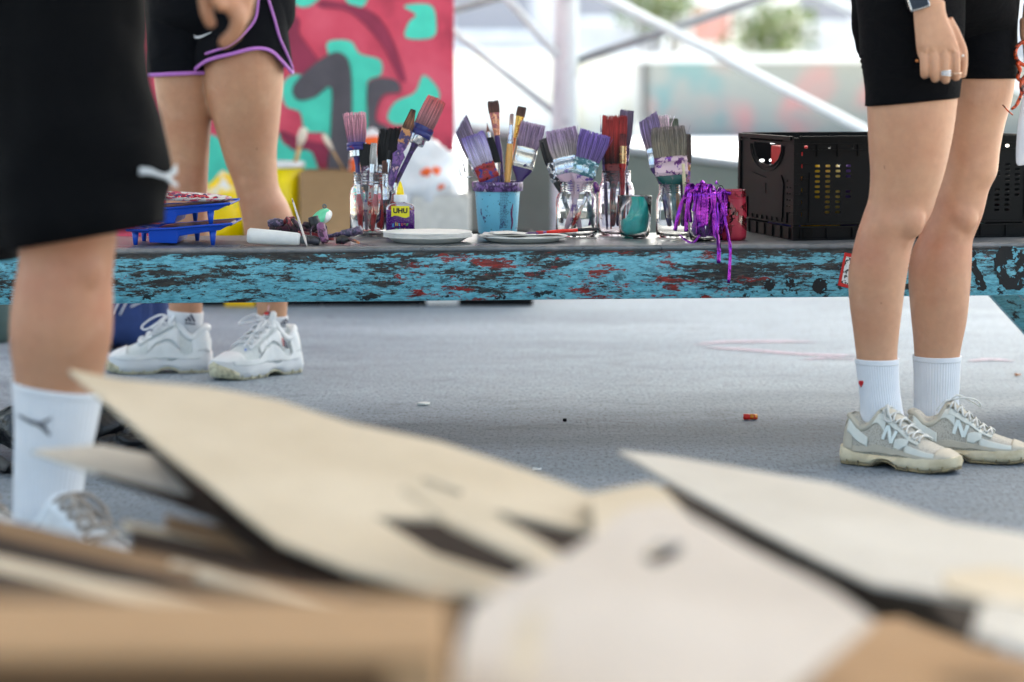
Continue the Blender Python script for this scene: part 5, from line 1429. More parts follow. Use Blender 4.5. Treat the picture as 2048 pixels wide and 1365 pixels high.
scrap(660, 637, .006, .006, blk, 'tiny dark speck on the floor far under the table', 'litter', 'pebble', 7, .004)
c = Wz(1500, 840, 0); root = empty('bottle_cap', c, 'small red and yellow plastic cap lying on its side on the floor', 'cap')
m = MB(); m.tube([c + V((-.015, 0, .007)), c + V((0, 0, .0072))], .0068, 14); m.build('red_half', simple('capred', srgb(206, 36, 26), .35), root)
m = MB(); m.tube([c + V((0.0002, 0, .0072)), c + V((.016, .003, .0065))], .0064, 14); m.build('yellow_half', splotch('capyel', srgb(236, 150, 30), srgb(200, 50, 30), .55, 90), root)
chk = splotch('pink_chalk', srgb(214, 190, 205), (.185, .205, .235), .54, 30, .9, 0, .9, stretch=(1, 3, 1), soft=.1, bmp=0)
m = MB()
for pts, w in (([(1385, 690), (1450, 684), (1560, 683), (1640, 684)], .05), ([(1400, 694), (1500, 700), (1600, 708), (1730, 712)], .05), ([(1935, 722), (1980, 719), (2030, 722)], .04), ([(1600, 720), (1660, 716), (1720, 720)], .03)):
    C = spline([Wz(x, y, .002) for x, y in pts], 20)
    m.loft([[p - V((0, w / 2 * (1 - abs(i / 9.5 - 1) ** 3), 0)), p + V((0, w / 2 * (1 - abs(i / 9.5 - 1) ** 3), 0))] for i, p in enumerate(C)], closed=False)
m.build('chalk_marks', chk, kind='structure', smooth=False)
# shade below the table is painted into the ground colour
# ---------------------------------------------------------------- foreground cardboard
CBL = cardboard('cardboard_pale', srgb(192, 174, 148), srgb(210, 194, 170), 3)
CBG = cardboard('cardboard_greyish', srgb(186, 177, 164), srgb(202, 195, 184), 3)
CBP = cardboard('cardboard_pinkish', srgb(186, 173, 160), srgb(202, 190, 178), 3)
CBX = cardboard('cardboard_painted_shade', srgb(30, 18, 8), srgb(48, 30, 16), 3)  # near-black colour stands for the shade in the pile's gaps
CBD = cardboard('cardboard_dark', srgb(112, 86, 60), srgb(140, 110, 80), 3)
def sheet(pts, mat, label, holes=(), bend=0.0, thick=.006, group='flattened cardboard sheets in the foreground', seed=0, name='cardboard_sheet', warp=.002):
    """pts: (photo x, photo y, distance); a stiff sheet through those corners with real thickness"""
    pts = [(a_, b_, t_ + max(0, t_ - 1.5) * .35 + .12) for a_, b_, t_ in pts]
    P = [W(*p) for p in pts]; c = sum(P, V()) / len(P)
    # best plane by Newell
    nrm = V()
    for a, b in zip(P, P[1:] + P[:1]): nrm += (a - c).cross(b - c)
    nrm.normalize()
    if nrm.z < 0: nrm = -nrm
    P = [CP + ray(a_, b_) * ((c - CP).dot(nrm) / ray(a_, b_).dot(nrm)) for a_, b_, t_ in pts]
    u = (P[0] - c); u = (u - nrm * u.dot(nrm)).normalized(); v = nrm.cross(u)
    two = [((p - c).dot(u), (p - c).dot(v)) for p in P]
    def h2(h):
        out = []
        for x, y in h:
            r = ray(x, y); t = (c - CP).dot(nrm) / r.dot(nrm); q = CP + r * t
            out.append(((q - c).dot(u), (q - c).dot(v)))
        return out
    # edge wobble
    two2 = []
    n = len(two)
    for i in range(n):
        a, b = two[i], two[(i + 1) % n]
        for k in range(8):
            t = k / 8; x, y = lerp(a[0], b[0], t), lerp(a[1], b[1], t)
            q = .0010 * mnoise.noise(V((x * 30, y * 30, seed)))
            two2.append((x + q, y + q * .5))
    vs, fs = plate(two2, [h2(h) for h in holes], thick)
    me = bmesh.new()
    bv = [me.verts.new(q) for q in vs]
    for f in fs:
        try: me.faces.new([bv[i] for i in f])
        except ValueError: pass
    bmesh.ops.remove_doubles(me, verts=me.verts, dist=1e-6)
    for _ in range(2):
        es = [e for e in me.edges if e.calc_length() > .07]
        if es: bmesh.ops.subdivide_edges(me, edges=es, cuts=1, use_grid_fill=False)
    bmesh.ops.triangulate(me, faces=me.faces)
    me.verts.index_update()
    m = MB(); out = []
    # residual height of the corners is spread by inverse distance so that bent sheets stay bent
    res = [(q[0], q[1], (p - c).dot(nrm)) for q, p in zip(two, P)]
    for q in me.verts:
        w_ = 0; h = 0
        for x, y, z in res:
            d2 = (q.co.x - x) ** 2 + (q.co.y - y) ** 2 + 1e-4; w_ += 1 / d2; h += z / d2
        z = h / w_ + warp * mnoise.noise(V((q.co.x * 5, q.co.y * 5, seed * 3.3)))
        out.append(c + u * q.co.x + v * q.co.y + nrm * (q.co.z + z))
    m.add(out, [tuple(x.index for x in f.verts) for f in me.faces]); me.free()
    o = m.build(name, mat, smooth=False, loc=c)
    return tag(o, label, 'cardboard', group)
sheet([(138, 742, 2.62), (240, 762, 2.62), (420, 780, 2.62), (560, 806, 2.6), (700, 850, 2.58), (880, 890, 2.55), (1060, 948, 2.5), (1195, 1000, 2.45), (1222, 1078, 2.28), (1100, 1168, 2.06), (1010, 1196, 2.0), (860, 1180, 2.02), (700, 1142, 2.08), (560, 1085, 2.18), (455, 1000, 2.3), (330, 905, 2.42), (235, 825, 2.52)], CBL,
      'largest pale tan flap, pointing up left over the pile', holes=[[(838, 966), (846, 958), (925, 988), (920, 997)], [(745, 1036), (880, 1040), (1000, 1026), (1205, 1072), (1112, 1156), (1055, 1170), (870, 1112)]], seed=1)
sheet([(806, 978, 2.14), (840, 962, 2.16), (1000, 1038, 2.12), (1145, 1128, 2.05), (1118, 1148, 2.01), (1060, 1125, 2.03), (900, 1048, 2.1)], CBL, 'narrow pale strip lying across the largest tan flap', seed=2)
sheet([(1180, 992, 2.36), (1300, 972, 2.38), (1330, 985, 2.36), (1400, 1060, 2.2), (1300, 1110, 2.12), (1190, 1072, 2.16)], CBL, 'tan sheet between the largest flap and the pinkish front sheet', seed=12)
sheet([(1238, 905, 2.72), (1330, 915, 2.72), (1450, 935, 2.70), (1560, 955, 2.66), (1660, 972, 2.6), (1780, 1010, 2.5), (1900, 1050, 2.42), (2110, 1085, 2.34), (2130, 1250, 2.02), (2000, 1215, 2.04), (1880, 1196, 2.08), (1750, 1172, 2.14), (1600, 1105, 2.28), (1460, 1030, 2.44), (1330, 960, 2.6)], CBG,
      'long pale grey beige sheet reaching the right edge below the sneakers', seed=3)
sheet([(1085, 1142, 1.84), (1180, 1082, 1.95), (1262, 1022, 2.05), (1330, 1012, 2.09), (1430, 1066, 2.03), (1560, 1136, 1.94), (1660, 1186, 1.84), (1745, 1244, 1.73), (1600, 1365, 1.54), (1490, 1480, 1.42), (900, 1480, 1.4), (918, 1300, 1.52), (940, 1230, 1.62), (1000, 1182, 1.70)], CBP,
      'broad pinkish white sheet with a small slot, nearest the middle', holes=[[(1276, 1116), (1314, 1090), (1368, 1092), (1358, 1114), (1310, 1136)]], seed=4, warp=.003)
sheet([(1290, 990, 2.75), (1340, 972, 2.78), (1520, 1060, 2.7), (1700, 1150, 2.5), (1640, 1200, 2.35), (1560, 1150, 2.4), (1420, 1060, 2.6)], CBX, 'sheet coloured dark as the shade under the long pale sheet', seed=5)
sheet([(1690, 1160, 2.5), (1900, 1180, 2.5), (2000, 1215, 2.45), (1990, 1320, 2.2), (1800, 1300, 2.25), (1680, 1235, 2.35)], CBX, 'near black sheet standing for the shaded hollow at the right of the pile', seed=15)
sheet([(1700, 1250, 1.98), (1800, 1240, 2.0), (1950, 1300, 1.96), (2120, 1345, 1.9), (2120, 1520, 1.6), (1450, 1520, 1.6), (1560, 1380, 1.75)], CB, 'brown sheet at the bottom right corner of the picture', seed=6)
sheet([(1960, 1215, 1.86), (2000, 1205, 1.88), (2110, 1235, 1.88), (2110, 1320, 1.76), (2000, 1285, 1.78), (1945, 1272, 1.79)], CBG, 'small whitish flap at the far right of the pile', seed=7)
sheet([(1885, 1150, 2.06), (1990, 1140, 2.08), (2120, 1170, 2.08), (2120, 1225, 1.99), (1970, 1200, 1.98), (1895, 1178, 2.0)], CBL, 'tan strip crossing the right end of the long pale sheet', seed=8)
# sheets fanned at the left, seen nearly edge on
fan = [
    ([(62, 905, 2.66), (200, 893, 2.7), (400, 930, 2.68), (480, 985, 2.55), (470, 1012, 2.47), (350, 985, 2.5), (190, 945, 2.55)], CBG, 'pale thin sheet poking out left in front of the sock'),
    ([(195, 950, 2.52), (350, 988, 2.48), (480, 1014, 2.4), (740, 1120, 2.24), (730, 1168, 2.14), (470, 1058, 2.3), (340, 1002, 2.44)], CBX, 'sheet coloured dark as the shade just under the pale thin one at left'),
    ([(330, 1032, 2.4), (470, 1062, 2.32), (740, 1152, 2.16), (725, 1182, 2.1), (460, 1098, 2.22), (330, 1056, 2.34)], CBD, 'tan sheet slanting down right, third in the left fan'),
    ([(260, 1062, 2.32), (460, 1102, 2.2), (735, 1184, 2.06), (700, 1217, 1.98), (440, 1146, 2.1), (260, 1094, 2.22)], CBX, 'sheet coloured dark as a shaded gap, fourth in the left fan'),
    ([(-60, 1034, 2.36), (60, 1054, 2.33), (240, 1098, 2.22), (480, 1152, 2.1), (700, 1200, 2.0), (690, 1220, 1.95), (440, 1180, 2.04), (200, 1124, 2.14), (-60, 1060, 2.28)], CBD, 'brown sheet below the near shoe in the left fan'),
    ([(-60, 1062, 2.24), (200, 1126, 2.1), (480, 1182, 1.98), (690, 1224, 1.9), (600, 1248, 1.84), (200, 1168, 1.98), (-60, 1106, 2.12)], CBX, 'sheet coloured dark as a shaded gap low in the left fan under the near shoe'),
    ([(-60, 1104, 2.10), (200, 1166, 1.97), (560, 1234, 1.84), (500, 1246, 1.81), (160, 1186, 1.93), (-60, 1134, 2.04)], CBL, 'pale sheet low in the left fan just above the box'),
    ([(-60, 1134, 2.02), (160, 1188, 1.92), (420, 1238, 1.82), (400, 1262, 1.76), (-60, 1186, 1.86)], CBX, 'lowest shade coloured sheet of the left fan resting on the box'),
    ([(290, 880, 2.56), (455, 1004, 2.4), (560, 1092, 2.28), (700, 1152, 2.18), (860, 1192, 2.12), (1010, 1206, 2.1), (1000, 1230, 2.02), (700, 1192, 2.08), (530, 1124, 2.2), (420, 1032, 2.34)], CBX, 'sheet coloured dark as the rim of shade under the largest tan flap'),
    ([(1028, 1262, 1.50), (1088, 1206, 1.54), (1078, 1330, 1.44), (1018, 1372, 1.40)], CBL, 'small tan torn patch on the left of the pinkish sheet')]
rq = random.Random(31)
ends = [(250, 1046), (-60, 1072), (120, 1108), (300, 1090), (-60, 1122), (60, 1128), (350, 1120), (-60, 1150), (180, 1150), (400, 1146), (-60, 1172)]
where = ['below the dark rim', 'by the near shoe', 'under the toe of the near shoe', 'in the middle of the fan', 'at the left picture edge', 'low at the left edge', 'right of the fan centre', 'close above the box', 'touching the pale one', 'near the box corner', 'lying flat on the box edge']
for i, (x0_, y0_) in enumerate(ends):
    x1_ = rq.uniform(600, 780); y1_ = min(1228, y0_ + (x1_ - x0_) * rq.uniform(.17, .25)); th__ = rq.uniform(20, 28) if i % 3 == 1 else rq.uniform(8, 12)
    ta = lerp(2.44, 1.98, (y0_ - 1040) / 140); tb = lerp(2.3, 1.95, (y1_ - 1110) / 120)
    xm = (x0_ + x1_) / 2; ym = (y0_ + y1_) / 2 + rq.uniform(-6, 6)
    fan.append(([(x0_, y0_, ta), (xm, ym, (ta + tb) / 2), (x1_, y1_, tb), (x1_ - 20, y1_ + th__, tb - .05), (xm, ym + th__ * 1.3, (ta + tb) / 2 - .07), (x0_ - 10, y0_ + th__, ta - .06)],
                [CBL, CBX, CBD][i % 3], ['thin light edge sheet ', 'thin shade coloured sheet ', 'thin brown edge sheet '][i % 3] + where[i] + ' in the left fan'))
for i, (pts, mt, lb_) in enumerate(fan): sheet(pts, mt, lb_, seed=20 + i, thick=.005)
# box at the lower left
CBF = cardboard('cardboard_shaded_front', srgb(88, 64, 42), srgb(100, 74, 50), 2)  # shade of the front panel painted in as a darker brown
def solid_box():
    A = W(-150, 1200, 1.60); B = W(905, 1214, 1.60)
    zt = A.z
    root = empty('cardboard_box', ((A.x + B.x) / 2, A.y, 0), 'big brown cardboard box at the lower left, nearest the lens', 'box')
    y1 = A.y + .0; y0 = A.y - .15; x0, x1 = A.x, B.x
    t = .005
    def slab(name, pts, mt): 
        m = MB(); n = len(pts); m.add(pts, [tuple(range(n))]); o = m.build(name, mt, root, smooth=False); thicken(o, t); bevel(o, .0015); return o
    z1 = zt
    slab('top_flap', [(x0, y1, z1), (x1, y1, z1), (x1 - .005, y0, z1 - .003), (x0, y0, z1 - .003)], CB)
    slab('front_panel', [(x0, y0 - .003, z1 - .007), (x1 - .034, y0 - .003, z1 - .007), (x1 - .034, y0 - .003, .0), (x0, y0 - .003, .0)], CBF)
    slab('corner_flap', [(x1 - .034, y0 - .009, z1 - .007), (x1 - .002, y0 - .009, z1 - .007), (x1 - .002, y0 - .009, .0), (x1 - .034, y0 - .009, .0)], CB)
    slab('rear_panel', [(x0, y1 - .004, z1 - .008), (x1 - .008, y1 - .004, z1 - .008), (x1 - .008, y1 - .004, .0), (x0, y1 - .004, .0)], CBD)
    slab('side_panel', [(x1 - .004, y0, z1 - .008), (x1 - .004, y1 - .008, z1 - .008), (x1 - .004, y1 - .008, 0), (x1 - .004, y0, 0)], CB)
solid_box()
# the bulk of the pile that carries the sheets, coloured near black as shade
rnd = random.Random(9)
for i in range(14):
    z = .03 + i * .0125; cx = .09 + rnd.uniform(-.02, .02); cy = 2.74 + rnd.uniform(-.03, .03); a = rnd.uniform(-.05, .05)
    hx = .40; hy = .56 - i * .003
    m = MB(); R = Matrix.Rotation(a, 3, 'Z') @ Matrix.Rotation(rnd.uniform(-.03, .03), 3, 'X')
    m.box((cx, cy, z), (hx, hy, .003), R)
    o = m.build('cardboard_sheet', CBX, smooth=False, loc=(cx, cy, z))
    tag(o, 'flattened box sheet buried in the pile under the front sheets', 'cardboard', 'flattened sheets buried in the pile')
# ---------------------------------------------------------------- people
def skin_mat(name, base, red, sss=.12, kneec=srgb(178, 104, 78)):
    m, nt, b, out = newmat(name)
    v = coords(nt)
    f = noise(nt, v, 9, 4, .55); g = noise(nt, v, 60, 4, .6); s = noise(nt, v, 210, 2, .5)
    c = mix(nt, ramp(nt, f, [(.40, 0.0), (.75, .7)]), base, red)
    pale = ramp(nt, noise(nt, v, 17, 3, .5, .5), [(.58, 0.0), (.75, .14)])
    c = mix(nt, pale, c, srgb(224, 190, 168))
    vn = noise(nt, coords(nt, (1, 1, .35)), 26, 2, .4, 1.6)
    c = mix(nt, ramp(nt, vn, [(.490, 0.0), (.5, .07), (.510, 0.0)]), c, srgb(140, 132, 130))
    sp_ = N(nt, 'SeparateXYZ'); nt.links.new(v, sp_.inputs[0])
    kn = ramp(nt, sp_.outputs[2], [(.36, 0.0), (.43, .38), (.50, .38), (.56, 0.0)])
    c = mix(nt, math_(nt, 'MULTIPLY', kn, ramp(nt, f, [(.3, .25), (.6, 1.0)])), c, kneec)
    c = mix(nt, .35, c, ramp(nt, g, [(.3, .84), (.7, 1.12)]), 'MULTIPLY')
    c = mix(nt, ramp(nt, noise(nt, v, 75, 1, .4), [(.80, 0.0), (.83, .5)]), c, srgb(120, 72, 52))
    nt.links.new(c, b.inputs['Base Color'])
    b.inputs['Roughness'].default_value = .48; b.inputs['Specular IOR Level'].default_value = .4
    b.inputs['Subsurface Weight'].default_value = sss; b.inputs['Subsurface Radius'].default_value = (1, .35, .2); b.inputs['Subsurface Scale'].default_value = .006
    bump(nt, b, math_(nt, 'ADD', math_(nt, 'MULTIPLY', s, .5), g), .10, .0012)
    return m
def fuse(name, m, mat, voxel, smooth=6, loc=(0, 0, 0), parent=None, fac=.5, soft=None, **kw):
    """fuse overlapping closed shapes into one continuous skin"""
    o = m.build('tmp', mat); rm = o.modifiers.new('r', 'REMESH'); rm.mode = 'VOXEL'; rm.voxel_size = voxel; rm.adaptivity = 0
    sm = o.modifiers.new('s', 'SMOOTH'); sm.factor = fac; sm.iterations = smooth
    dg = bpy.context.evaluated_depsgraph_get(); me = bpy.data.meshes.new_from_object(o.evaluated_get(dg))
    old = o.data; bpy.data.objects.remove(o); bpy.data.meshes.remove(old)
    me.name = name
    if soft:
        bm = bmesh.new(); bm.from_mesh(me); sel = [v for v in bm.verts if soft[0] < v.co.z < soft[1]]
        for _ in range(soft[2]): bmesh.ops.smooth_vert(bm, verts=sel, factor=.5, use_axis_x=True, use_axis_y=True, use_axis_z=True)
        bm.to_mesh(me); bm.free()
    off = V(loc) + (wloc(parent) if parent is not None else V())
    me.transform(Matrix.Translation(-off))
    for p in me.polygons: p.use_smooth = True
    me.materials.clear(); me.materials.append(mat)
    r = bpy.data.objects.new(name, me); COL.objects.link(r); r.location = loc
    if parent is not None: r.parent = parent
    return tag(r, **kw)
class Limb:
    """an upright limb measured from its outline: rows of (photo y, left x, right x[, depth/width ratio[, shift in depth]])"""
    def __init__(s, rows, y, yrows=None):
        s.tab = []
        for r in rows:
            py, l, rr = r[:3]; q = r[3] if len(r) > 3 else 1.05; dy = r[4] if len(r) > 4 else 0
            a = Wy(l, py, y + dy); b = Wy(rr, py, y + dy)
            s.tab.append((-a.z, (a.x + b.x) / 2, y + dy, (b.x - a.x) / 2, (b.x - a.x) / 2 * q))
        s.tab.sort()
    def at(s, z): return cubic(s.tab, -z)      # cx, cy, rx, ry
    def zr(s): return -s.tab[-1][0], -s.tab[0][0]
    def pt(s, ang, z, off=0.0):
        cx, cy, rx, ry = s.at(z); return V((cx + cos(ang) * (rx + off), cy + sin(ang) * (ry + off), z))
    def loft(s, m, z0=None, z1=None, n=40, k=60, off=0.0):
        a, b = s.zr(); z0 = a if z0 is None else z0; z1 = b if z1 is None else z1
        m.loft([[s.pt(2 * pi * i / n, lerp(z0, z1, j / (k - 1)), off) for i in range(n)] for j in range(k)])
def cloth_tube(m, L, z_lo, z_hi, off=.004, thick=.003, n=72, k=30, fold=.0, hem=None, rib=0, ribamp=0, seed=0, flare=0.0, roll=True):
    """an open-ended sleeve of cloth round a limb, with thickness; hem(ang)->z gives a slanting lower edge"""
    rings = []
    def ring(j, o2):
        out = []
        for i in range(n):
            a = 2 * pi * i / n; lo = hem(a) if hem else z_lo
            hi = z_hi(a) if callable(z_hi) else z_hi
            z = lerp(lo, hi, j / (k - 1))
            w = 1 - j / (k - 1)
            o = off + o2 + flare * w + fold * mnoise.noise(V((cos(a) * 1.6, sin(a) * 1.6, z * 14 + seed))) + ribamp * (cos(a * rib) if rib else 0)
            out.append(L.pt(a, z, o))
        return out
    outer = [ring(j, 0) for j in range(k)]
    inner = [ring(j, -thick) for j in range(k)]
    rings = inner[::-1] + outer + [inner[-1]]
    m.loft(rings, (False, False))
def blackcloth(name, c=(.010, .010, .013), sc=14, bmp=.5):
    m, nt, b, out = newmat(name); v = coords(nt)
    b.inputs['Base Color'].default_value = col4(c); b.inputs['Roughness'].default_value = .92; b.inputs['Specular IOR Level'].default_value = .12
    h = math_(nt, 'ADD', noise(nt, coords(nt, (1, 1, 2.2)), sc, 5, .6, .8), math_(nt, 'MULTIPLY', noise(nt, v, 900, 2), .12))
    bump(nt, b, h, bmp, .012); return m
def sockmat(name, c=(.74, .75, .78)):
    m, nt, b, out = newmat(name); v = coords(nt)
    g = noise(nt, v, 20, 4)
    nt.links.new(ramp(nt, g, [(.3, tuple(x * .93 for x in c)), (.7, c)]), b.inputs['Base Color'])
    b.inputs['Roughness'].default_value = .9; b.inputs['Sheen Weight'].default_value = .15
    bump(nt, b, noise(nt, v, 500, 3), .3, .001); return m
def strokes_on(fn, lines, w, parent, mat, name='emblem', off=.0015, seg=5, flat=.35, n=6):
    """thin raised strokes drawn on a surface; fn(u, v, off) -> point"""
    m = MB()
    for ln in lines:
        ww = w
        if len(ln[0]) != 2: ww = ln[0]; ln = ln[1:]
        pts = []
        for (a, b_) in zip(ln, ln[1:]):
            for q in range(seg): pts.append(fn(lerp(a[0], b_[0], q / seg), lerp(a[1], b_[1], q / seg), off))
        pts.append(fn(ln[-1][0], ln[-1][1], off))
        wr = ww if hasattr(ww, '__len__') else None
        rad = [interp([(i / (len(wr) - 1), r) for i, r in enumerate(wr)], i / (len(pts) - 1))[0] for i in range(len(pts))] if wr else ww
        m.tube(pts, rad, n, 1.0)
    return m.build(name, mat, parent)
def decal_on(fn, lines, parent, mat, name='emblem', off=.002, seg=6):
    """flat printed strokes: each line is [(half widths in photo px), (x, y), (x, y) ...]"""
    m = MB()
    for ln in lines:
        ww = ln[0]; C = spline([V((x, y, 0)) for x, y in ln[1:]], seg * (len(ln) - 2) + 1); rows = []
        for i, p in enumerate(C):
            d = (C[min(i + 1, len(C) - 1)] - C[max(i - 1, 0)]).normalized(); nn = V((-d.y, d.x, 0))
            w = interp([(k / (len(ww) - 1), q) for k, q in enumerate(ww)], i / (len(C) - 1))[0]
            rows.append([fn(p.x + nn.x * w * s, p.y + nn.y * w * s, off) for s in (-1, -.33, .33, 1)])
        m.loft(rows, closed=False)
    o = m.build(name, mat, parent); thicken(o, .0006); return o
def on_limb(L):
    """photo pixel -> point on the camera side of a limb"""
    def f(px, py, off):
        y = L.tab[0][2]
        for _ in range(4):
            p = Wy(px, py, y); cx, cy, rx, ry = L.at(p.z); s = max(-.999, min(.999, (p.x - cx) / rx)); y = cy - ry * sqrt(1 - s * s)
        p = Wy(px, py, y); a = math.atan2(-sqrt(1 - s * s), s)
        return L.pt(a, p.z, off)
    return f
# ---------------------------------------------------------------- shoes
class Shoe:
    def __init__(s, heel, direction, L=.285, side=1, style='runner', wmul=1.0):
        """heel: ground point of heel centre; direction: heading in the ground plane; side=+1 mirrors"""
        s.o = V((heel[0], heel[1], 0)); s.d = V((direction[0], direction[1], 0)).normalized(); s.n = V((-s.d.y, s.d.x, 0)) * side
        s.L = L; s.style = style; s.w = wmul
        if style == 'runner':
            s.top = [(0, .070), (.03, .096), (.09, .102), (.16, .088), (.25, .094), (.33, .114), (.38, .112), (.50, .090), (.62, .066), (.72, .056), (.82, .048), (.92, .040), (.98, .033), (1, .026)]
            s.hw = [(0, .010), (.015, .024), (.06, .034), (.2, .038), (.35, .039), (.5, .041), (.65, .046), (.76, .047), (.86, .042), (.94, .031), (.985, .017), (1, .008)]
            s.z0 = .030
        else:
            s.top = [(0, .085), (.03, .116), (.09, .122), (.16, .106), (.25, .116), (.33, .142), (.38, .138), (.50, .116), (.62, .092), (.72, .076), (.82, .066), (.92, .054), (.98, .042), (1, .030)]
            s.hw = [(0, .014), (.015, .030), (.06, .043), (.2, .046), (.35, .045), (.5, .044), (.65, .050), (.76, .051), (.86, .046), (.94, .034), (.985, .018), (1, .008)]
            s.z0 = .040
    def c(s, u): return .012 * (u - .4) ** 2 * (1 if u > .4 else -.3) * 0 + .006 * sin(u * 3)
    def P(s, x, y, z): return s.o + s.d * (x * s.L) + s.n * (y + s.c(x)) + V((0, 0, z))
    def toe_spring(s, u): return .010 * max(0, (u - .78) / .22) ** 1.6
    def up(s, u, a, off=0.0):
        """a in degrees, 0 = outer side at the sole, 90 = top, 180 = inner side"""
        h = cubic(s.top, u)[0]; w = cubic(s.hw, u)[0] * s.w; r = radians(a)
        z0 = s.z0 - .006 + s.toe_spring(u)
        sh = .62 if u > .5 else .75
        y = -cos(r); yy = (abs(y) ** .75) * (1 if y > 0 else -1) * (w + off) * -1
        # narrower towards the top in the collar zone
        zz = sin(r) ** sh
        yy *= 1 - (.22 if u < .4 else .10) * zz ** 3 * (1 - abs(y)) * 0 - .16 * zz * (1 if u < .45 else .5)
        return s.P(u, -yy * -1, z0 + (h + off - z0) * zz)
    def panel(s, name, mat, u0, u1, lo, hi, off, parent, nu=18, na=10, th=.0012, **kw):
        """patch between two curves lo(u), hi(u) given in degrees"""
        m = MB(); rings = []
        for i in range(nu):
            u = lerp(u0, u1, i / (nu - 1)); a0 = lo(u) if callable(lo) else lo; a1 = hi(u) if callable(hi) else hi
            rings.append([s.up(u, lerp(a0, a1, j / (na - 1)), off) for j in range(na)])
        m.loft(rings, closed=False); o = m.build(name, mat, parent); thicken(o, th, 0); return o
    def build(s, parent, name, mats, label=None):
        loc = s.o - wloc(parent)
        root = empty(name, loc); root.parent = parent
        if label: root['label'] = label
        m = MB(); nu = 44
        us = [0.0] + [.5 - .5 * cos(pi * (i + .5) / nu) for i in range(nu)] + [1.0]
        m.loft([[s.up(u, 180 * j / 24, 0) for j in range(25)] + [s.P(u, 0, s.z0 - .008 + s.toe_spring(u))] for u in us])
        s.upper = m.build('upper', mats['upper'], root)
        # sole
        def sole(name, mat, zlo, zhi, flare, inset=0, us=us, waves=True, extra=None):
            m = MB(); rings = []
            for u in us:
                w = (cubic(s.hw, u)[0] * s.w + flare) ; ts = s.toe_spring(u)
                e = 1 + .10 * sin(u * 26) * (1 if waves else 0) * .25
                lo = zlo(u) + ts * .9; hi = zhi(u) + ts
                bulge = .0035 * (1 if waves else 0)
                x = lerp(-.018, 1.012, u)
                rings.append([s.P(x, -w * e, lo + .003), s.P(x, -(w + bulge) * e, lerp(lo, hi, .45)), s.P(x, -w * .97, hi), s.P(x, 0, hi + .001), s.P(x, w * .97, hi), s.P(x, (w + bulge) * e, lerp(lo, hi, .45)), s.P(x, w * e, lo + .003), s.P(x, w * .9, lo), s.P(x, 0, lo), s.P(x, -w * .9, lo)])
            m.loft(rings)
            if extra: m.add(extra.v, extra.f)
            return m.build(name, mat, root, auto=60)
        arch = lambda u: .012 * max(0, 1 - ((u - .42) / .11) ** 2)
        zh = (lambda u: .031 - .005 * sin(min(1, u * 1.3) * pi) + .008 * max(0, 1 - u / .16) - .006 * max(0, (u - .75) / .25)) if s.style == 'runner' else (lambda u: .042 + .010 * max(0, 1 - ((u - .62) / .22) ** 2) + .012 * max(0, 1 - ((u - .1) / .2) ** 2) - .008 * max(0, 1 - ((u - .40) / .1) ** 2))
        s.mid = sole('midsole', mats['sole'], lambda u: .006 + arch(u), zh, .0035)
        m0 = MB()
        for u in (.10, .20, .54, .64, .74, .84, .93):
            for sd in (-1, 1):
                w = cubic(s.hw, u)[0] * s.w + .0042
                c = s.P(u * 1.03 - .018, sd * w, .007 + s.toe_spring(u))
                R = Matrix((s.d, s.n, V((0, 0, 1)))).transposed()
                m0.box(c, (.0013, .0020, .0050), R)
        outs = sole('outsole', mats['outsole'], lambda u: .0005 + arch(u), lambda u: .0062 + arch(u), .0028, waves=False, extra=m0)
        return root
    def laces(s, parent, mat, u0=.40, u1=.68, n=6, r=.0022, bow=None):
        m = MB()
        for i in range(n):
            u = lerp(u0, u1, i / (n - 1)); du = (u1 - u0) / (n - 1) * .8
            for sg in (1, -1):
                pts = []
                for q in range(11):
                    k = q / 10; a = lerp(58, 122, k); uu = u + du * (k - .5) * sg
                    pts.append(s.up(uu, a, .0055 + .0028 * sin(pi * k) + (.0012 if sg > 0 else 0)))
                m.tube(pts, r, 8, .8)
        for pts in (bow or []): m.tube(spline([s.up(u, a, off) for u, a, off in pts], 22), r * .9, 8)
        return m.build('laces', mat, parent)
    def letters(s, lines, parent, mat, w, name='logo', off=.0035):
        m = MB()
        for ln in lines:
            pts = []
            for (a, b_) in zip(ln, ln[1:]):
                for q in range(6): pts.append((lerp(a[0], b_[0], q / 6), lerp(a[1], b_[1], q / 6)))
            pts.append(ln[-1])
            C = [s.up(u, a, off) for u, a in pts]; rows = []
            for i, (u, a) in enumerate(pts):
                d = (C[min(i + 1, len(C) - 1)] - C[max(i - 1, 0)]).normalized(); nn = (s.up(u, a, off + .004) - C[i]).normalized(); sd = d.cross(nn).normalized()
                rows.append([C[i] - sd * w, C[i] - sd * w * .9 + nn * .0012, C[i] + sd * w * .9 + nn * .0012, C[i] + sd * w])
            m.loft(rows)
        return m.build(name, mat, parent, auto=40)
def ankle_collar(s, parent, mat, u0=.03, u1=.31, r=.008, rise=.0):
    m = MB(); pts = []
    for k in range(29):
        t = 2 * pi * k / 28
        u = (u0 + u1) / 2 - (u1 - u0) / 2 * cos(t); a = 90 - 42 * sin(t)
        p = s.up(max(.02, u), a, .0); p.z += rise * (.5 - .5 * cos(t))
        pts.append(p)
    m.tube(pts, r, 12); return m.build('collar', mat, parent)
def skull(m, c, h=.225):
    c = V(c); m.ball(c, (.075, .095, h * .5), 24, 16); m.ball(c + V((0, -.02, -.05)), (.055, .07, .06), 16, 10)
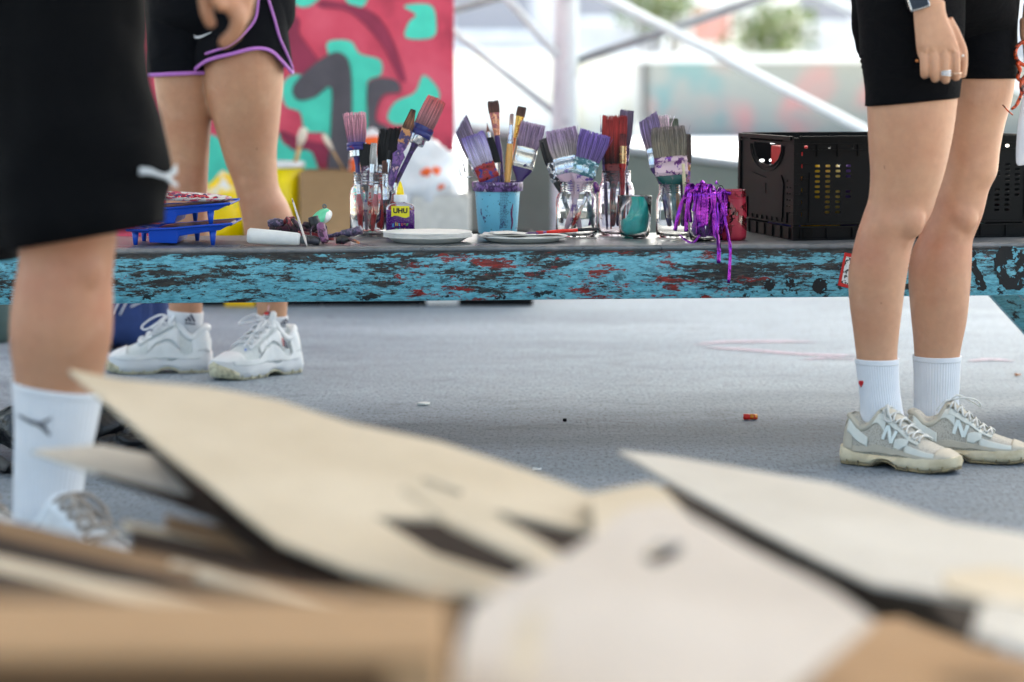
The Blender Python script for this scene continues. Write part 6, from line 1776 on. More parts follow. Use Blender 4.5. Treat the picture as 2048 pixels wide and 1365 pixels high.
def head_parts(body, c, face, hairmat, hair_len=.0):
    """eyes, mouth and hair; face = unit heading of the face"""
    f = V(face).normalized(); sd = V((-f.y, f.x, 0)); c = V(c)
    ey = simple('eye_white', (.7, .7, .7), .2); ir = simple('iris', (.05, .04, .03), .2)
    for s in (-1, 1):
        m = MB(); m.ball(c + f * .078 + sd * s * .032, .0125, 12, 8); e = m.build('eye', ey, body)
        m = MB(); m.ball(c + f * .0875 + sd * s * .032, .005, 10, 6); m.build('iris', ir, e)
    m = MB(); A = Matrix((sd, f, V((0, 0, 1)))).transposed()
    m.ball(c + f * .083 + V((0, 0, -.062)), (.024, .008, .007), 14, 8, A); m.build('lips', simple('lip', srgb(170, 90, 84), .4), body)
    m = MB(); jumble(m, c - f * .022 + V((0, 0, .032)), (.086, .094, .105), 3, .12, 40, 24, 5)
    if hair_len: m.tube([c - f * .09 + V((0, 0, .05)), c - f * .125 + V((0, 0, -.04)), c - f * .11 + V((0, 0, -hair_len))], [.028, .034, .012], 16)
    m.build('hair', hairmat, body)
def add_head(m, c, face):
    f = V(face).normalized(); sd = V((-f.y, f.x, 0)); c = V(c); A = Matrix((sd, f, V((0, 0, 1)))).transposed()
    m.ball(c, (.074, .092, .112), 28, 18, A); m.ball(c + f * .022 + V((0, 0, -.062)), (.055, .062, .058), 20, 12, A)
    m.tube([c + f * .086 + V((0, 0, .012)), c + f * .104 + V((0, 0, -.026)), c + f * .088 + V((0, 0, -.034))], [.007, .012, .010], 10)
    for s in (-1, 1): m.ball(c + sd * s * .076 + V((0, 0, -.01)), (.008, .016, .03), 12, 8, A)
    m.tube([c + V((0, 0, -.05)) - f * .015, c + V((0, 0, -.20)) - f * .02], [.052, .060], 20)
def sect(c, d, n, rx, ry, k=28):
    return [V(c) + d * (cos(2 * pi * i / k) * rx) + n * (sin(2 * pi * i / k) * ry) for i in range(k)]
def torso(m, hip, face, hipz, topz, scale=1.0, male=False):
    """from the hips up to the base of the neck; face = heading"""
    f = V(face).normalized(); sd = V((-f.y, f.x, 0)); H = topz - hipz
    rows = [(0, .165, .11), (.12, .172, .118), (.30, .145, .10), (.42, .132, .095), (.62, .158, .11), (.80, .175, .112), (.92, .17, .085), (1.0, .07, .06)]
    if male: rows = [(0, .165, .11), (.12, .168, .115), (.30, .158, .11), (.42, .158, .108), (.62, .18, .12), (.80, .20, .122), (.92, .195, .09), (1.0, .075, .065)]
    m.loft([sect(V(hip) + V((0, 0, 1)) * 0 + V((0, 0, hipz + H * t - V(hip).z)), sd, f, a * scale, b * scale) for t, a, b in rows])
# ---------------------------------------------------------------- person standing at the right
SK = skin_mat('skin_fair', srgb(194, 145, 114), srgb(180, 120, 90))
YA = 4.86; YB = 5.06
LA = Limb([(-130, 1735, 1925, .9), (-40, 1718, 1925, 1.0), (60, 1722, 1922, 1.0), (130, 1730, 1920, 1.0), (200, 1734, 1914, 1.0), (250, 1736, 1908), (300, 1738, 1899), (350, 1741, 1887), (400, 1737, 1871, 1.05, .004), (423, 1729, 1864, 1.05, .006), (450, 1720, 1850, 1.02), (467, 1714, 1836, 1.0), (482, 1710, 1828, 1.0), (500, 1706, 1823, 1.0), (542, 1697, 1815, .98), (586, 1697.5, 1808, .96), (620, 1700.5, 1804, .95), (660, 1706, 1799, .95), (700, 1711, 1795, .95), (740, 1716, 1794, .98), (780, 1721, 1796, 1.0), (815, 1724, 1801, 1.05), (845, 1724, 1806, .8), (862, 1730, 1800, .6)], YA)
LB = Limb([(-130, 1885, 2020, 1.0), (-40, 1885, 2034, 1.05), (60, 1886, 2030, 1.05), (120, 1886, 2029, 1.05), (158, 1888, 2029, 1.0), (200, 1886, 2023), (250, 1882, 2009), (300, 1880, 1999), (349, 1876, 1993), (378, 1868, 1978), (408, 1862, 1970.5), (430, 1856, 1965), (453, 1846, 1956), (482, 1834, 1944.5), (497, 1826, 1943.5), (527, 1819, 1942.5), (560, 1817.5, 1941), (586, 1818.5, 1939), (640, 1823, 1933), (680, 1827, 1925), (712, 1829, 1919), (760, 1831, 1916), (800, 1831, 1914), (830, 1830, 1916), (855, 1836, 1914, .6)], YB)
m = MB(); LA.loft(m, z1=.965, n=44, k=80); LB.loft(m, z1=.965, n=44, k=80)
# knee caps and shin edge
def bulge(L, px, py, r, depth=.0):
    p = on_limb(L)(px, py, -r[1] * .55 + depth); m.ball(p, r, 16, 12)
bulge(LA, 1828, 442, (.036, .030, .040), -.006); bulge(LA, 1812, 480, (.018, .016, .022), -.005); bulge(LA, 1770, 452, (.030, .028, .040), -.012)
bulge(LB, 1930, 436, (.036, .030, .040), -.006); bulge(LB, 1914, 476, (.018, .016, .022), -.005)
hipc = V(((LA.at(.9)[0] + LB.at(.9)[0]) / 2 - .005, (YA + YB) / 2, .9))
faceC = V((.88, -.35, 0)).normalized()
torso(m, hipc, faceC, .985, 1.42, .90); m.ball(V((hipc.x - .02, hipc.y + .05, .99)), (.085, .09, .06), 24, 14)
# feet inside the shoes
hA = Wz(1694, 924, 0); dA = V((cos(radians(-38)), sin(radians(-38)), 0)); hB = Wz(1812, 917, 0); dB = V((cos(radians(-16)), sin(radians(-16)), 0))
for h_, d_, L_ in ((hA, dA, LA), (hB, dB, LB)):
    m.tube([h_ + d_ * .06 + V((0, 0, .055)), h_ + d_ * .10 + V((0, 0, .050)), h_ + d_ * .19 + V((0, 0, .040))], [.024, .024, .012], 14)
# right arm and hand
TH = tdist(V((LA.at(.8)[0], YA, .8))) - .150
shoulder = hipc + V((-.16, -.10, .46)) 
elb = W(1800, -170, TH + .01); wr = W(1858, 14, TH)
m.tube(spline([shoulder + V((.03, .03, 0)), lerp(shoulder, elb, .5), elb], 8), [.052, .050, .047, .044, .041, .039, .038, .037], 20)
m.tube(spline([elb, lerp(elb, wr, .35), wr], 9), [.037, .040, .040, .038, .035, .032, .030, .0285, .0275], 20, .9)
m.ball(shoulder + V((.03, .03, .01)), (.06, .06, .055), 20, 12)
# other arm, bent, holding the glasses and the clear bag at its side
TR = tdist(V((LB.at(.8)[0], YB, .8))) - .02
sh2 = hipc + V((.17, .10, .46)); elb2 = W(2120, -150, TR); wr2 = W(2072, 20, TR - .02)
m.tube(spline([sh2 + V((-.03, -.02, 0)), lerp(sh2, elb2, .5), elb2], 8), [.052, .050, .047, .044, .041, .039, .038, .037], 20)
m.tube(spline([elb2, lerp(elb2, wr2, .35), wr2], 9), [.037, .040, .040, .038, .035, .032, .030, .0285, .0275], 20, .9)
m.ball(sh2 + V((-.03, -.02, .01)), (.06, .06, .055), 20, 12)
headC = hipc + V((.01, 0, .72)); add_head(m, headC, faceC)
def H(px, py, dt=0.0): return W(px, py, TH + dt)
def finger(chain, rads):
    m.tube(spline([H(*c) for c in chain], 14), [interp([(i / (len(rads) - 1), r) for i, r in enumerate(rads)], j / 13)[0] for j in range(14)], 14)
    q = chain[-1]; m.ball(H(*q), rads[-1], 12, 8)
# back of the hand: cross sections from the wrist to the knuckles
def hsec(l, r, py, dt, th, k=24):
    a = H(l, py, dt); b = H(r, py, dt); c = (a + b) / 2; w = (b - a).length / 2
    return [c + V((abs(cos(t)) ** .8 * (1 if cos(t) > 0 else -1) * w, abs(sin(t)) ** .8 * (1 if sin(t) > 0 else -1) * th, 0)) + V((0, 0, (b.z - a.z) / 2 * cos(t))) for t in [2 * pi * i / k for i in range(k)]]
m.loft([hsec(1829, 1889, 2, 0, .023), hsec(1827, 1891, 22, 0, .021), hsec(1828, 1897, 42, -.002, .019), hsec(1830, 1907, 66, -.003, .0175), hsec(1832, 1917, 92, -.003, .016), hsec(1835, 1922, 110, .001, .014), hsec(1840, 1920, 122, .008, .010)])
finger([(1845, 100, 0), (1848, 112, -.004), (1849, 132, -.006), (1849, 147, -.002), (1850, 150, .010), (1851, 138, .022)], [.0088, .0099, .0086, .0086, .0083, .0070])
finger([(1864, 100, -.002), (1868, 113, -.008), (1869.5, 136, -.011), (1870, 153, -.006), (1870.5, 157, .008), (1871, 142, .022)], [.0093, .0105, .0091, .0091, .0086, .0074])
finger([(1884, 100, -.002), (1890, 114, -.008), (1891, 138, -.012), (1891, 155, -.007), (1891, 160, .008), (1891, 144, .023)], [.0093, .0106, .0092, .0092, .0087, .0074])
finger([(1902, 98, -.001), (1910, 110, -.005), (1912, 132, -.008), (1912, 149, -.004), (1912, 155, .009), (1910, 140, .022)], [.0091, .0101, .0088, .0087, .0083, .0070])
finger([(1893, 40, .006), (1910, 70, .012), (1925, 100, .012), (1927.5, 128, .010), (1926, 150, .012)], [.013, .0125, .0098, .0085, .0070])
# faint tendons and veins
for a, b, c in (((1864, 50), (1860, 80), (1850, 104)), ((1868, 46), (1872, 78), (1869, 106)), ((1872, 46), (1884, 78), (1890, 106)), ((1876, 48), (1896, 80), (1909, 104))):
    m.tube(spline([H(*a, -.0165), H(*b, -.0158), H(*c, -.0148)], 8), .0026, 8)
for pts in (((1880, 58), (1878, 84), (1884, 96)), ((1852, 70), (1862, 88), (1866, 102)), ((1900, 70), (1895, 90), (1902, 102))):
    m.tube(spline([H(x, y, -.0166) for x, y in pts], 8), .0016, 6)
# far hand: fingers closed round the glasses
def H2(px, py, dt=0.0): return W(px, py, TR - .02 + dt)
m.tube(spline([H2(2072, 10), H2(2074, 50), H2(2078, 92)], 8), [.027, .028, .030, .032, .033, .032, .029, .022], 20, .6)
for i, x in enumerate((2058, 2072, 2086, 2100)):
    m.tube(spline([H2(x, 84, -.004), H2(x, 108, -.012), H2(x + 1, 126, -.004), H2(x + 1, 118, .014)], 12), [.0105] * 5 + [.0098] * 4 + [.009] * 3, 12)
m.tube(spline([H2(2052, 40, -.01), H2(2050, 70, -.022), H2(2058, 98, -.024)], 10), [.014, .013, .012, .0115, .011, .0108, .0104, .010, .009, .008], 12)
baseC = V((hipc.x, hipc.y, 0))
PC = fuse('person', m, SK, .0023, 4, baseC, soft=(.10, .72, 20), label='person in tight black shorts, ribbed white socks and beige sneakers at the right', cat='person')
# tattoo-free skin; painted nail on the little finger
m = MB(); m.ball(H(1834, 122, -.004), (.0035, .003, .0028), 10, 8); m.build('fingernail', simple('nail_orange', srgb(190, 110, 50), .3), PC)
# rings
def ring(px, py, dt, r, tube, mat, tilt=0, label=None):
    m = MB(); c = H(px, py, dt); m.tube([c + V((cos(a) * r, sin(a) * r, tilt * cos(a) * r)) for a in [2 * pi * i / 28 for i in range(29)]], tube, 8)
    return m.build('ring', mat, PC, label=label)
silver = simple('silver', (.75, .76, .78), .2, 1, var=.03); gold = simple('rose_gold', (.9, .66, .5), .22, 1, var=.03)
ring(1891, 143, -.010, .0108, .0017, silver, .12, 'wide silver ring'); ring(1891, 147, -.010, .0108, .0017, silver, .05, 'wide silver ring'); ring(1891, 151, -.009, .0108, .0016, silver, -.05, 'wide silver ring')
ring(1912, 147, -.007, .0106, .0010, gold, .05, 'thin gold ring')
m = MB(); m.ball(H(1926, 112, -.003), .0026, 10, 8); m.build('ring', simple('pearl', (.8, .78, .74), .2), PC, label='small pearl ring')
# watch
wd = (elb - wr).normalized(); wx = (RT - wd * RT.dot(wd)).normalized(); wy = wd.cross(wx)
wc = W(1846, -4, TH)
m = MB(); 
m.loft([[wc + wx * (cos(a) * .0325) + wy * (sin(a) * .0275) + wd * z for a in [2 * pi * i / 40 for i in range(40)]] for z in (-.011, -.009, .009, .011)], (False, False))
w_ = m.build('watch', simple('watch_strap', (.008, .008, .009), .4), PC, label='black smartwatch'); thicken(w_, .003)
m = MB(); cc = W(1836, 2, TH - .026); A = Matrix((wx, wd, wy)).transposed()
m.box(cc, (.020, .018, .005), A); f = m.build('watch_case', simple('watch_case', (.5, .5, .5), .25, .9), PC, smooth=False); bevel(f, .004, 3)
m = MB(); m.box(cc + wy * (-.0055 if wy.y > 0 else .0055), (.017, .0155, .0008), A); m.build('watch_face', simple('watch_glass', (.004, .004, .005), .05), PC, smooth=False)
# shorts: two snug legs and a waist part
BKC = blackcloth('black_jersey', (.0030, .0030, .0040), 22, .55)
# top: extends to the waist following the torso
zA0 = Wy(1820, 198, YA).z; zB0 = Wy(1960, 158, YB).z
m = MB(); CrA = MB()
def hemA(a):        # left (rear) side a little lower than the front
    return zA0 - .006 + .009 * cos(a)
cloth_tube(m, LA, zA0, 1.0, off=.0052, thick=.003, n=96, k=34, fold=.0042, hem=hemA, seed=3)
sA = m.build('shorts_leg', BKC, PC)
m = MB(); cloth_tube(m, LB, zB0, 1.0, off=.0045, thick=.003, n=96, k=34, fold=.0042, seed=8, hem=lambda a: zB0)
m.build('shorts_leg', BKC, PC)
fC = faceC; sC = V((-fC.y, fC.x, 0))
# body of the shorts: wraps hips, measured from outline
LH = Limb([(-190, 1735, 2010, 1.1), (-120, 1722, 2024, 1.1), (-60, 1708, 2031, .95, .02), (0, 1703, 2031, .66, .04), (30, 1703, 2031, .56, .05), (60, 1706, 2030, .45, .07), (85, 1711, 2028, .34, .09), (110, 1718, 2022, .22, .10), (130, 1740, 2005, .12, .10)], (YA + YB) / 2)
m = MB(); LH.loft(m, n=72, k=50, off=.001)
for q in range(len(m.v)):
    p = m.v[q]; m.v[q] = p + V((0, 1, 0)) * 0 + (p - V((LH.at(p.z)[0], LH.at(p.z)[1], p.z))).normalized() * .004 * mnoise.noise(V((p.x * 14, p.y * 14, p.z * 30)))
m.build('shorts_seat', BKC, PC)
m = MB(); m.loft([[p + V((0, 0, dz)) for p in [LH.pt(2 * pi * i / 60, 1.04, .012 + fl) for i in range(60)]] for dz, fl in ((-.06, .014), (-.02, .004), (.06, 0), (.16, .004), (.26, .01), (.36, .012), (.43, -.02))], (False, False))
o = m.build('top', blackcloth('black_top', (.008, .008, .010), 9, .6), PC); thicken(o, .003)
# rear seam bulge on the thigh (ruched side seam)
m = MB()
for k in range(7):
    p = Wy(1716 + k * 2.4, 112 + k * 11, YA); m.ball(p + V((.013, 0, 0)), (.011, .03, .0075), 14, 8)
m.build('ruched_seam', BKC, PC)
# socks
SM = sockmat('ribbed_sock')
def sock(L, py_top, py_bot, y, parent, mat, off=.0028, rib=52, ribamp=.0007, tilt=0.0, name='sock'):
    zt = Wy(1000, py_top, y).z; zb = Wy(1000, py_bot, y).z
    m = MB(); cloth_tube(m, L, zb, (lambda a: zt + tilt * cos(a)), off=off, thick=.0022, n=208, k=36, rib=rib, ribamp=ribamp)
    s_ = m.build(name, mat, parent)
    m = MB(); cloth_tube(m, L, zt - .010, (lambda a: zt + tilt * cos(a) + .0006), off=off + .0011, thick=.003, n=104, k=6, hem=lambda a: zt + tilt * cos(a) - .0105)
    m.build('cuff', mat, s_)
    return s_
s1 = sock(LA, 718, 858, YA, PC, SM); s2 = sock(LB, 712, 853, YB, PC, SM)
# red heart
f = on_limb(LA)
m = MB(); c0 = (1725.5, 767)
outl = []
for k in range(24):
    t = 2 * pi * k / 24; x = 16 * sin(t) ** 3; y = 13 * cos(t) - 5 * cos(2 * t) - 2 * cos(3 * t) - cos(4 * t)
    outl.append((c0[0] + x * .24, c0[1] - y * .48))
rings = [[f(lerp(c0[0], x, s), lerp(c0[1], y, s), .0048) for x, y in outl] for s in (.02, .5, 1)]
rings.append([f(x, y, .0030) for x, y in outl]); m.loft(rings, (False, False)); m.build('heart_emblem', simple('heart_red', srgb(206, 16, 30), .6), s1)
# sneakers
meshm = splotch('beige_mesh', srgb(186, 181, 170), srgb(146, 140, 130), .55, 420, .8, 0, .85, soft=.06, bmp=.5)
lea = simple('pale_leather', srgb(206, 208, 200), .42, var=.06, scale=25, bmp=.1)
lea2 = simple('sand_suede', srgb(184, 176, 160), .75, var=.08, scale=40, bmp=.2)
crm = splotch('cream_foam', srgb(218, 205, 176), srgb(190, 174, 142), .56, 14, .6, 0, .65, soft=.1, bmp=.1)
dk = simple('dark_slot', (.02, .018, .015), .8)
brn = splotch('worn_outsole', srgb(150, 134, 100), srgb(80, 72, 56), .5, 30, .7, 0, .7, soft=.08, bmp=.2)
def runner(parent, heel, d, side, label, bow):
    s = Shoe(heel, d, .250, side, 'runner', .95); r = s.build(parent, 'sneaker', dict(upper=meshm, sole=crm, outsole=brn, dark=dk), label)
    P = s.panel
    P('toe_cap', lea2, .86, .995, lambda u: 4, lambda u: 176, .0022, r, 14, 24)
    P('toe_overlay', lea, .60, .90, lambda u: 8, lambda u: 30 - 40 * (u - .75) ** 2, .0020, r)
    P('toe_overlay', lea, .60, .90, lambda u: 172, lambda u: 150, .0020, r)
    for lo, hi in ((46, 62), (134, 118)):
        P('eyestay', lea, .34, .70, lambda u, lo=lo: lo, lambda u, hi=hi: hi, .0032, r, th=.0016)
    for q in (1, -1):
        A = (lambda a: a) if q == 1 else (lambda a: 180 - a)
        P('side_stripe', lea, .50, .62, lambda u: A(8 + 300 * max(0, u - .56)), lambda u: A(20 + 260 * (u - .50)), .0030, r)
        P('side_stripe', lea, .24, .40, lambda u: A(52 - 150 * (u - .24) + 0), lambda u: A(66 - 60 * (u - .24)), .0030, r)
        P('heel_strap', lea, .06, .26, lambda u: A(8 + 150 * (.26 - u) * .6), lambda u: A(22 + 190 * (.26 - u)), .0030, r)
        P('heel_counter', lea2, .01, .12, lambda u: A(2), lambda u: A(40), .0018, r)
        P('foxing', lea2, .12, .9, lambda u: A(2), lambda u: A(9), .0026, r)
    P('tongue', lea2, .32, .50, lambda u: 68, lambda u: 112, .0045, r, 10, 10, .003)
    P('heel_tab', lea2, .0, .06, lambda u: 50, lambda u: 130, .0022, r, 6, 12)
    ankle_collar(s, r, lea2, .03, .33, .0065)
    # big letter N on both flanks
    for q in (1, -1):
        A = (lambda a: a) if q == 1 else (lambda a: 180 - a)
        s.letters([[(.395, A(17)), (.425, A(42))], [(.425, A(42)), (.475, A(17))], [(.475, A(17)), (.505, A(42))]], r, simple('pale_logo', srgb(214, 222, 218), .4), .0038, 'letter_n', .0030)
    s.laces(r, simple('grey_lace', srgb(198, 198, 194), .7), .38, .68, 6, .0023, bow)
    return s
runner(PC, hA, dA, 1, None, [[(.36, 90, .010), (.30, 70, .030), (.24, 62, .058), (.22, 80, .062), (.27, 88, .034), (.36, 92, .010)], [(.36, 90, .010), (.34, 60, .012), (.32, 40, .012), (.27, 30, .010)], [(.36, 90, .010), (.40, 112, .014), (.46, 128, .012), (.40, 134, .010), (.36, 95, .010)]])
runner(PC, hB, dB, 1, None, [[(.36, 90, .010), (.40, 84, .024), (.50, 70, .034), (.58, 66, .038), (.56, 76, .044), (.46, 86, .030), (.36, 92, .010)], [(.36, 90, .010), (.33, 55, .010), (.36, 40, .008)], [(.36, 90, .010), (.30, 100, .014), (.25, 112, .014)]])
# ---------------------------------------------------------------- glasses and clear bag held by the far hand
TGl = TR - .045
def GP(px, py, dt=0): return W(px, py, TGl + dt)
tort = splotch('tortoiseshell', srgb(214, 74, 26), srgb(40, 10, 6), .52, 130, .15, 0, .15, soft=.06, bmp=0)
gl = empty('sunglasses', GP(2056, 150), 'orange tortoiseshell sunglasses dangling from the far hand at the right edge', 'sunglasses')
for cy, rx, ry in ((107, 25, 25), (176, 22, 24)):
    m = MB(); cx = 2056
    if cy > 150: cx = 2064; cy = 172
    m.tube([GP(cx + rx * cos(a), cy + ry * sin(a), .004 * sin(a)) for a in [2 * pi * i / 40 for i in range(41)]], .0040, 10); fr = m.build('lens_frame', tort, gl)
    m = MB(); m.lathe([(.0005, 0), (rx / FPX * TGl, 0)], GP(cx, cy), 32, Matrix.Rotation(radians(90), 3, 'X')); m.build('lens', glassmat('grey_lens', (.55, .58, .62), .02), gl)
m = MB(); m.tube(spline([GP(2034, 126), GP(2040, 140, .004), GP(2036, 156), GP(2042, 162)], 14), [.0042] * 14, 10); m.build('bridge', tort, gl)
m = MB(); m.tube(spline([GP(2046, 160, .004), GP(2042, 190, 0), GP(2032, 212, -.006), GP(2023, 219, -.008)], 16), [.004, .004, .004, .004, .004, .0038, .0036, .0034, .0036, .0038, .0038, .0036, .0034, .0032, .003, .0026], 10, .7); m.build('temple_arm', tort, gl)
m = MB(); m.tube([GP(2005, 210, -.008), GP(2016, 222, -.008), GP(2026, 231, -.008)], [.0022, .0032, .0026], 10, .6); m.build('temple_tip', tort, gl)
cb = empty('plastic_bag', GP(2062, 180), 'clear crinkled plastic bag hanging at the right edge beside the thigh', 'plastic bag')
m = MB(); m.loft([[GP(2052, 168, -.01), GP(2070, 170, -.02), GP(2100, 175, -.01)], [GP(2040, 215, -.008), GP(2070, 220, -.026), GP(2110, 220, -.01)], [GP(2033, 270, -.01), GP(2068, 275, -.024), GP(2115, 270, -.01)], [GP(2031, 320, -.01), GP(2060, 322, -.02), GP(2120, 300, -.01)], [GP(2033, 336, -.01), GP(2060, 326, -.012), GP(2120, 305, -.01)]], closed=False)
def clearbag():
    mm_, nt, b, out = newmat('clear_film'); v = coords(nt)
    b.inputs['Base Color'].default_value = (.82, .82, .86, 1); b.inputs['Roughness'].default_value = .25; b.inputs['Alpha'].default_value = .55
    b.inputs['Specular IOR Level'].default_value = .8
    bump(nt, b, noise(nt, v, 40, 4, .6, 1), .5, .004); return mm_
o = m.build('bag_film', clearbag(), cb); sb = o.modifiers.new('sub', 'SUBSURF'); sb.levels = 2; sb.render_levels = 2; thicken(o, .0006)
head_parts(PC, headC, faceC, simple('hair_blond', srgb(150, 116, 76), .6, bmp=.4, bscale=90), .28)
# ---------------------------------------------------------------- person standing behind the table at the left
SK2 = skin_mat('skin_warm', srgb(192, 144, 112), srgb(176, 116, 86))
YR = Wz(578, 745, 0).y; YL = Wz(404, 742, 0).y
LR = Limb([(-140, 392, 572, 1.05), (-60, 396, 570, 1.05), (20, 400, 566, 1.05), (110, 404, 566), (146, 407, 567), (183, 412, 566), (220, 419, 562), (256, 430, 558.6), (293, 441, 554.5), (330, 452, 554), (352, 461, 555), (372, 468, 558), (390, 473, 566), (403, 477, 574), (425, 482, 583), (450, 486, 590, .98), (480, 490, 593, .96), (520, 498, 590, .95), (560, 507, 582, .95), (600, 512, 576, .98), (625, 514, 574), (645, 517, 572, 1.0), (665, 522, 568, .9), (700, 526, 562, .8)], YR)
LL = Limb([(-140, 292, 440, 1.05), (-60, 294, 436, 1.05), (20, 298, 430, 1.05), (110, 304, 424), (150, 308, 424), (220, 315, 424.5), (260, 321, 421.5), (300, 327, 419), (335, 331, 417), (370, 333, 415.5), (400, 331, 415), (430, 326, 417, 1.0), (470, 322, 419, .98), (520, 326, 416, .96), (560, 332, 411, .96), (600, 337, 406), (625, 338, 404), (645, 343, 402), (665, 352, 398, .9), (700, 356, 394, .8)], YL)
m = MB(); LR.loft(m, z1=.93, n=40, k=70); LL.loft(m, z1=.93, n=40, k=70)
bulge(LR, 500, 366, (.040, .028, .042), -.009); bulge(LR, 505, 398, (.026, .018, .022), -.006); bulge(LL, 372, 362, (.036, .024, .038), -.008)
hipB = V(((LR.at(.95)[0] + LL.at(.95)[0]) / 2, (YR + YL) / 2, .95)); faceB = V((-.62, -.78, 0)).normalized()
torso(m, hipB, faceB, .98, 1.46, 1.0); m.ball(V((hipB.x, hipB.y, .955)), (.14, .11, .09), 24, 14); add_head(m, hipB + V((0, 0, .70)), faceB)
sdB = V((-faceB.y, faceB.x, 0))
for q in (-1, 1):
    sh = hipB + sdB * q * .17 + V((0, 0, .46)); el = sh + sdB * q * .06 + V((0, 0, -.27)); wq = el + faceB * .20 + V((0, 0, -.10))
    m.tube(spline([sh, el], 5), [.05, .046, .042, .038, .036], 16); m.tube(spline([el, wq], 5), [.037, .037, .033, .028, .025], 16); m.ball(sh, .055, 16, 10)
    m.ball(wq + faceB * .05, (.035, .035, .022), 14, 8)
    for k in range(4): m.tube([wq + faceB * .07 + sdB * (k - 1.5) * .017, wq + faceB * .12 + sdB * (k - 1.5) * .019 + V((0, 0, -.01)), wq + faceB * .14 + sdB * (k - 1.5) * .019 + V((0, 0, -.03))], [.009, .008, .007], 8)
    m.tube([wq + faceB * .03, wq + faceB * .06 - sdB * q * .04, wq + faceB * .08 - sdB * q * .05 + V((0, 0, -.02))], [.012, .010, .008], 8)
hL = Wz(422, 742, 0) ; dL = V((cos(radians(188)), sin(radians(188)), 0)); hR = Wz(586, 742, 0); dR = V((cos(radians(229)), sin(radians(229)), 0))
for h_, d_ in ((hL, dL), (hR, dR)):
    m.tube([h_ + d_ * .06 + V((0, 0, .055)), h_ + d_ * .12 + V((0, 0, .052)), h_ + d_ * .20 + V((0, 0, .042))], [.026, .026, .014], 14)
PB = fuse('person', m, SK2, .0045, 5, soft=(.12, .72, 10), loc= V((hipB.x, hipB.y, 0)), label='person in black shorts with purple piping and white sneakers behind the table', cat='person')
head_parts(PB, hipB + V((0, 0, .70)), faceB, simple('hair_brown', srgb(90, 60, 40), .6, bmp=.4, bscale=90), .25)
BK2 = blackcloth('black_woven', (.0040, .0045, .0065), 8, .6)
LS = Limb([(-260, 320, 560, .85), (-190, 305, 578, .85), (-110, 296, 588, .85), (-40, 296, 588, .82), (0, 297, 588, .78), (40, 300, 586, .7), (70, 330, 570, .55)], (YR + YL) / 2)
m = MB(); LS.loft(m, n=72, k=40, off=.004); m.build('shorts_seat', BK2, PB)
zR = lambda px, py, y: Wy(px, py, y).z
# hems follow a curve: high at the front of the thigh, low at the outer slit
zlo = zR(570, 150, YR); zmid = zR(470, 104, YR); zin = zR(405, 128, YR)
def hemR(a):
    c_ = cos(a)      # +1 = right edge, -1 = left edge, front = sin<0
    t = (c_ + 1) / 2
    front = cubic([(0, zR(385, 146, YR)), (.18, zR(405, 126, YR)), (.45, zR(470, 112, YR)), (.72, zR(520, 101, YR)), (.88, zR(552, 112, YR)), (1, zlo + .002)], t)[0]
    return front if sin(a) < .2 else lerp(front, zlo + .02, min(1, (sin(a) - .2) / .4))
m = MB(); cloth_tube(m, LR, 0, Wy(500, -60, YR).z, off=.012, thick=.003, n=96, k=30, fold=.008, hem=hemR, flare=.010, seed=4); sR = m.build('shorts_leg', BK2, PB)
zl = zR(350, 151, YL); hemL = lambda a: zl + .004 * cos(a)
m = MB(); cloth_tube(m, LL, 0, Wy(350, -60, YL).z, off=.010, thick=.003, n=96, k=30, fold=.006, hem=hemL, flare=.006, seed=6); sL = m.build('shorts_leg', BK2, PB)
prp = simple('purple_piping', srgb(178, 110, 190), .6, var=.06, scale=60, bmp=.1)
def hem_trim(L, hem, off, parent, r=.0042, seed=4, fold=.008):
    m = MB(); pts = []
    for i in range(97):
        a = 2 * pi * i / 96; z = hem(a) + .004
        pts.append(L.pt(a, z, off + fold * mnoise.noise(V((cos(a) * 1.6, sin(a) * 1.6, z * 14 + seed)))))
    m.tube(pts, r, 8, 1.3); return m.build('piping', prp, parent)
hem_trim(LR, hemR, .0215, sR); hem_trim(LL, hemL, .0155, sL, .0042, 6, .006)
# second piping crossing the fold and up the outer side
fR = on_limb(LR)
m = MB()
pts = [fR(x, y, .024) for x, y in ((382, 142), (400, 120), (430, 106), (462, 92), (485, 70), (505, 40), (510, 5), (512, -30))]
m.tube(spline(pts, 30), .0036, 8, 1); m.build('piping', prp, sR)
m = MB(); pts = [fR(x, y, .024) for x, y in ((519, -30), (527, 0), (537, 40), (545, 75), (556, 105), (566, 135))]; m.tube(spline(pts, 26), .0036, 8, 1); m.build('piping', prp, sR)
decal_on(fR, [[(1.2, 2.6, 2.2, 1.4, .5), (404, 67), (406, 74), (413, 75), (423, 71), (434, 65)]], sR, simple('white_mark', (.6, .6, .63), .5), 'logo', .0235)
sm2 = sockmat('white_sock')
def plain_sock(L, py_t, py_b, y, parent, tilt): 
    zt = Wy(1000, py_t, y).z; zb = Wy(1000, py_b, y).z; m = MB(); cloth_tube(m, L, zb, lambda a: zt + tilt * cos(a), off=.0035, thick=.003, n=120, k=16, rib=40, ribamp=.0004); return m.build('sock', sm2, parent)
kL = plain_sock(LL, 622, 692, YL, PB, -.004); kR = plain_sock(LR, 631, 694, YR, PB, -.002)
nv = simple('navy_print', srgb(24, 34, 70), .6)
def three_bars(L, x, y, s, parent):
    f = on_limb(L)
    w = 1.75 * s
    decal_on(f, [[(w, w), (x, y + .5 * s), (x + 3.0 * s, y + 4.5 * s)], [(w, w), (x + 4.4 * s, y - 4 * s), (x + 9.6 * s, y + 5.0 * s)], [(w, w), (x + 9.4 * s, y - 9 * s), (x + 16.2 * s, y + 5.5 * s)], [(1.2 * s, 1.2 * s), (x - 1 * s, y + 8.6 * s), (x + 18 * s, y + 10.6 * s)]], parent, nv, 'three_bar_logo', .0050)
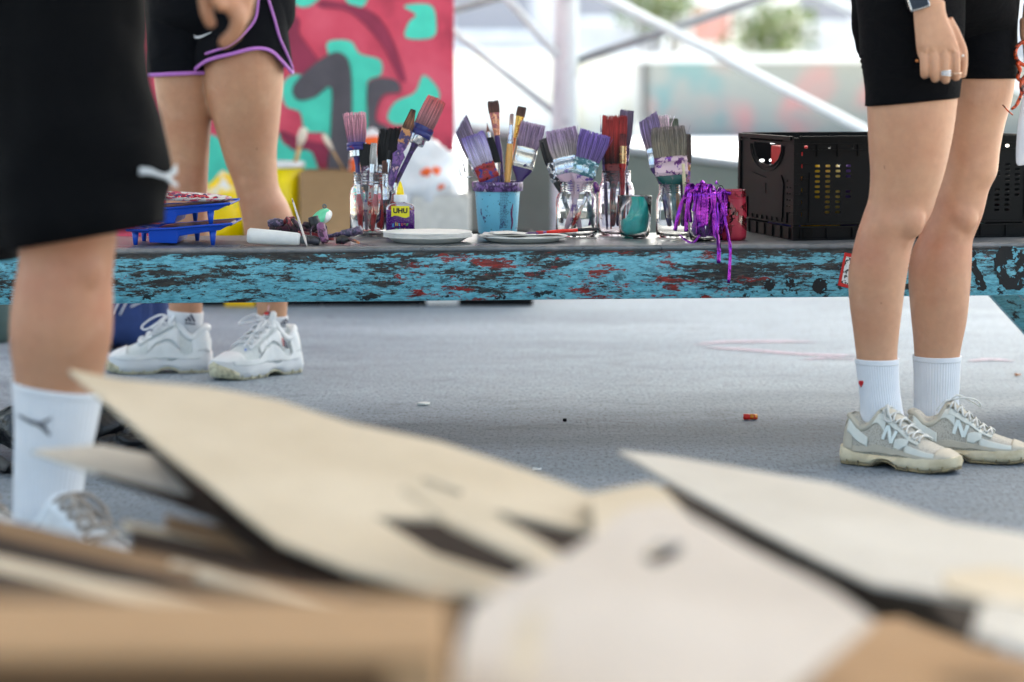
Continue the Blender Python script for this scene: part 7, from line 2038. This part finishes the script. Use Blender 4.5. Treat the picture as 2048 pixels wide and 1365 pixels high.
three_bars(LL, 371, 638, 1.0, kL); three_bars(LR, 560, 645, .82, kR)
wu = simple('white_leather', (.76, .78, .79), .45, var=.05, scale=30, bmp=.15); wu2 = simple('white_mesh', (.66, .70, .70), .75, var=.08, scale=200, bmp=.3)
wsol = simple('white_foam_sole', (.74, .75, .77), .5, var=.06, scale=16); wcr = splotch('cream_rubber', srgb(210, 204, 176), srgb(160, 154, 130), .55, 60, .7, 0, .7, soft=.08, bmp=.4)
dkc = simple('dark_slot2', (.08, .08, .08), .8)
nvp = simple('navy_ink', srgb(24, 30, 66), .5); rdp = simple('red_ink', srgb(200, 40, 36), .5)
def chunky(parent, heel, d, side, label, bow, L=.275):
    s = Shoe(heel, d, L, side, 'chunky'); r = s.build(parent, 'sneaker', dict(upper=wu2, sole=wsol, outsole=wcr, dark=dkc), label)
    P = s.panel
    for q in (1, -1):
        A = (lambda a: a) if q == 1 else (lambda a: 180 - a)
        P('quarter_overlay', wu, .30, .60, lambda u: A(10 + 20 * sin((u - .3) * 10)), lambda u: A(44 - 20 * (u - .3)), .0035, r)
        P('side_wave', wu, .05, .92, lambda u: A(1), lambda u: A(15 + 9 * sin(u * 15 + 1)), .0040, r, 40, th=.003)
        P('eyestay', wu, .34, .70, lambda u: A(50), lambda u: A(64), .0045, r, th=.002)
        P('heel_clip', wu, .0, .18, lambda u: A(10), lambda u: A(58 - 120 * u), .0040, r, th=.003)
    P('toe_cap', wu, .80, .97, lambda u: 20, lambda u: 160, .0028, r, 14, 24)
    m = MB(); rg = []
    for i in range(14):
        u = lerp(.86, 1.0, i / 13); w = cubic(s.hw, u)[0] + .005
        rg.append([s.P(lerp(-.018, 1.02, u), -w, .008 + s.toe_spring(u) * .6), s.P(lerp(-.018, 1.02, u), -w * 1.0, .020 + (u - .86) * .16), s.P(lerp(-.018, 1.025, u), 0, .024 + (u - .86) * .18), s.P(lerp(-.018, 1.02, u), w, .020 + (u - .86) * .16), s.P(lerp(-.018, 1.02, u), w, .008 + s.toe_spring(u) * .6), s.P(lerp(-.018, 1.02, u), 0, .004 + s.toe_spring(u) * .6)])
    m.loft(rg); m.build('toe_bumper', wcr, r)
    # padded tongue standing up with its pull loop
    m = MB(); base = s.up(.40, 90, -.01); top = s.up(.30, 90, .034)
    m.loft([sect(lerp(base, top, k / 8) , s.n, s.d, .030 * (1 - .12 * (k / 8)) * (1 if k < 7 else .85 if k == 7 else .5), .0085 if k < 8 else .004) for k in range(9)])
    tg = m.build('tongue', wu, r)
    m = MB(); m.tube(spline([top + s.n * 0 - s.d * .004, top + V((0, 0, .014)), top + V((0, 0, .014)) + s.d * .008, top + s.d * .010 - V((0, 0, .006))], 12), .0042, 8, .4); m.build('pull_loop', simple('pink_tape', srgb(226, 176, 176), .7), tg)
    fr = s.d * .0095 + V((0, 0, .001)); mid = lerp(base, top, .62)
    R = Matrix((s.n, s.d, V((0, 0, 1)))).transposed()
    tdir = (top - base).normalized(); nn = s.n.cross(tdir).normalized()
    if nn.dot(s.d) < 0: nn = -nn
    R = Matrix((s.n, nn, tdir)).transposed()
    m = MB(); m.box(mid + nn * .0092, (.0105, .0006, .0115), R); m.build('badge', nvp, tg, smooth=False)
    m = MB(); m.box(mid + nn * .0099 + tdir * .0052, (.0085, .0004, .0036), R); m.build('badge_red', rdp, tg, smooth=False)
    m = MB(); m.box(mid + nn * .0099 - tdir * .0040, (.0085, .0004, .0048), R); m.build('badge_white', wu, tg, smooth=False)
    m = MB(); m.box(mid + nn * .0105 - tdir * .0040 + s.n * .002, (.0020, .0003, .0044), R); m.build('badge_mark', nvp, tg, smooth=False)
    ankle_collar(s, r, wu, .03, .32, .010)
    s.laces(r, simple('white_lace', (.76, .77, .79), .7), .38, .66, 5, .0028, bow)
    return s, r
bowL = [[(.40, 90, .012), (.47, 100, .030), (.58, 108, .040), (.66, 104, .034), (.62, 96, .020), (.50, 90, .016), (.40, 90, .012)], [(.40, 90, .012), (.44, 70, .02), (.50, 58, .018), (.56, 50, .010)], [(.40, 90, .012), (.44, 78, .022), (.54, 66, .022), (.56, 74, .016), (.42, 88, .012)]]
s1_, r1b = chunky(PB, hL, dL, 1, None, bowL)
s2_, r2b = chunky(PB, hR, dR, 1, None, [[(.40, 90, .012), (.40, 112, .03), (.42, 138, .052), (.48, 140, .050), (.47, 118, .026), (.40, 90, .012)], [(.40, 90, .012), (.50, 84, .018), (.62, 80, .012), (.72, 78, .006)], [(.40, 90, .012), (.44, 74, .020), (.54, 70, .020), (.56, 78, .012), (.42, 88, .012)]])
# letters on the flank of the right shoe: F I L A
def flank(sh, px, py, h, lets, parent, mats):
    """writes small strokes on the camera side of the shoe around (u, a)"""
    pass
# find the side that faces the lens
for sh, rr in ((s2_, r2b),):
    near = 0 if sh.up(.3, 20).y < sh.up(.3, 160).y else 1
    A = (lambda a: a) if near == 0 else (lambda a: 180 - a)
    u0, a0, du, da = .300, 24, .011, 6.5
    def put(lines, mat, ux): sh.letters([[(ux - x * du, A(a0 + y * da)) for x, y in ln] for ln in lines], rr, mat, .0013, 'letter', .0065)
    put([[(0, -1), (0, 1), (1.2, 1)], [(0, .1), (1, .1)]], rdp, u0); put([[(0, -1), (0, 1)]], nvp, u0 - .020); put([[(0, 1), (0, -1), (1, -1)]], nvp, u0 - .030); put([[(0, -1), (.7, 1), (1.4, -1)], [(.3, -.2), (1.1, -.2)]], nvp, u0 - .048)
    sh.letters([[(.74, A(60)), (.72, A(66))]], rr, simple('blue_tick', srgb(70, 120, 210), .5), .0022, 'blue_tab', .004)
# ---------------------------------------------------------------- person close to the lens at the left
SK3 = skin_mat('skin_tan', srgb(186, 136, 104), srgb(164, 108, 80))
YN = 3.70
LN = Limb([(-200, 10, 262, 1.05), (0, 14, 258, 1.05), (200, 22, 250, 1.05), (350, 30, 243), (430, 34, 238), (497, 38, 231), (525, 38.6, 227.5), (555, 32, 225), (585, 27, 225.5), (616, 23, 226), (662, 20, 225), (700, 22, 219), (730, 26, 212), (762, 30, 205), (790, 32, 200), (843, 35, 190), (889, 35, 180), (934, 34, 167), (980, 33, 160), (1010, 33, 162), (1040, 32, 172, .9), (1065, 32, 180, .7)], YN)
LN2 = Limb([(-200, -230, 10, 1.05), (0, -225, 8, 1.05), (200, -215, 0, 1.05), (350, -205, -10), (497, -195, -22), (560, -190, -20), (640, -190, -22), (720, -185, -35), (840, -178, -55), (960, -170, -66), (1040, -170, -60), (1075, -168, -70, .8)], YN + .22)
m = MB(); LN.loft(m, z1=.93, n=44, k=70); LN2.loft(m, z1=.93, n=40, k=60)
bulge(LN, 160, 545, (.045, .028, .045), -.012)
hipN = V(((LN.at(.9)[0] + LN2.at(.9)[0]) / 2 + .03, YN + .11, .98)); faceN = V((.86, -.5, 0)).normalized(); sdN = V((-faceN.y, faceN.x, 0))
torso(m, hipN, faceN, 1.0, 1.52, 1.0, True); m.ball(V((hipN.x, hipN.y, .96)), (.15, .13, .12), 24, 14); add_head(m, hipN + V((0, 0, .75)), faceN)
TN = tdist(V((Wy(330, 50, YN).x, YN, .8))) - .04
def HN(px, py, dt=0): return W(px, py, TN + dt)
shN = hipN + V((.12, -.15, .48)); elN = HN(400, -420, .02); wrN = HN(452, -130, 0)
m.tube(spline([shN, elN], 6), [.056, .054, .050, .046, .042, .040], 18); m.tube(spline([elN, wrN], 6), [.041, .042, .038, .034, .030, .028], 18); m.ball(shN, .06, 16, 10)
m.tube(spline([wrN, HN(452, -80), HN(450, -30)], 8), [.029, .032, .036, .039, .041, .040, .034, .022], 20, .65)
for ch, rd in (([(420, -50, 0), (410, -10, -.004), (413, 25, -.002), (421, 48, .004)], (.0125, .0120, .0112, .0098)),
               ([(440, -40, -.006), (462, 10, -.014), (478, 35, -.012), (470, 66, -.002), (448, 86, .008)], (.0150, .0150, .0140, .0125, .0105)),
               ([(470, -50, 0), (490, -10, 0), (492, 25, .004), (480, 50, .012)], (.0125, .0122, .0115, .010)),
               ([(475, -60, .014), (498, -25, .018), (498, 5, .020), (488, 28, .024)], (.0115, .0110, .0100, .009)),
               ([(440, -70, -.02), (425, -40, -.034), (428, -8, -.036), (440, 12, -.032)], (.014, .0135, .012, .010))):
    m.tube(spline([HN(*c) for c in ch], 14), [interp([(i / (len(rd) - 1), r) for i, r in enumerate(rd)], j / 13)[0] for j in range(14)], 14); m.ball(HN(*ch[-1]), rd[-1], 12, 8)
sh4 = hipN + sdN * .2 * 1 + V((0, 0, .48)); el4 = sh4 + V((-.08, .06, -.28)); wr4 = el4 + V((.0, 0, -.25))
m.tube(spline([sh4, el4], 5), [.056, .052, .048, .043, .040], 16); m.tube(spline([el4, wr4], 5), [.041, .040, .036, .031, .028], 16); m.ball(sh4, .06, 16, 10)
m.ball(wr4 + V((0, 0, -.05)), (.022, .042, .05), 14, 10)
for k in range(4): m.tube([wr4 + V((0, (k - 1.5) * .019, -.08)), wr4 + V((.004, (k - 1.5) * .02, -.13)), wr4 + V((.016, (k - 1.5) * .019, -.155))], [.010, .009, .008], 8)
m.tube([wr4 + V((.01, -.03, -.03)), wr4 + V((.02, -.055, -.07)), wr4 + V((.024, -.05, -.10))], [.013, .011, .009], 8)
dN = V((cos(radians(-42)), sin(radians(-42)), 0)); hN = V((LN.at(.15)[0] - .045, YN + .02, 0)); hN2 = V((LN2.at(.15)[0] - .045, YN + .24, 0))
for h_ in (hN, hN2): m.tube([h_ + dN * .06 + V((0, 0, .06)), h_ + dN * .12 + V((0, 0, .055)), h_ + dN * .22 + V((0, 0, .042))], [.030, .030, .018], 14)
PN = fuse('person', m, SK3, .0045, 6, soft=(.12, .6, 8), loc= V((hipN.x, hipN.y, 0)), label='person in long black shorts and tall white socks closest to the lens at left', cat='person')
head_parts(PN, hipN + V((0, 0, .75)), faceN, simple('hair_dark', srgb(50, 38, 30), .6, bmp=.4, bscale=90))
BK3 = blackcloth('black_knit', (.0022, .0024, .0032), 6, .6)
# wide shorts: one tube round both legs' outer outline, then a leg each
SN = Limb([(-420, -200, 240, .8), (-320, -240, 270, .8), (-200, -270, 288, .8), (-100, -285, 292, .78), (0, -290, 292, .74), (60, -292, 294, .66), (110, -270, 290, .5)], YN + .10)
m = MB(); SN.loft(m, n=64, k=40, off=.0); m.build('shorts_seat', BK3, PN)
SN1 = Limb([(-120, 0, 286, .95), (0, -8, 290, .95), (100, -14, 297, .95), (170, -18, 308, .95), (238, -20, 322, .92), (322, -22, 334, .9), (395, -22, 337, .9), (440, -18, 334, .9), (480, 0, 325, .9), (520, 6, 315, .9)], YN)
hemN = lambda a: Wy(180, 472, YN).z - .022 * (-cos(a)) * .9 - .004
hemN = lambda a: lerp(Wy(30, 499, YN).z, Wy(330, 446, YN).z, (cos(a) + 1) / 2)
m = MB(); cloth_tube(m, SN1, 0, Wy(100, -80, YN).z, off=0, thick=.004, n=96, k=40, fold=.012, hem=hemN, seed=2); sN = m.build('shorts_leg', BK3, PN)
SN2 = Limb([(-120, -290, 60, .9), (0, -290, 50, .9), (200, -280, 44, .9), (400, -270, 40, .9), (540, -262, 36, .9)], YN + .24)
zz = Wy(0, 532, YN + .1).z
m = MB(); cloth_tube(m, SN2, zz, Wy(100, -80, YN).z, off=0, thick=.004, n=80, k=30, fold=.012, hem=lambda a: zz, seed=7); m.build('shorts_leg', BK3, PN)
# shirt
m = MB(); f = faceN; rg = []
for t, a, b_ in ((-.10, .19, .135), (0, .18, .13), (.12, .178, .126), (.30, .168, .122), (.42, .166, .12), (.62, .19, .132), (.80, .21, .134), (.92, .205, .10), (.99, .10, .08)):
    rg.append(sect(V((hipN.x, hipN.y, 1.0 + .52 * t)), sdN, f, a, b_, 48))
m.loft(rg, (False, False)); o = m.build('shirt', blackcloth('navy_shirt', (.004, .005, .010), 7, .6), PN); thicken(o, .003)
fN = on_limb(SN1); wl = simple('pale_print', (.40, .43, .46), .5, var=.04)
decal_on(fN, [[(8, 7, 4.5, 5, 5, 3), (266, 342), (284, 343), (300, 349), (314, 352), (326, 345), (333, 326)], [(4.5, 4, 2), (314, 353), (324, 364), (335, 377)]], sN, wl, 'leaping_logo', .0155)
sk = sock(LN, 772, 1052, YN, PN, sockmat('white_crew_sock', (.74, .745, .76)), .0035, 40, .0009, -.010); sk2 = sock(LN2, 772, 1060, YN + .22, PN, sockmat('white_crew_sock2', (.74, .745, .76)), .0035, 40, .0009, -.010)
fk = on_limb(LN)
decal_on(fk, [[(1.6, 2.6, 3.4, 4.2, 4.4, 3.6, 1.8), (44, 829), (55, 836), (67, 843), (80, 847), (90, 855), (96, 863), (101, 870)], [(3.2, 2.4, 1.2), (82, 847), (94, 841), (104, 834)]], sk, simple('grey_print', (.10, .10, .11), .6), 'leaping_logo', .0075)
wl2 = simple('offwhite_upper', (.62, .63, .63), .6, var=.1, scale=80, bmp=.3)
def third(heel, side):
    s = Shoe(heel, dN, .30, side, 'chunky', 1.0); r = s.build(PN, 'sneaker', dict(upper=wl2, sole=wsol, outsole=wcr, dark=dkc))
    for q in (1, -1):
        A = (lambda a: a) if q == 1 else (lambda a: 180 - a)
        s.panel('eyestay', wu, .34, .70, lambda u: A(50), lambda u: A(64), .0045, r, th=.002)
        s.panel('side_wave', wu, .05, .92, lambda u: A(1), lambda u: A(15 + 9 * sin(u * 15 + 1)), .0040, r, 40, th=.003)
    ankle_collar(s, r, wu, .03, .32, .010); s.laces(r, simple('grey_lace3', srgb(150, 140, 130), .7), .38, .66, 5, .003, bowL)
third(hN, 1); third(hN2, 1)
